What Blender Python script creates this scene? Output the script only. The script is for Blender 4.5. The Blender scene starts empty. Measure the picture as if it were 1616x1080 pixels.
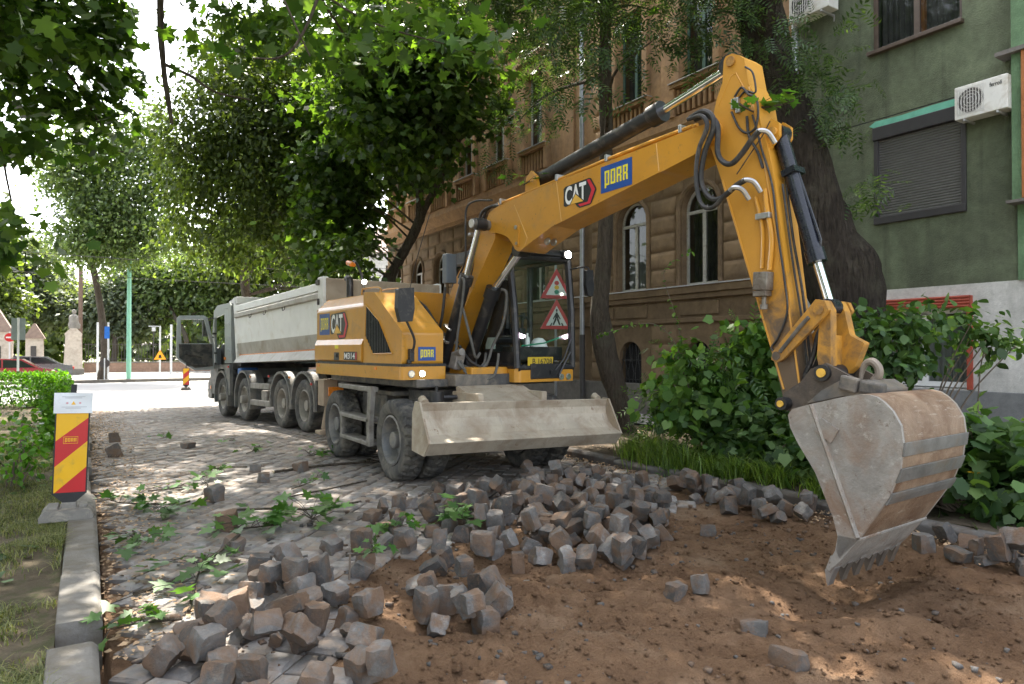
import bpy, math, random
import numpy as np
from mathutils import Vector, Matrix, noise as mnoise
random.seed(7); rng = np.random.default_rng(11)
R = math.radians
scene = bpy.context.scene
COL = scene.collection
# ------------------------------------------------------------------ camera
cam_d = bpy.data.cameras.new('camera'); cam = bpy.data.objects.new('camera', cam_d); COL.objects.link(cam)
cam.location = (0, 0, 1.65)
cam.rotation_euler = (R(90.64), 0, R(-32.2))
cam_d.sensor_width = 36; cam_d.lens = 23.99; cam_d.clip_end = 3000; cam_d.clip_start = .05
cam_d.dof.use_dof = True; cam_d.dof.focus_distance = 6.6; cam_d.dof.aperture_fstop = 4.0
scene.camera = cam
# ------------------------------------------------------------------ sky and sun
SUN_EL, SUN_AZ = 60, 8        # degrees; azimuth east (towards +X) of the street axis (+Y)
world = bpy.data.worlds.new('World'); scene.world = world; world.use_nodes = True
wn = world.node_tree; wn.nodes.clear()
sky = wn.nodes.new('ShaderNodeTexSky'); sky.sky_type = 'NISHITA'; sky.sun_disc = False
sky.sun_elevation = R(SUN_EL); sky.sun_rotation = R(SUN_AZ); sky.air_density = 1.0; sky.dust_density = 3.5; sky.ozone_density = .6
bg = wn.nodes.new('ShaderNodeBackground'); bg.inputs[1].default_value = .15
wo = wn.nodes.new('ShaderNodeOutputWorld')
hz = wn.nodes.new('ShaderNodeHueSaturation'); hz.inputs['Saturation'].default_value = .42; hz.inputs['Value'].default_value = 1.05   # thin white haze over the blue
wn.links.new(sky.outputs[0], hz.inputs['Color']); wn.links.new(hz.outputs[0], bg.inputs[0]); wn.links.new(bg.outputs[0], wo.inputs[0])
sun_d = bpy.data.lights.new('sun', 'SUN'); sun_d.energy = 3.4; sun_d.angle = R(.6); sun_d.color = (1, .93, .82)
sun = bpy.data.objects.new('sun', sun_d); COL.objects.link(sun)
sun.rotation_euler = (R(-(90 - SUN_EL)), 0, R(-SUN_AZ)); sun.location = (0, 20, 40)
vs = scene.view_settings
vs.view_transform = 'Standard'; vs.look = 'None'; vs.exposure = 2.55; vs.gamma = 1; vs.use_curve_mapping = False
scene.render.engine = 'CYCLES'
scene.cycles.max_bounces = 8; scene.cycles.transparent_max_bounces = 8
scene.cycles.sample_clamp_indirect = 6
# ------------------------------------------------------------------ helpers: objects
def link(o, parent=None):
    COL.objects.link(o)
    if parent is not None: o.parent = parent
    return o
def tag(o, label=None, cat=None, group=None, kind=None):
    if label: o['label'] = label
    if cat: o['category'] = cat
    if group: o['group'] = group
    if kind: o['kind'] = kind
    return o
def empty(name, loc=(0, 0, 0), rz=0, label=None, cat=None, group=None):
    o = bpy.data.objects.new(name, None); o.empty_display_size = .2
    o.location = loc; o.rotation_euler = (0, 0, rz); COL.objects.link(o)
    return tag(o, label, cat, group)
def inst(name, mesh, parent=None, loc=(0, 0, 0), rot=(0, 0, 0), scale=(1, 1, 1)):
    o = bpy.data.objects.new(name, mesh); o.location = loc; o.rotation_euler = rot; o.scale = scale
    return link(o, parent)
def copy_tree(o, parent=None):
    c = o.copy(); link(c, parent)
    for ch in list(o.children): copy_tree(ch, c)
    return c
def np_mesh(name, V, F, mat=None, smooth=False):
    """V (n,3) array, F (m,k) array of equal-sized faces"""
    me = bpy.data.meshes.new(name); V = np.asarray(V, np.float32); F = np.asarray(F, np.int32)
    k = F.shape[1]
    me.vertices.add(len(V)); me.vertices.foreach_set('co', V.ravel())
    me.loops.add(F.size); me.loops.foreach_set('vertex_index', F.ravel())
    me.polygons.add(len(F)); me.polygons.foreach_set('loop_start', np.arange(0, F.size, k, dtype=np.int32))
    if smooth: me.polygons.foreach_set('use_smooth', np.ones(len(F), bool))
    me.update(calc_edges=True); me.validate()
    if mat: me.materials.append(mat)
    return me
class MB:
    def __init__(s): s.v = []; s.f = []; s.s = []; s.m = []; s.mi = 0
    def add(s, vs, fs, smooth=False):
        n = len(s.v); s.v += [tuple(p) for p in vs]
        for f in fs: s.f.append([i + n for i in f]); s.s.append(smooth); s.m.append(s.mi)
        return s
    def box(s, x0, x1, y0, y1, z0, z1, M=None):
        P = [(x, y, z) for z in (z0, z1) for y in (y0, y1) for x in (x0, x1)]
        if M is not None: P = [tuple(M @ Vector(p)) for p in P]
        return s.add(P, [(0, 2, 3, 1), (4, 5, 7, 6), (0, 1, 5, 4), (2, 6, 7, 3), (0, 4, 6, 2), (1, 3, 7, 5)])
    def cbox(s, c, sz, rot=(0, 0, 0)):
        from mathutils import Euler
        M = Matrix.Translation(c) @ Euler(rot).to_matrix().to_4x4()
        a, b, d = [q / 2 for q in sz]
        return s.box(-a, a, -b, b, -d, d, M)
    def prism(s, pts, fn, t0, t1, smooth=False):
        """pts 2-D outline; fn(a,b,t)->xyz"""
        n = len(pts); A = [fn(a, b, t0) for a, b in pts]; B = [fn(a, b, t1) for a, b in pts]
        s.add(A + B, [list(range(n))[::-1], list(range(n, 2 * n))])
        return s.add(A + B, [(i, (i + 1) % n, n + (i + 1) % n, n + i) for i in range(n)], smooth)
    def cyl(s, p0, p1, r0, r1=None, n=16, caps=True):
        return s.tube([p0, p1], [r0, r0 if r1 is None else r1], n, caps)
    def tube(s, pts, r, n=8, caps=True):
        pts = [Vector(p) for p in pts]; k = len(pts)
        rr = r if isinstance(r, (list, tuple)) else [r] * k
        V = []; up = None
        for i, p in enumerate(pts):
            t = (pts[min(i + 1, k - 1)] - pts[max(i - 1, 0)])
            if t.length < 1e-9: t = Vector((0, 0, 1))
            t.normalize()
            if up is None: up = t.orthogonal().normalized()
            up = (up - t * up.dot(t))
            if up.length < 1e-6: up = t.orthogonal()
            up.normalize(); b = t.cross(up)
            for j in range(n):
                a = 2 * math.pi * j / n; V.append(p + (up * math.cos(a) + b * math.sin(a)) * rr[i])
        F = [(i * n + j, i * n + (j + 1) % n, (i + 1) * n + (j + 1) % n, (i + 1) * n + j) for i in range(k - 1) for j in range(n)]
        s.add(V, F, True)
        if caps: s.add(V[:n], [list(range(n))[::-1]]); s.add(V[-n:], [list(range(n))])
        return s
    def lathe(s, prof, n, M=None, rfun=None):
        """prof [(r, x)] about the X axis"""
        k = len(prof); V = []
        for j in range(n):
            a = 2 * math.pi * j / n
            for i, (r, x) in enumerate(prof):
                if rfun: r, x = rfun(r, x, a, i)
                p = Vector((x, r * math.cos(a), r * math.sin(a)))
                V.append(M @ p if M is not None else p)
        F = [(j * k + i, j * k + i + 1, ((j + 1) % n) * k + i + 1, ((j + 1) % n) * k + i) for j in range(n) for i in range(k - 1)]
        return s.add(V, F, True)
    def grid(s, P, smooth=True):
        """P rows of points"""
        h = len(P); w = len(P[0])
        return s.add([p for r in P for p in r], [(i * w + j, i * w + j + 1, (i + 1) * w + j + 1, (i + 1) * w + j) for i in range(h - 1) for j in range(w - 1)], smooth)
    def mesh(s, name, mats, angle=35):
        me = bpy.data.meshes.new(name); me.from_pydata(s.v, [], s.f)
        for m in (mats if isinstance(mats, (list, tuple)) else [mats]): me.materials.append(m)
        me.polygons.foreach_set('use_smooth', s.s); me.polygons.foreach_set('material_index', s.m)
        me.update()
        if any(s.s): me.set_sharp_from_angle(angle=R(angle))
        return me
    def build(s, name, mats, parent=None, bevel=0, loc=(0, 0, 0), rot=(0, 0, 0), seg=2):
        o = bpy.data.objects.new(name, s.mesh(name, mats)); o.location = loc; o.rotation_euler = rot
        if bevel:
            b = o.modifiers.new('bevel', 'BEVEL'); b.width = bevel; b.segments = seg; b.limit_method = 'ANGLE'; b.angle_limit = R(35)
        return link(o, parent)
def smooth_path(pts, k=6):
    P = [Vector(p) for p in pts]; P = [P[0] * 2 - P[1]] + P + [P[-1] * 2 - P[-2]]; out = []
    for i in range(1, len(P) - 2):
        for j in range(k):
            t = j / k; a, b, c, d = P[i - 1:i + 3]
            out.append(.5 * ((2 * b) + (c - a) * t + (2 * a - 5 * b + 4 * c - d) * t * t + (3 * b - a - 3 * c + d) * t ** 3))
    out.append(P[-2]); return out
def fract_noise(x, y, sc, seed=0, oct=3):
    """cheap value noise for numpy arrays"""
    out = 0; amp = 1
    for o in range(oct):
        r = np.random.default_rng(seed + o); g = r.random((64, 64)) * 2 - 1
        u = np.asarray(x) * sc * 2 ** o; v = np.asarray(y) * sc * 2 ** o
        i = np.floor(u).astype(int); j = np.floor(v).astype(int); fu = u - i; fv = v - j
        fu = fu * fu * (3 - 2 * fu); fv = fv * fv * (3 - 2 * fv)
        a = g[i % 64, j % 64]; b = g[(i + 1) % 64, j % 64]; c = g[i % 64, (j + 1) % 64]; d = g[(i + 1) % 64, (j + 1) % 64]
        out = out + amp * ((a * (1 - fu) + b * fu) * (1 - fv) + (c * (1 - fu) + d * fu) * fv); amp *= .5
    return out
def gz(x, y):
    """road level: flat by the camera, sinking 0.2 m towards the cross street"""
    t = np.clip((np.asarray(y, float) - 12) / 9, 0, 1); return -.2 * t * t * (3 - 2 * t)
# ------------------------------------------------------------------ helpers: materials
def nodes(name):
    m = bpy.data.materials.new(name); m.use_nodes = True; nt = m.node_tree; nt.nodes.clear()
    o = nt.nodes.new('ShaderNodeOutputMaterial'); return m, nt, o
def mk(nt, t, **kw):
    n = nt.nodes.new(t)
    for k, v in kw.items(): setattr(n, k, v)
    return n
def ramp(nt, fac, stops):
    r = mk(nt, 'ShaderNodeValToRGB'); e = r.color_ramp.elements
    while len(e) < len(stops): e.new(.5)
    for el, (p, c) in zip(e, stops): el.position = p; el.color = (*c, 1) if len(c) == 3 else c
    nt.links.new(fac, r.inputs[0]); return r.outputs[0]
def coords(nt, rand=True):
    tc = mk(nt, 'ShaderNodeTexCoord'); 
    if not rand: return tc.outputs['Object']
    oi = mk(nt, 'ShaderNodeObjectInfo'); mu = mk(nt, 'ShaderNodeVectorMath', operation='SCALE'); cx = mk(nt, 'ShaderNodeCombineXYZ')
    nt.links.new(oi.outputs['Random'], cx.inputs[0]); nt.links.new(oi.outputs['Random'], cx.inputs[1])
    nt.links.new(cx.outputs[0], mu.inputs[0]); mu.inputs['Scale'].default_value = 37
    ad = mk(nt, 'ShaderNodeVectorMath', operation='ADD'); nt.links.new(tc.outputs['Object'], ad.inputs[0]); nt.links.new(mu.outputs[0], ad.inputs[1])
    return ad.outputs[0]
def noise(nt, vec, scale, detail=5, rough=.6, dist=0):
    n = mk(nt, 'ShaderNodeTexNoise'); n.inputs['Scale'].default_value = scale; n.inputs['Detail'].default_value = detail
    n.inputs['Roughness'].default_value = rough; n.inputs['Distortion'].default_value = dist
    nt.links.new(vec, n.inputs['Vector']); return n.outputs['Fac']
def mixc(nt, fac, a, b, blend='MIX'):
    m = mk(nt, 'ShaderNodeMix', data_type='RGBA', blend_type=blend)
    for s, v in ((m.inputs[0], fac), (m.inputs[6], a), (m.inputs[7], b)):
        if hasattr(v, 'is_linked'): nt.links.new(v, s)
        elif isinstance(v, (int, float)): s.default_value = v
        else: s.default_value = (*v, 1)
    return m.outputs[2]
def bump(nt, h, st, dist=.01, nrm=None):
    b = mk(nt, 'ShaderNodeBump'); b.inputs['Strength'].default_value = st; b.inputs['Distance'].default_value = dist
    nt.links.new(h, b.inputs['Height'])
    if nrm is not None: nt.links.new(nrm, b.inputs['Normal'])
    return b.outputs[0]
def hsv_rand(nt, col, dv=.3, dh=.0, island=False):
    if island: r = mk(nt, 'ShaderNodeNewGeometry').outputs['Random Per Island']
    else: r = mk(nt, 'ShaderNodeObjectInfo').outputs['Random']
    h = mk(nt, 'ShaderNodeHueSaturation'); mr = mk(nt, 'ShaderNodeMapRange'); mr.inputs[3].default_value = 1 - dv; mr.inputs[4].default_value = 1 + dv
    nt.links.new(r, mr.inputs[0]); nt.links.new(mr.outputs[0], h.inputs['Value'])
    if dh:
        m2 = mk(nt, 'ShaderNodeMath', operation='FRACT'); m3 = mk(nt, 'ShaderNodeMath', operation='MULTIPLY'); m3.inputs[1].default_value = 7.31
        nt.links.new(r, m3.inputs[0]); nt.links.new(m3.outputs[0], m2.inputs[0])
        m4 = mk(nt, 'ShaderNodeMapRange'); m4.inputs[3].default_value = .5 - dh; m4.inputs[4].default_value = .5 + dh
        nt.links.new(m2.outputs[0], m4.inputs[0]); nt.links.new(m4.outputs[0], h.inputs['Hue'])
    nt.links.new(col, h.inputs['Color']); return h.outputs[0]
def mat(name, c, rough=.6, metal=0, var=.12, sc=6, dirt=None, da=.5, ds=3, bs=.0, bsc=40, rr=.15, coat=0, orand=0, spec=.5, irand=0, scuff=None, specks=None):
    """paint / stone / metal: colour mottling, optional dirt patches of their own colour, roughness break-up, fine relief"""
    m, nt, o = nodes(name); p = mk(nt, 'ShaderNodeBsdfPrincipled'); v = coords(nt)
    n1 = noise(nt, v, sc)
    lo = tuple(max(0, q * (1 - var)) for q in c); hi = tuple(min(1, q * (1 + var)) for q in c)
    col = ramp(nt, n1, [(.3, lo), (.7, hi)])
    if orand: col = hsv_rand(nt, col, orand)
    if irand: col = hsv_rand(nt, col, irand, island=True)
    ro = noise(nt, v, sc * 2.3)
    if dirt:
        n2 = noise(nt, v, ds, 8, .68, .6); msk = ramp(nt, n2, [(max(0, .62 - da * .4), (0, 0, 0)), (min(1, .82 - da * .3), (1, 1, 1))])
        col = mixc(nt, msk, col, dirt)
    if scuff:
        mp = mk(nt, 'ShaderNodeMapping'); mp.inputs['Scale'].default_value = scuff[1]; mp.inputs['Rotation'].default_value = (.35, .2, .4); nt.links.new(v, mp.inputs[0])
        col = mixc(nt, ramp(nt, noise(nt, mp.outputs[0], scuff[2], 6, .75), [(.57, (0, 0, 0)), (.66, (.75, .75, .75))]), col, scuff[0])
    if specks: col = mixc(nt, ramp(nt, noise(nt, v, specks[1], 5, .75), [(.62, (0, 0, 0)), (.69, (.85, .85, .85))]), col, specks[0])
    nt.links.new(col, p.inputs['Base Color']); p.inputs['Metallic'].default_value = metal
    mr = mk(nt, 'ShaderNodeMapRange'); mr.inputs[3].default_value = max(.02, rough - rr); mr.inputs[4].default_value = min(1, rough + rr)
    nt.links.new(ro, mr.inputs[0]); nt.links.new(mr.outputs[0], p.inputs['Roughness'])
    p.inputs['Specular IOR Level'].default_value = spec
    if coat: p.inputs['Coat Weight'].default_value = coat; p.inputs['Coat Roughness'].default_value = .1
    if bs: nt.links.new(bump(nt, noise(nt, v, bsc, 6, .65), bs, .02), p.inputs['Normal'])
    nt.links.new(p.outputs[0], o.inputs[0]); return m
def emis(name, c, st):
    m, nt, o = nodes(name); e = mk(nt, 'ShaderNodeEmission'); e.inputs[0].default_value = (*c, 1); e.inputs[1].default_value = st
    nt.links.new(e.outputs[0], o.inputs[0]); return m
def glass(name, tint=(.8, .9, .88), a=.75, rough=.02):
    """thin pane: part see-through, part mirror"""
    m, nt, o = nodes(name); g = mk(nt, 'ShaderNodeBsdfGlossy'); g.inputs[1].default_value = rough
    t = mk(nt, 'ShaderNodeBsdfTransparent'); t.inputs[0].default_value = (*[q * a for q in tint], 1)
    f = mk(nt, 'ShaderNodeFresnel'); bf = mk(nt, 'ShaderNodeNewGeometry'); mp_ = mk(nt, 'ShaderNodeMapRange'); mp_.inputs[3].default_value = 1.5; mp_.inputs[4].default_value = 1 / 1.5
    nt.links.new(bf.outputs['Backfacing'], mp_.inputs[0]); nt.links.new(mp_.outputs[0], f.inputs[0]); mx = mk(nt, 'ShaderNodeMixShader')
    nt.links.new(f.outputs[0], mx.inputs[0]); nt.links.new(t.outputs[0], mx.inputs[1]); nt.links.new(g.outputs[0], mx.inputs[2])
    nt.links.new(mx.outputs[0], o.inputs[0]); return m
def leafmat(name, c, c2=None, tr=.45, rough=.45, dv=.35):
    m, nt, o = nodes(name); p = mk(nt, 'ShaderNodeBsdfPrincipled'); t = mk(nt, 'ShaderNodeBsdfTranslucent')
    c2 = c2 or (c[0] * 1.7, c[1] * 1.35, c[2] * .8)
    r = mk(nt, 'ShaderNodeNewGeometry').outputs['Random Per Island']
    col = hsv_rand(nt, ramp(nt, r, [(.1, c), (.95, c2)]), dv, .012, island=True)
    nt.links.new(col, p.inputs['Base Color']); p.inputs['Roughness'].default_value = rough; p.inputs['Specular IOR Level'].default_value = .45
    tc = mixc(nt, 1.0, col, (1.6, 1.7, .45), 'MULTIPLY'); nt.links.new(tc, t.inputs[0])
    mx = mk(nt, 'ShaderNodeMixShader'); mx.inputs[0].default_value = tr
    nt.links.new(p.outputs[0], mx.inputs[1]); nt.links.new(t.outputs[0], mx.inputs[2]); nt.links.new(mx.outputs[0], o.inputs[0]); return m
DUST = (.27, .22, .165)
YEL = mat('excavator_yellow', (.535, .248, .025), .36, 0, .06, 3, coat=.3, dirt=(.36, .20, .055), da=.22, ds=4, bs=.03, bsc=25, specks=((.16, .10, .045), 22))
YELD = mat('excavator_yellow_dirty', (.47, .225, .03), .5, 0, .1, 5, dirt=(.10, .065, .04), da=.42, ds=4.5)
BLACK = mat('black_paint', (.016, .016, .018), .42, 0, .2, 8, dirt=(.10, .085, .07), da=.22, ds=6)
RUBBER = mat('tyre_rubber', (.045, .044, .043), .8, 0, .25, 9, dirt=(.16, .145, .12), da=.5, ds=4, bs=.15, bsc=60)
HOSE = mat('hose_rubber', (.022, .021, .021), .55, 0, .3, 12, dirt=(.09, .075, .06), da=.3, ds=10)
CHROME = mat('chrome_rod', (.75, .76, .78), .12, 1, .03, 5, rr=.06)
def stickmat():
    m, nt, o = nodes('stick_yellow'); p = mk(nt, 'ShaderNodeBsdfPrincipled'); v = coords(nt, False)
    col = ramp(nt, noise(nt, v, 4), [(.3, (.48, .225, .023)), (.7, (.545, .255, .028))])
    sp = mk(nt, 'ShaderNodeSeparateXYZ'); nt.links.new(v, sp.inputs[0]); n2 = noise(nt, v, 5, 8, .7, .6)
    a = mk(nt, 'ShaderNodeMath', operation='MULTIPLY_ADD'); a.inputs[1].default_value = -.62; a.inputs[2].default_value = 1.18; nt.links.new(sp.outputs[2], a.inputs[0])
    b = mk(nt, 'ShaderNodeMath', operation='MAXIMUM'); b.inputs[1].default_value = -.27; nt.links.new(a.outputs[0], b.inputs[0])
    c = mk(nt, 'ShaderNodeMath', operation='ADD'); nt.links.new(b.outputs[0], c.inputs[0]); nt.links.new(n2, c.inputs[1])
    col = mixc(nt, ramp(nt, c.outputs[0], [(.36, (0, 0, 0)), (.62, (1, 1, 1))]), col, (.12, .078, .046))
    nt.links.new(col, p.inputs['Base Color']); p.inputs['Roughness'].default_value = .45; nt.links.new(bump(nt, noise(nt, v, 30, 6, .7), .1, .02), p.inputs['Normal']); nt.links.new(p.outputs[0], o.inputs[0]); return m
STICKM = stickmat()
STEEL = mat('galvanised_steel', (.42, .42, .42), .38, .85, .12, 14, rr=.2)
RIMM = mat('wheel_rim', (.13, .135, .14), .6, .2, .2, 8, dirt=(.26, .235, .2), da=.6, ds=5)
CHASS = mat('chassis_grey', (.055, .055, .055), .6, 0, .25, 6, dirt=(.2, .17, .135), da=.5, ds=3.5)
BLADEM = mat('worn_blade_steel', (.43, .37, .29), .6, .1, .16, 3, dirt=(.27, .20, .135), da=.42, ds=2.5, bs=.25, bsc=45, scuff=((.30, .27, .225), (9, 1, 1), 5), specks=((.2, .12, .07), 9))
MUDST = mat('muddy_steel', (.11, .083, .06), .75, 0, .3, 5, dirt=(.055, .045, .038), da=.5, ds=4, bs=.3, bsc=30)
WHITEP = mat('white_paint', (.76, .77, .76), .42, 0, .05, 4, dirt=(.5, .46, .39), da=.2, ds=3)
# ================================================================== LETTERING
def text_geo(txt, bold=.0):
    c = bpy.data.curves.new('lettering', 'FONT'); c.body = txt; c.size = 1; c.resolution_u = 4; c.offset = bold
    o = bpy.data.objects.new('lettering', c); me = o.to_mesh()
    V = np.array([v.co[:2] for v in me.vertices]); F = [tuple(p.vertices) for p in me.polygons]; o.to_mesh_clear()
    bpy.data.objects.remove(o); bpy.data.curves.remove(c)
    lo = V.min(0); hi = V.max(0); return (V - lo) / (hi - lo), F
def put_text(mb, txt, fn, u0, u1, v0, v1, e, bold=.02):
    V, F = text_geo(txt, bold); mb.add([fn(u0 + (u1 - u0) * a, v0 + (v1 - v0) * b, e) for a, b in V], F)
def quadp(mb, fn, P, e): mb.add([fn(u, v, e) for u, v in P], [list(range(len(P)))])
def rects(mb, fn, L, u0, u1, v0, v1, e):
    for a, b, c, d in L: quadp(mb, fn, [(u0 + (u1 - u0) * a, v0 + (v1 - v0) * c), (u0 + (u1 - u0) * b, v0 + (v1 - v0) * c), (u0 + (u1 - u0) * b, v0 + (v1 - v0) * d), (u0 + (u1 - u0) * a, v0 + (v1 - v0) * d)], e)
BLUE = mat('sticker_blue', (.018, .075, .30), .35, 0, .05); LEMON = mat('sticker_yellow', (.80, .68, .03), .4, 0, .04)
LOGW = mat('logo_white', (.8, .8, .8), .4, 0, .03); LOGR = mat('logo_red', (.55, .02, .035), .4, 0, .05); LOGK = mat('logo_black', (.015, .018, .018), .4, 0, .1); LOGY = mat('logo_gold', (.72, .42, .06), .4, 0, .15, 20)
GL = {'P': [(0, .34, -.16, 1), (.34, 1, .86, 1), (.66, 1, 0, .86), (.34, .66, 0, .14)], 'O': [(0, .34, 0, 1), (.34, .66, .86, 1), (.66, 1, 0, 1), (.34, .66, 0, .14)],
      'R': [(0, .34, 0, 1), (.34, 1, .86, 1), (.66, 1, .52, .86), (.34, .9, .40, .52), (.64, 1, 0, .40)]}
def porr(name, parent, fn, u0, u1, v0, v1, skew=0):
    sk = (lambda u, v, e: fn(u, v + skew * (u - u0), e))
    a = MB(); quadp(a, sk, [(u0, v0), (u1, v0), (u1, v1), (u0, v1)], .003); a.mi = 1
    w = (u1 - u0); h = (v1 - v0); lu = u0 + .13 * w; step = .195 * w
    for k, ch in enumerate('PORR'): rects(a, sk, GL[ch], lu + k * step, lu + k * step + .155 * w, v0 + .25 * h, v0 + .80 * h, .0045)
    return a.build(name, [BLUE, LEMON], parent)
def catlogo(name, parent, fn, u0, u1, v0, v1, skew=0):
    w = u1 - u0; h = v1 - v0; f = lambda u, v, e: fn(u0 + u * w, v0 + v * h + skew * u * w, e)
    a = MB(); quadp(a, f, [(0, .12), (.07, 0.06), (.34, .14), (.42, -.06), (.50, -.16), (.80, -.14), (.86, -.08), (1, .42), (.99, .52), (.84, 1.0), (.78, 1.04), (.06, .98), (0, .9)], .003)
    a.mi = 1; put_text(a, 'CAT', f, .05, .70, .12, .95, .006, .03)
    a.mi = 2; quadp(a, f, [(.72, .98), (.80, .98), (.96, .48), (.82, -.08), (.52, -.10), (.46, .02), (.74, .02), (.86, .48)], .0045)
    a.mi = 3; quadp(a, f, [(.22, .10), (.38, .50), (.62, .10)], .0075)
    a.mi = 0; quadp(a, f, [(.19, .10), (.38, .56), (.65, .10)], .0068)
    return a.build(name, [LOGK, LOGW, LOGR, LOGY], parent)
# ================================================================== GROUND
def sheetmat(name, stops, sc=3, rough=.9, bs=.5, bsc=25, bd=.02, det=8, sc2=None, c2=None, a2=(.5, .65)):
    m, nt, o = nodes(name); p = mk(nt, 'ShaderNodeBsdfPrincipled'); v = coords(nt, False)
    col = ramp(nt, noise(nt, v, sc, det, .7), stops)
    if c2: col = mixc(nt, ramp(nt, noise(nt, v, sc2, 6, .65, .5), [(a2[0], (0, 0, 0)), (a2[1], (1, 1, 1))]), col, c2)
    nt.links.new(col, p.inputs['Base Color']); p.inputs['Roughness'].default_value = rough; p.inputs['Specular IOR Level'].default_value = .25
    b1 = bump(nt, noise(nt, v, bsc, 8, .7), bs, bd); nt.links.new(bump(nt, noise(nt, v, bsc * 6, 4, .6), bs * .5, bd * .3, b1), p.inputs['Normal'])
    nt.links.new(p.outputs[0], o.inputs[0]); return m
SOIL = sheetmat('red_brown_soil', [(.25, (.10, .055, .029)), (.5, (.175, .102, .056)), (.75, (.26, .162, .096))], 2.6, .95, 1.0, 30, .05, sc2=1.3, c2=(.29, .20, .13), a2=(.56, .78))
JOINT = sheetmat('joint_dirt', [(.3, (.10, .078, .058)), (.7, (.20, .155, .115))], 3, .95, .6, 40)
LAWN = sheetmat('lawn_soil', [(.3, (.085, .066, .042)), (.6, (.15, .12, .08)), (.8, (.21, .175, .125))], 3, .95, .9, 24, .04, sc2=5, c2=(.085, .085, .04), a2=(.5, .62))
BED = sheetmat('bed_soil', [(.3, (.05, .038, .027)), (.7, (.12, .095, .068))], 3, .95, .7, 20)
CONC = sheetmat('pavement_concrete', [(.3, (.22, .21, .195)), (.7, (.30, .29, .27))], 1.5, .85, .25, 40)
FARROAD = sheetmat('far_road_asphalt', [(.3, (.23, .225, .215)), (.7, (.30, .29, .28))], .4, .8, .2, 30)
GROUNDM = sheetmat('far_ground', [(.3, (.10, .10, .07)), (.7, (.16, .15, .11))], .3, .95, .3, 5)
def plane(name, x0, x1, y0, y1, z, m, nx=1, ny=1, follow=True):
    xs = np.linspace(x0, x1, nx + 1); ys = np.linspace(y0, y1, ny + 1); X, Y = np.meshgrid(xs, ys)
    Z = z + (gz(X, Y) if follow else 0 * X)
    V = np.stack([X, Y, Z], -1).reshape(-1, 3); i = np.arange((nx + 1) * ny).reshape(ny, nx + 1)[:, :-1].ravel()
    return np_mesh(name, V, np.stack([i, i + 1, i + nx + 2, i + nx + 1], 1), m, True)
tag(inst('ground', plane('ground', -700, 700, -60, 1500, -.42, GROUNDM, 1, 1, False)), kind='structure')
# ---- excavation outline (world metres)
PIT = np.array([(1.15, .2), (1.27, 3.34), (1.52, 3.9), (1.70, 4.50), (2.27, 5.0), (2.95, 4.85), (3.4, 4.9), (4.2, 5.1), (4.9, 5.2), (5.55, 4.9), (5.72, 4.2), (5.75, 3.4), (5.9, 2.7), (6.0, 2.0), (6.0, .2)])
def sdist(x, y, P):
    """signed distance to polygon, negative inside"""
    x = np.asarray(x, float); y = np.asarray(y, float); d = np.full(x.shape, 1e9); ins = np.zeros(x.shape, bool)
    for (ax, ay), (bx, by) in zip(P, np.roll(P, -1, 0)):
        ex, ey = bx - ax, by - ay; t = np.clip(((x - ax) * ex + (y - ay) * ey) / (ex * ex + ey * ey), 0, 1)
        d = np.minimum(d, np.hypot(x - ax - t * ex, y - ay - t * ey))
        c = ((ay > y) != (by > y)) & (x < ex * (y - ay) / (ey if ey else 1e-9) + ax); ins ^= c
    return np.where(ins, -d, d)
def soil_z(x, y):
    d = sdist(x, y, PIT); t = np.clip((.12 - d) / .34, 0, 1); t = t * t * (3 - 2 * t)
    z = -.035 - .075 * t
    # bucket-tooth furrows running towards the machine, clods, tyre-raked ridges
    u2 = (x * .52 + y * .85); u = (x * .80 + y * .60); fur = np.sin(u * 13 + 2.2 * fract_noise(x, y, .7, 5)) * np.clip(fract_noise(x, y, .5, 9) + .35, 0, 1)
    z = z + t * (.030 * fur + .05 * fract_noise(x, y, .9, 1, 2) + .030 * fract_noise(x, y, 4, 2, 4) + .026 * np.abs(fract_noise(x, y, 13, 3, 4)) * np.clip(.55 + fract_noise(x, y, 1.7, 63, 2), .15, 1.3) + .013 * np.sin(u2 * 34 + 3 * fract_noise(x, y, 1.1, 6)) * np.clip(fract_noise(x, y, .8, 13) + .15, 0, 1) * 2)
    # trench dug by the bucket at right
    z = z - .10 * t * np.exp(-((y - 2.9 - .12 * (x - 4)) / .22) ** 2) * (1 / (1 + np.exp(-(x - 3.9) * 5)))
    z = z + .06 * t * np.exp(-((y - 2.45 - .12 * (x - 4)) / .18) ** 2) * (1 / (1 + np.exp(-(x - 4.2) * 4)))
    # loose soil pushed up under the stone heap
    z = z + .07 * np.exp(-((x - 3.5) ** 2 / 1.2 + (y - 5.1) ** 2 / .35)) + .05 * np.exp(-((x - 1.55) ** 2 / .1 + (y - 4.1) ** 2 / .8))
    return z
xs = np.arange(-.3, 6.75, .019); ys = np.arange(.4, 8.2, .019); X, Y = np.meshgrid(xs, ys)
Z = soil_z(X, Y); Z = np.where((X < .12) | (X > 6.42), -.2, Z)
nx = len(xs); i = np.arange(nx * (len(ys) - 1)).reshape(-1, nx)[:, :-1].ravel()
soil = tag(inst('excavated_soil', np_mesh('excavated_soil', np.stack([X, Y, Z], -1).reshape(-1, 3), np.stack([i, i + 1, i + nx + 1, i + nx], 1), SOIL, True)), kind='structure')
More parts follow.
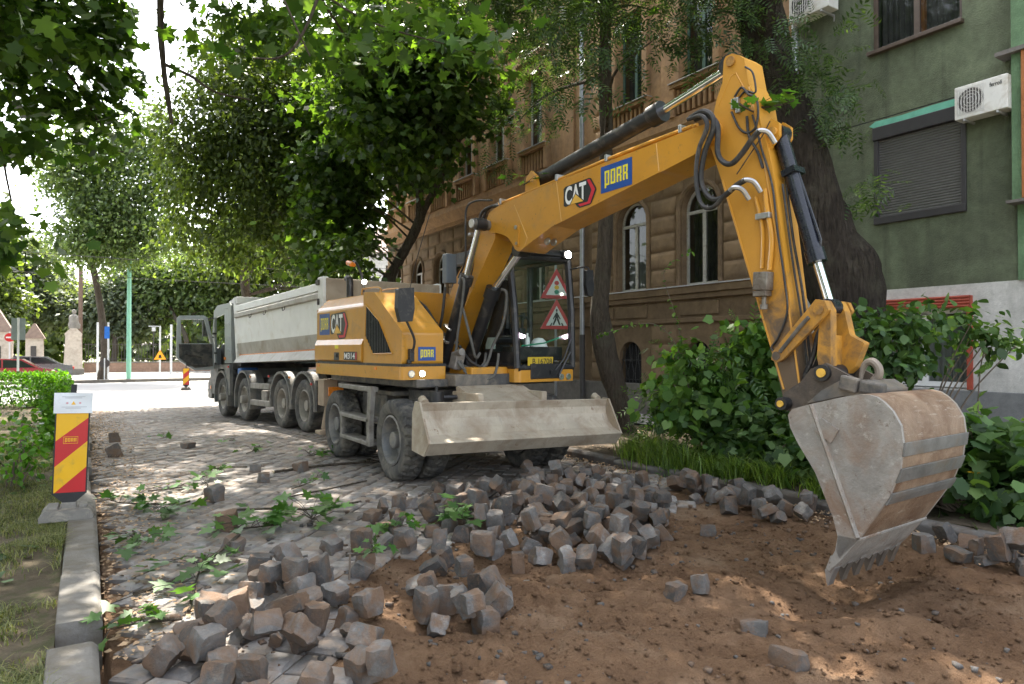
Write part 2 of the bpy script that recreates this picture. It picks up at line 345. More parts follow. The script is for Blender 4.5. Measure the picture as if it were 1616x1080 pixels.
# clods of earth
def clod_stuff(n=9000):
    ico = [(0, 0, 1), (.9, 0, .3), (.28, .85, .3), (-.72, .53, .3), (-.72, -.53, .3), (.28, -.85, .3), (0, 0, -.6)]
    F = [(0, 1, 2), (0, 2, 3), (0, 3, 4), (0, 4, 5), (0, 5, 1), (6, 2, 1), (6, 3, 2), (6, 4, 3), (6, 5, 4), (6, 1, 5)]
    px = rng.uniform(.9, 6.3, n); py = rng.uniform(.7, 6, n); k = sdist(px, py, PIT) < .25; px, py = px[k], py[k]; n = len(px)
    s = rng.gamma(1.2, .0048, n) + .0025; base = np.array(ico)[None] * (1 + rng.uniform(-.35, .35, (n, 7, 3))) * s[:, None, None]
    V = base + np.stack([px, py, soil_z(px, py) + s * .25], 1)[:, None]
    FF = (np.array(F)[None] + 7 * np.arange(n)[:, None, None]).reshape(-1, 3)
    o = inst('soil_clods', np_mesh('soil_clods', V.reshape(-1, 3), FF, SOIL, True)); tag(o, 'crumbled lumps of brown earth strewn over the dug soil', 'soil', kind='stuff')
clod_stuff()
# ---- cobbled road: joint bed, setts laid on the diagonal
road = tag(inst('road', plane('road', .1, 6.45, 8.1, 27, -.035, JOINT, 8, 60)), kind='structure')
def settmat(name, lo, hi):
    m, nt, o = nodes(name); p = mk(nt, 'ShaderNodeBsdfPrincipled'); v = coords(nt)
    col = ramp(nt, noise(nt, v, 9, 8, .7), [(.3, lo), (.7, hi)])
    col = hsv_rand(nt, col, .34); col = hsv_rand(nt, col, .28, island=True)
    d = ramp(nt, noise(nt, v, 5, 8, .72, .8), [(.43, (0, 0, 0)), (.64, (1, 1, 1))])
    col = mixc(nt, d, col, (.225, .172, .128))
    nt.links.new(col, p.inputs['Base Color']); p.inputs['Roughness'].default_value = .72; p.inputs['Specular IOR Level'].default_value = .4
    b1 = bump(nt, noise(nt, v, 22, 8, .7), .5, .015); nt.links.new(bump(nt, noise(nt, v, 90, 4, .6), .3, .004, b1), p.inputs['Normal'])
    nt.links.new(p.outputs[0], o.inputs[0]); return m
SETT = settmat('granite_sett', (.125, .118, .112), (.265, .25, .235))
def sett_arr(w, d, seed):
    """worn top, chamfered, sides down 9 cm: 8 + 4 verts"""
    r = np.random.default_rng(seed); a, b, c = w / 2, d / 2, .022
    q = [(-a, -b), (a, -b), (a, b), (-a, b)]; j = lambda k: r.uniform(-k, k)
    lo = [(x + j(.006), y + j(.006), -.09) for x, y in q]; mid = [(x + j(.007), y + j(.007), -.018 + j(.004)) for x, y in q]
    hi = [(x * (1 - c * 2 / w) + j(.008), y * (1 - c * 2 / d) + j(.008), j(.004)) for x, y in q]
    V = lo + mid + hi + [(j(.02), j(.02), .006)]
    F = [(i, (i + 1) % 4, 4 + (i + 1) % 4, 4 + i) for i in range(4)] + [(4 + i, 4 + (i + 1) % 4, 8 + (i + 1) % 4, 8 + i) for i in range(4)]
    T = [(8 + i, 8 + (i + 1) % 4, 12) for i in range(4)]
    return V, F, T
variants = []
for s in range(10):
    V, F, T = sett_arr(.185 + .012 * (s % 4), .192, s); mb = MB(); mb.add(V, F, False); mb.add(V, T, False); variants.append((mb.mesh('sett', SETT), V, F + T))
cells = []
c45 = math.sqrt(.5); pitch = .204
for ri in range(-60, 160):
    off = random.random() * .18; u = -12.0
    while u < 26:
        w = .185 + .012 * random.randrange(4); uu = u + w / 2; vv = ri * pitch
        x = (uu - vv) * c45 + random.uniform(-.004, .004); y = (uu + vv) * c45 + random.uniform(-.004, .004); u += w + .014
        if not (.2 < x < 6.36 and 2.2 < y < 24.5): continue
        cells.append((x, y, round((w - .185) / .012)))
cells = [c for c in cells if not (c[0] > 5.55 and c[1] < 5.9) and not (c[1] < 6.2 and sdist(np.array([c[0]]), np.array([c[1]]), PIT)[0] < .10)]
cells.sort(key=lambda c: math.hypot(c[0] - .6, c[1]))
far = MB()
for k, (x, y, wi) in enumerate(cells):
    vi = [i for i in range(10) if i % 4 == wi]; vi = vi[k % len(vi)]
    z = float(gz(x, y)) + random.uniform(-.009, .007) + .012 * float(fract_noise(np.array([x]), np.array([y]), .8, 21, 2)[0]); rz = R(45) + random.uniform(-.05, .05)
    tx, ty = random.uniform(-.03, .03), random.uniform(-.03, .03)
    if k < 300: inst('sett', variants[vi][0], road, (x, y, z), (tx, ty, rz))
    else:
        c, s = math.cos(rz), math.sin(rz); far.add([(x + a * c - b * s, y + a * s + b * c, z + d + a * ty + b * tx) for a, b, d in variants[vi][1]], variants[vi][2])
tag(far.build('setts', SETT, road), kind='stuff')
# far, sunlit cross street and its far pavement
tag(inst('cross_street', plane('cross_street', -60, 80, 24.4, 45, -.026, FARROAD, 1, 12)), kind='structure')
tag(inst('pavement_far', plane('pavement_far', -60, 80, 45.2, 62, .1, CONC)), kind='structure')
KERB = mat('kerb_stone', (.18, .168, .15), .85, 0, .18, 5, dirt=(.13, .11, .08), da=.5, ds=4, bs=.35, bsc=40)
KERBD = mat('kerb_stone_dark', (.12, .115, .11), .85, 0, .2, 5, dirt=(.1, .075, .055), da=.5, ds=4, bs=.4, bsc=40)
def kerb(name, x0, x1, ys, top, m, rnd=.03):
    root = tag(bpy.data.objects.new(name, None), kind='structure'); link(root)
    for a, b in ys:
        mb = MB(); ch = .03; zz = float(gz(x0, (a + b) / 2)); j = lambda: random.uniform(-.008, .008)
        pts = [(x0, -.4), (x1, -.4), (x1, top - ch), (x1 - ch, top), (x0, top)] if x1 > 0 and x0 < 1 else [(x0, -.4), (x1, -.4), (x1, top), (x0 + ch, top), (x0, top - ch)]
        mb.prism(pts, lambda p, q, t: (p, t, q), a + .006, b - .006)
        o = mb.build('kerb_stone', m, root, .012, loc=(j(), 0, zz + j()), rot=(0, j() * .6, j() * .4))
    return root
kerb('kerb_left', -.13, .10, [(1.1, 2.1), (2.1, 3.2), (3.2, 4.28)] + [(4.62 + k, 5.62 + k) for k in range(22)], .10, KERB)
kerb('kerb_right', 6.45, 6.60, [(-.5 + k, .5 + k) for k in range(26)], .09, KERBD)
tag(inst('kerb_far', (lambda mb: (mb.box(-60, 80, 45, 45.2, -.3, -.05), mb.mesh('kerb_far', KERB))[1])(MB())), kind='structure')
# lawn at left, planting bed and pavement at right
def rough_sheet(name, x0, x1, y0, y1, z, m, step, amp, sc):
    nx = int((x1 - x0) / step); ny = int((y1 - y0) / step); X, Y = np.meshgrid(np.linspace(x0, x1, nx + 1), np.linspace(y0, y1, ny + 1))
    Z = z + gz(X, Y) + amp * fract_noise(X, Y, sc, 31, 3); i = np.arange((nx + 1) * ny).reshape(ny, nx + 1)[:, :-1].ravel()
    return tag(inst(name, np_mesh(name, np.stack([X, Y, Z], -1).reshape(-1, 3), np.stack([i, i + 1, i + nx + 2, i + nx + 1], 1), m, True)), kind='structure')
rough_sheet('lawn', -9, -.12, .6, 27.5, .07, LAWN, .12, .03, 1.2)
rough_sheet('planting_bed', 6.58, 9.9, -1, 26, .07, BED, .12, .05, 1.0)
tag(inst('pavement_right', plane('pavement_right', 9.9, 11.55, -2, 28.7, .1, CONC, 1, 30)), kind='structure')
def lawn_z(x, y): return .07 + gz(x, y) + .03 * fract_noise(x, y, 1.2, 31, 3)
def bed_z(x, y): return .07 + gz(x, y) + .05 * fract_noise(x, y, 1.0, 31, 3)
# ================================================================== BUILDINGS (street front at X = 11.5)
def stucco(name, c, var=.14, dirt=None, da=.4, ds=.7, bs=.5, bsc=60, streak=None):
    m, nt, o = nodes(name); p = mk(nt, 'ShaderNodeBsdfPrincipled'); v = coords(nt, False)
    col = ramp(nt, noise(nt, v, .9, 6, .6), [(.3, tuple(q * (1 - var) for q in c)), (.7, tuple(q * (1 + var) for q in c))])
    if dirt: col = mixc(nt, ramp(nt, noise(nt, v, ds, 8, .7, .8), [(.62 - da * .4, (0, 0, 0)), (.85 - da * .3, (1, 1, 1))]), col, dirt)
    if streak:
        mp = mk(nt, 'ShaderNodeMapping'); mp.inputs['Scale'].default_value = (2.5, 2.5, .16); nt.links.new(v, mp.inputs[0])
        col = mixc(nt, ramp(nt, noise(nt, mp.outputs[0], 1.6, 5, .6), [(.52, (0, 0, 0)), (.72, (.8, .8, .8))]), col, streak)
    nt.links.new(col, p.inputs['Base Color']); p.inputs['Roughness'].default_value = .92; p.inputs['Specular IOR Level'].default_value = .2
    col = mixc(nt, ramp(nt, noise(nt, v, 7, 8, .75), [(.35, (.72, .72, .72)), (.65, (1.12, 1.12, 1.12))]), (0, 0, 0), col) if False else mixc(nt, 1.0, col, ramp(nt, noise(nt, v, 6, 8, .75), [(.3, (.74, .74, .74)), (.7, (1.15, 1.15, 1.15))]), 'MULTIPLY'); nt.links.new(col, p.inputs['Base Color'])
    nt.links.new(bump(nt, noise(nt, v, bsc, 8, .7), bs, .035), p.inputs['Normal']); nt.links.new(p.outputs[0], o.inputs[0]); return m
OCHRE = stucco('ochre_plaster', (.36, .222, .115), .12, (.23, .15, .088), .45, .8, .25, 50, streak=(.27, .18, .11))
BROWN = stucco('brown_render', (.205, .142, .085), .14, (.14, .098, .062), .5, .8, .3, 40)
BLOCKM = mat('rusticated_block', (.212, .146, .087), .9, 0, .16, 3, dirt=(.14, .098, .062), da=.45, ds=2.2, bs=.3, bsc=30, orand=.14, spec=.2)
PLINTH = stucco('grey_plinth', (.17, .155, .14), .15, (.11, .10, .09), .5, .9, .35, 30)
FLASH = mat('zinc_flashing', (.42, .42, .42), .5, .5, .15, 6); WFR = mat('old_window_paint', (.42, .41, .37), .6, 0, .12, 8, dirt=(.25, .22, .18), da=.4, ds=8); WFG = mat('green_window_paint', (.06, .11, .085), .5, 0, .2, 6)
WFW = mat('white_window_paint', (.74, .74, .72), .5, 0, .05, 6); WFB = mat('brown_window_frame', (.085, .06, .045), .45, 0, .2, 6); WFO = mat('orange_wood', (.33, .12, .035), .45, 0, .2, 8)
PANE = glass('window_pane', (.8, .85, .85), .6, .01); VOID = mat('unlit_interior_black', (.012, .012, .013), .9); CURT = mat('grey_curtain', (.11, .10, .09), .9, 0, .3, 5); CURTW = mat('net_curtain', (.5, .49, .45), .9, 0, .1, 5)  # VOID: near-black colour standing for the darkness of unlit interiors
def curtain_geo(X, y0, y1, z0, z1, fold=.09, amp=.018):
    mb = MB(); n = max(4, int((y1 - y0) / .03)); mb.grid([[(X + amp * math.sin(y * 2 * math.pi / fold + math.sin(y * 9)), y, z) for y in np.linspace(y0, y1, n)] for z in (z0, z1)]); return mb
def window(parent, X, yc, w, z0, z1, arch=False, fm=WFR, trans=None, cur=None, mull=True, depth=.16, fw=.06, name='window'):
    """frame with leaves, panes, near-black sheet behind for the unlit interior. z1 = spring line when arched"""
    win = empty(name); win.parent = parent; h = w / 2; xf = X + depth; top = z1 + h if arch else z1
    f = MB(); B = lambda a, b, c, d, t=.05: f.box(xf, xf + t, a, b, c, d)
    B(yc - h, yc - h + fw, z0, z1); B(yc + h - fw, yc + h, z0, z1); B(yc - h + fw, yc + h - fw, z0, z0 + fw)
    if arch:
        n = 16; o_ = [(yc + h * math.cos(math.pi * k / n), z1 + h * math.sin(math.pi * k / n)) for k in range(n + 1)]; i_ = [(yc + (h - fw) * math.cos(math.pi * k / n), z1 + (h - fw) * math.sin(math.pi * k / n)) for k in range(n + 1)]
        for k in range(n): f.prism([o_[k], o_[k + 1], i_[k + 1], i_[k]], lambda a, b, t: (t, a, b), xf, xf + .05)
    else: B(yc - h + fw, yc + h - fw, z1 - fw, z1)
    tz = z1 if arch else trans
    if tz: B(yc - h + fw, yc + h - fw, tz - .07, tz, .06)
    if mull: B(yc - .045, yc + .045, z0 + fw, (tz or z1) - .06, .07)
    f.build('frame', fm, win)
    hi = (tz or z1) - .06
    for a, b in (((yc - h + fw, yc - .04), (yc + .04, yc + h - fw)) if mull else ((yc - h + fw, yc + h - fw),)):
        g_ = MB(); g_.add([(xf + .03, *b) if False else (xf + .03, a, z0 + fw), (xf + .03, b, z0 + fw), (xf + .03, b, hi), (xf + .03, a, hi)], [(0, 1, 2, 3)]); g_.build('pane', PANE, win)
    if tz:
        if arch: pts = [(yc + (h - fw) * math.cos(math.pi * k / 16), z1 + (h - fw) * math.sin(math.pi * k / 16)) for k in range(17)]
        else: pts = [(yc - h + fw, tz), (yc + h - fw, tz), (yc + h - fw, z1 - fw), (yc - h + fw, z1 - fw)]
        g_ = MB(); g_.add([(xf + .03, a, b) for a, b in pts], [list(range(len(pts)))]); g_.build('pane', PANE, win)
    if cur: curtain_geo(xf + .22, yc - h + .02, yc + h - .02, z0, top, .1).build('curtain', cur, win)
    v = MB(); v.box(xf + .5, xf + .52, yc - h - .3, yc + h + .3, z0 - .3, top + .3); v.build('dark_backing', VOID, win)
    return win
BB = empty('brown_building', (11.5, 14, 0), 0, 'old ochre and brown town house with rusticated ground floor and arched windows', 'building')
BB.location = (0, 0, 0)
def arch_cell(mb, y0, y1, yc, w, z0, zp, z1, X0, X1):
    h = w / 2; P = [(y0, z0), (yc - h, z0), (yc - h, zp)] + [(yc - h * math.cos(math.pi * k / 16), zp + h * math.sin(math.pi * k / 16)) for k in range(1, 16)] + [(yc + h, zp), (yc + h, z0), (y1, z0), (y1, z1), (y0, z1)]
    mb.prism(P, lambda a, b, t: (t, a, b), X0, X1)
def rect_cell(mb, y0, y1, yc, w, z0, za, zb, z1, X0, X1):
    h = w / 2; mb.box(X0, X1, y0, yc - h, z0, z1); mb.box(X0, X1, yc + h, y1, z0, z1); mb.box(X0, X1, yc - h, yc + h, z0, za); mb.box(X0, X1, yc - h, yc + h, zb, z1)
WY = [10.53, 12.72] + [16.95 + 2.13 * k for k in range(6)]
edges = [8.06, 11.63, 14.30] + [15.88 + 2.13 * k for k in range(7)]
lowc = MB(); upc = MB(); bas = MB(); X0, X1 = 11.52, 12.1
cells_ = [(8.06, 11.625, WY[0]), (11.625, 14.3, WY[1])] + [(15.885 + 2.13 * k, 15.885 + 2.13 * (k + 1), WY[2 + k]) for k in range(6)]
for y0, y1, yc in cells_:
    arch_cell(lowc, y0, y1, yc, 1.04, 3.08, 4.78, 6.2, X0, X1)
    arch_cell(bas, y0, y1, yc + .06, .80, .82, 1.45, 2.25, X0, X1)
    rect_cell(upc, y0, y1, yc, .98, 6.9, 7.72, 9.95, 11.0, X0, X1); rect_cell(upc, y0, y1, yc, .98, 11.0, 11.9, 13.9, 17.5, X0, X1)
for mb, za, zb in ((lowc, 3.08, 6.2), (bas, .82, 2.25), (upc, 6.9, 17.5)): mb.box(X0, X1, 14.3, 15.885, za, zb)
lowc.box(X0, X1, 8.06, 28.66, 2.25, 3.08)
WL = empty('facade'); WL.parent = BB
lowc.build('ground_floor_wall', BROWN, WL); bas.build('basement_wall', BROWN, WL); upc.build('upper_wall', OCHRE, WL)
MB().box(11.46, 12.1, 8.06, 28.66, -.4, .82).build('plinth', PLINTH, WL, .015)
MB().box(11.44, 12.1, 8.06, 28.66, 6.2, 6.32).prism([(11.42, 6.32), (11.25, 6.5), (11.15, 6.62), (11.15, 6.75), (12.1, 6.75), (12.1, 6.32)], lambda a, b, t: (a, t, b), 8.04, 28.66).box(11.40, 12.1, 8.06, 28.66, 6.75, 6.95).build('cornice', OCHRE, WL)
MB().prism([(11.5, 10.9), (11.35, 11.05), (11.30, 11.2), (12, 11.2), (12, 10.9)], lambda a, b, t: (a, t, b), 8.05, 28.66).prism([(11.5, 17.5), (11.1, 17.8), (10.9, 18.1), (12, 18.1), (12, 17.5)], lambda a, b, t: (a, t, b), 8.05, 28.66).box(11.6, 20, 8.06, 28.66, 17.6, 17.9).build('upper_cornice', OCHRE, WL)
sillb = MB(); sillb.box(11.36, 11.53, 8.06, 28.66, 2.90, 3.06).box(11.42, 11.53, 8.06, 28.66, 2.78, 2.90).box(11.44, 11.53, 8.06, 28.66, 2.26, 2.36); sillb.build('sill_course', BROWN, WL, .012)
MB().box(11.33, 11.52, 8.06, 28.66, 3.062, 3.085).build('sill_flashing', FLASH, WL)
# sunk panels between sill courses
for k, (y0, y1, yc) in enumerate(cells_):
    if y0 > 30: continue
    for a, b in ((yc - .55, yc + .55), (yc + .68, yc + .68 + .8)): 
        if b < y1 + .3: MB().box(11.475, 11.53, a, b, 2.42, 2.72).build('sunk_panel', BROWN, WL, .015)
# rusticated blocks: pillow-faced, shared meshes
bmesh_cache = {}
def block(y0, y1, z0, z1, X=11.53, proud=.055, m=BLOCKM, parent=WL):
    w, h = round(y1 - y0 - .03, 2), round(z1 - z0 - .025, 2); key = (w, h, proud, m.name)
    if key not in bmesh_cache:
        mb = MB(); rows = []; 
        ts = [0, .06, .3, .7, .94, 1]; hx = [0, .75, 1, 1, .75, 0]
        us = [0, .03, .12, .88, .97, 1]
        for i, t in enumerate(ts):
            rows.append([(-proud * min(hx[i], [0, .8, 1, 1, .8, 0][j]), (u - .5) * w, (t - .5) * h) for j, u in enumerate(us)])
        mb.grid(rows); bmesh_cache[key] = mb.mesh('stone_block', m, 60)
    return inst('stone_block', bmesh_cache[key], parent, (X + random.uniform(-.004, .004), (y0 + y1) / 2, (z0 + z1) / 2))
CH = .413
def pier_blocks(y0, y1):
    for c in range(5): block(y0, y1, 3.12 + CH * c, 3.12 + CH * (c + 1))
    for c in range(3): block(y0, y1, .86 + .46 * c, .86 + .46 * (c + 1))
piers = [(8.1, 9.2), (9.2, 9.86), (11.2, 12.05), (13.4, 14.28), (14.72, 15.55), (15.55, 16.28)] + [(17.62 + 2.13 * k, 18.41 + 2.13 * k) for k in range(6)]
for a, b in piers: pier_blocks(a, b)
# voussoir courses above the springing, with the arch cut free
for y0, y1, yc in cells_[:9]:
    for c in range(2):
        z = 5.19 + .49 * c; r = .74
        for s in (-1, 1):
            e = (y0 + .02 if s < 0 else y1 - .02)
            if abs(e - yc) > 2: e = yc + s * 1.6
            inn_ = yc + s * (max(.05, math.sqrt(max(0, .80 ** 2 - max(0, z + .25 - 4.78) ** 2))) if z + .1 < 5.58 else .10)
            if abs(e - inn_) > .2: block(min(e, inn_), max(e, inn_), z, z + .47)
    # archivolt moulding
    mb = MB(); mb.tube([(11.50, yc - .60, 3.1), (11.50, yc - .60, 4.78)] + [(11.50, yc - .60 * math.cos(math.pi * k / 14), 4.78 + .60 * math.sin(math.pi * k / 14)) for k in range(1, 14)] + [(11.50, yc + .60, 4.78), (11.50, yc + .60, 3.1)], .055, 6); mb.build('archivolt', BROWN, WL)
for k, (y0, y1, yc) in enumerate(cells_):
    if y0 > 34: continue
    window(BB, X0, yc, 1.04, 3.1, 4.78, True, WFR, None, CURT if k % 3 != 1 else CURTW)
    wv = window(BB, X0, yc, .98, 7.72, 9.95, False, WFG if k < 2 else WFR, 9.2, CURTW if k > 1 else CURT)
    window(BB, X0, yc, .98, 11.9, 13.9, False, WFR, 13.2, CURT)
    # basement grille
    gr = empty('basement_window'); gr.parent = BB; ybc = yc + .06
    MB().box(11.72, 11.74, ybc - .5, ybc + .5, .7, 2.1).build('dark_backing', VOID, gr)  # black sheet in place of the basement darkness
    ib = MB()
    for j in range(7): ib.tube(smooth_path([(11.60, ybc - .36 + .12 * j, .84), (11.60, ybc - .36 + .12 * j + .03 * (-1) ** j, 1.1), (11.60, ybc - .36 + .12 * j - .03 * (-1) ** j, 1.4), (11.60, ybc - .33 + .11 * j, 1.80 - .02 * abs(j - 3) ** 2)], 4), .010, 5)
    for z in (.9, 1.38): ib.box(11.59, 11.61, ybc - .4, ybc + .4, z, z + .02)
    ib.build('iron_grille', BLACK, gr)
    # upper window surround, balustrade panel
    sr = MB(); sr.box(11.40, 11.53, yc - .66, yc - .49, 7.7, 10.1).box(11.40, 11.53, yc + .49, yc + .66, 7.7, 10.1).box(11.38, 11.53, yc - .68, yc + .68, 9.97, 10.2).prism([(11.5, 10.2), (11.28, 10.35), (11.28, 10.42), (11.5, 10.42)], lambda a, b, t: (a, t, b), yc - .78, yc + .78); sr.build('window_surround', OCHRE, WL, .008)
    MB().box(11.34, 11.53, yc - .74, yc + .74, 7.60, 7.70).build('balcony_rail', OCHRE, WL, .01); MB().box(11.30, 11.53, yc - .74, yc + .74, 7.702, 7.72).build('sill_flashing', FLASH, WL)
    for s in (-1, 1): MB().box(11.36, 11.53, yc + s * .70 - .09, yc + s * .70 + .09, 6.95, 7.60).build('balustrade_pier', OCHRE, WL, .01)
    if y0 < 26:
        for j in range(8): MB().box(11.42, 11.53, yc - .55 + j * .157 - .035, yc - .55 + j * .157 + .035, 7.0, 7.56).build('baluster', OCHRE, WL, .015)
# pilaster with quoins by the pipe, colour patch
for j in range(16): block(13.70, 14.22 if j % 2 else 14.1, 7.0 + .42 * j, 7.0 + .42 * (j + 1), 11.53, .05, mat('quoin_plaster', (.38, .24, .13), .9, 0, .12, 3, bs=.2) if j == 0 else bpy.data.materials['quoin_plaster'])
for y in (15.2, 11.4): MB().box(11.44, 11.53, y - .22, y + .22, 7.0, 10.9).build('pilaster', OCHRE, WL, .015)
GALV = mat('drainpipe_zinc', (.30, .31, .32), .45, .6, .15, 5); PAINTP = mat('drainpipe_iron', (.05, .045, .042), .6)
dp = empty('drainpipe', (11.36, 14.50, 0), 0, 'grey zinc drainpipe running down the ochre facade behind the cab', 'drainpipe')
MB().cyl((0, 0, 2.05), (0, 0, 17.6), .065, n=14).build('upper_pipe', GALV, dp); MB().cyl((0, 0, .1), (0, 0, 2.05), .075, n=14).build('standpipe', PAINTP, dp)
for z in (3.0, 5.6, 8.2, 11): MB().cyl((0, 0, z), (0, 0, z + .05), .078, n=14).build('bracket', GALV, dp)
# side and back of the house
MB().box(12.1, 22, 8.06, 8.3, -.4, 17.6).box(12.1, 22, 28.4, 28.66, -.4, 17.6).build('side_wall', OCHRE, WL)
# ---- green building
GB = empty('green_building', (0, 0, 0), 0, 'dark green stuccoed apartment house with white lower wall at the right edge', 'building')
GREEN = stucco('green_stucco', (.155, .182, .112), .22, (.088, .098, .066), .62, .55, 1.0, 38, streak=(.075, .085, .058)); GREENB = stucco('bright_green_stucco', (.14, .23, .125), .12, (.10, .16, .09), .4, .8, .6, 55)
WHITEW = stucco('whitewashed_wall', (.56, .545, .51), .08, (.40, .39, .36), .4, .8, .45, 40); GREYP = stucco('grey_cement_plinth', (.20, .205, .205), .12, (.15, .15, .145), .5, .8, .3, 30)
gw = MB(); gx0, gx1 = 11.5, 12.0
def wall_open(mb, y0, y1, z0, z1, oy0, oy1, oz0, oz1): mb.box(gx0, gx1, y0, oy0, z0, z1); mb.box(gx0, gx1, oy1, y1, z0, z1); mb.box(gx0, gx1, oy0, oy1, z0, oz0); mb.box(gx0, gx1, oy0, oy1, oz1, z1)
wall_open(gw, 4.45, 8.0, 2.66, 5.58, 5.16, 6.55, 3.84, 5.42); wall_open(gw, 4.45, 8.0, 5.60, 9.3, 5.18, 6.62, 6.77, 8.3); gw.box(gx0, gx1, 4.45, 8.0, 9.3, 17); GW = gw.build('stucco_wall', GREEN, GB)
MB().box(11.506, 11.9, 4.45, 8.0, 5.57, 5.61).build('wall_joint', BLACK, GB)
lw = MB(); wall_open(lw, 4.3, 8.0, 1.02, 2.66, 5.10, 6.55, 1.04, 2.47); lw.box(gx0, gx1, -2, 4.3, 1.02, 2.66); lw.build('white_wall', WHITEW, GB); MB().box(11.46, 12, -2, 8.0, -.4, 1.02).build('plinth', GREYP, GB, .01)
MB().box(11.30, 12.0, -2, 4.45, 3.79, 17).box(11.47, 12, -2, 4.45, 2.66, 3.75).build('projecting_bay', GREENB, GB); MB().box(11.22, 12, -2, 4.5, 3.75, 3.79).box(11.2, 11.99, -2, 4.62, 5.90, 5.96).build('ledge', PLINTH, GB)
MB().box(11.24, 11.30, 4.20, 4.31, 3.80, 5.9).build('timber_post', WFO, GB, .008); MB().box(11.6, 22, 7.9, 8.05, -.4, 17).build('side_wall', GREEN, GB)
# roller-shutter window
SH = empty('shuttered_window'); SH.parent = GB; SHM = mat('shutter_slat', (.085, .082, .078), .55, 0, .12, 4); SHF = mat('shutter_frame', (.028, .026, .027), .5)
MB().box(11.44, 11.62, 5.13, 6.58, 5.22, 5.44).build('shutter_box', SHF, SH, .012); MB().box(11.47, 11.6, 5.13, 5.20, 3.86, 5.22).box(11.47, 11.6, 6.50, 6.57, 3.86, 5.22).box(11.45, 11.62, 5.13, 6.57, 3.78, 3.90).build('shutter_guide', SHF, SH, .008)
slm = MB(); slm.prism([(11.53, 0), (11.515, .012), (11.515, .030), (11.53, .042)], lambda a, b, t: (a, t, b), 5.20, 6.50); slm = slm.mesh('slat', SHM)
for k in range(30): inst('slat', slm, SH, (random.uniform(-.001, .001), 0, 3.905 + .044 * k))
tq = MB(); P_ = [(5.05, 5.44), (6.60, 5.46), (6.66, 5.50), (6.55, 5.56), (6.1, 5.545), (5.6, 5.565), (5.05, 5.56)]; tq.prism(P_, lambda a, b, t: (t, a, b), 11.492, 11.53); tq.build('patched_plaster', mat('turquoise_filler', (.13, .38, .27), .85, 0, .15, 6, bs=.3), GB)
w1 = window(GB, 11.5, 5.90, 1.44, 6.77, 8.3, False, WFB, None, CURT, True, .08, .07); MB().box(11.4, 11.56, 5.15, 6.65, 6.70, 6.765).build('sill', WFB, w1, .006); MB().box(11.63, 11.70, 5.80, 5.86, 6.84, 8.2).build('casement_stile', WFO, w1)
w2 = window(GB, 11.5, 5.825, 1.42, 1.06, 2.30, False, WFW, None, CURTW, True, .12, .08)
REDS = mat('red_shutter', (.30, .055, .03), .6, 0, .15, 6); rb = MB(); rb.box(11.40, 11.62, 5.06, 6.6, 2.30, 2.48)
for k in range(4): rb.cyl((11.40, 5.06, 2.32 + .047 * k), (11.40, 6.6, 2.32 + .047 * k), .022, n=8)
rb.box(11.45, 11.6, 5.06, 5.13, 1.04, 2.30).box(11.45, 11.6, 6.53, 6.6, 1.04, 2.30); rb.build('red_shutter_frame', REDS, w2)
# ---- air conditioners
ACW = mat('ac_housing', (.62, .61, .57), .5, 0, .05, 4, dirt=(.4, .36, .29), da=.35, ds=4)
def ac(name, loc, label, text=None, col=LOGK):
    r = empty(name, loc, 0, label, 'air conditioner'); MB().box(0, .30, -.40, .40, 0, .55).build('housing', ACW, r, .015, seg=3)
    MB().box(-.006, .0, -.06, .36, .06, .50).build('fan_panel', mat('ac_panel', (.5, .49, .46), .6), r); MB().cyl((-.0065, .15, .28), (-.004, .15, .28), .205, n=32).build('fan_opening', mat('ac_dark', (.07, .065, .06), .7, 0, .3, 20), r)
    gb = MB()
    for q in range(9): gb.cyl((-.014, -.03 + .045 * q, .09), (-.014, -.03 + .045 * q, .47), .005, n=5)
    for q in range(4): gb.tube([(-.012, .15 + (.05 + .05 * q) * math.cos(t * .393), .28 + (.05 + .05 * q) * math.sin(t * .393)) for t in range(17)], .003, 4)
    gb.build('fan_guard', ACW, r)
    if text: a = MB(); put_text(a, text, lambda u, v, e: (-e, -u, v), .14, .32, .40, .47, .004); a.build('maker_name', col, r)
    for y in (-.25, .25): MB().box(.0, .42, y - .015, y + .015, -.04, -.005).prism([(.38, -.04), (.41, -.04), (.41, -.12), (.39, -.12)], lambda a, b, t: (a, t, b), y - .012, y + .012).build('bracket', FLASH, r)
    return r
ac('air_conditioner', (11.18, 4.80, 5.12), 'white air conditioner mounted on green wall right of the roller shutter', 'ferroli').scale = (.88, .88, .9)
a2 = ac('air_conditioner', (11.10, 7.55, 7.72), 'white air conditioner half hidden by leaves high on green wall'); a = MB(); quadp(a, lambda u, v, e: (-e, -u, v), [(.1, .38), (.36, .38), (.36, .48), (.1, .48)], .004); a.build('maker_sticker', BLUE, a2)
d2 = empty('drainpipe', (11.38, 8.02, 0), 0, 'grey drainpipe at the joint between ochre and green houses', 'drainpipe'); MB().cyl((0, 0, .1), (0, 0, 17), .06, n=12).build('pipe', GALV, d2)
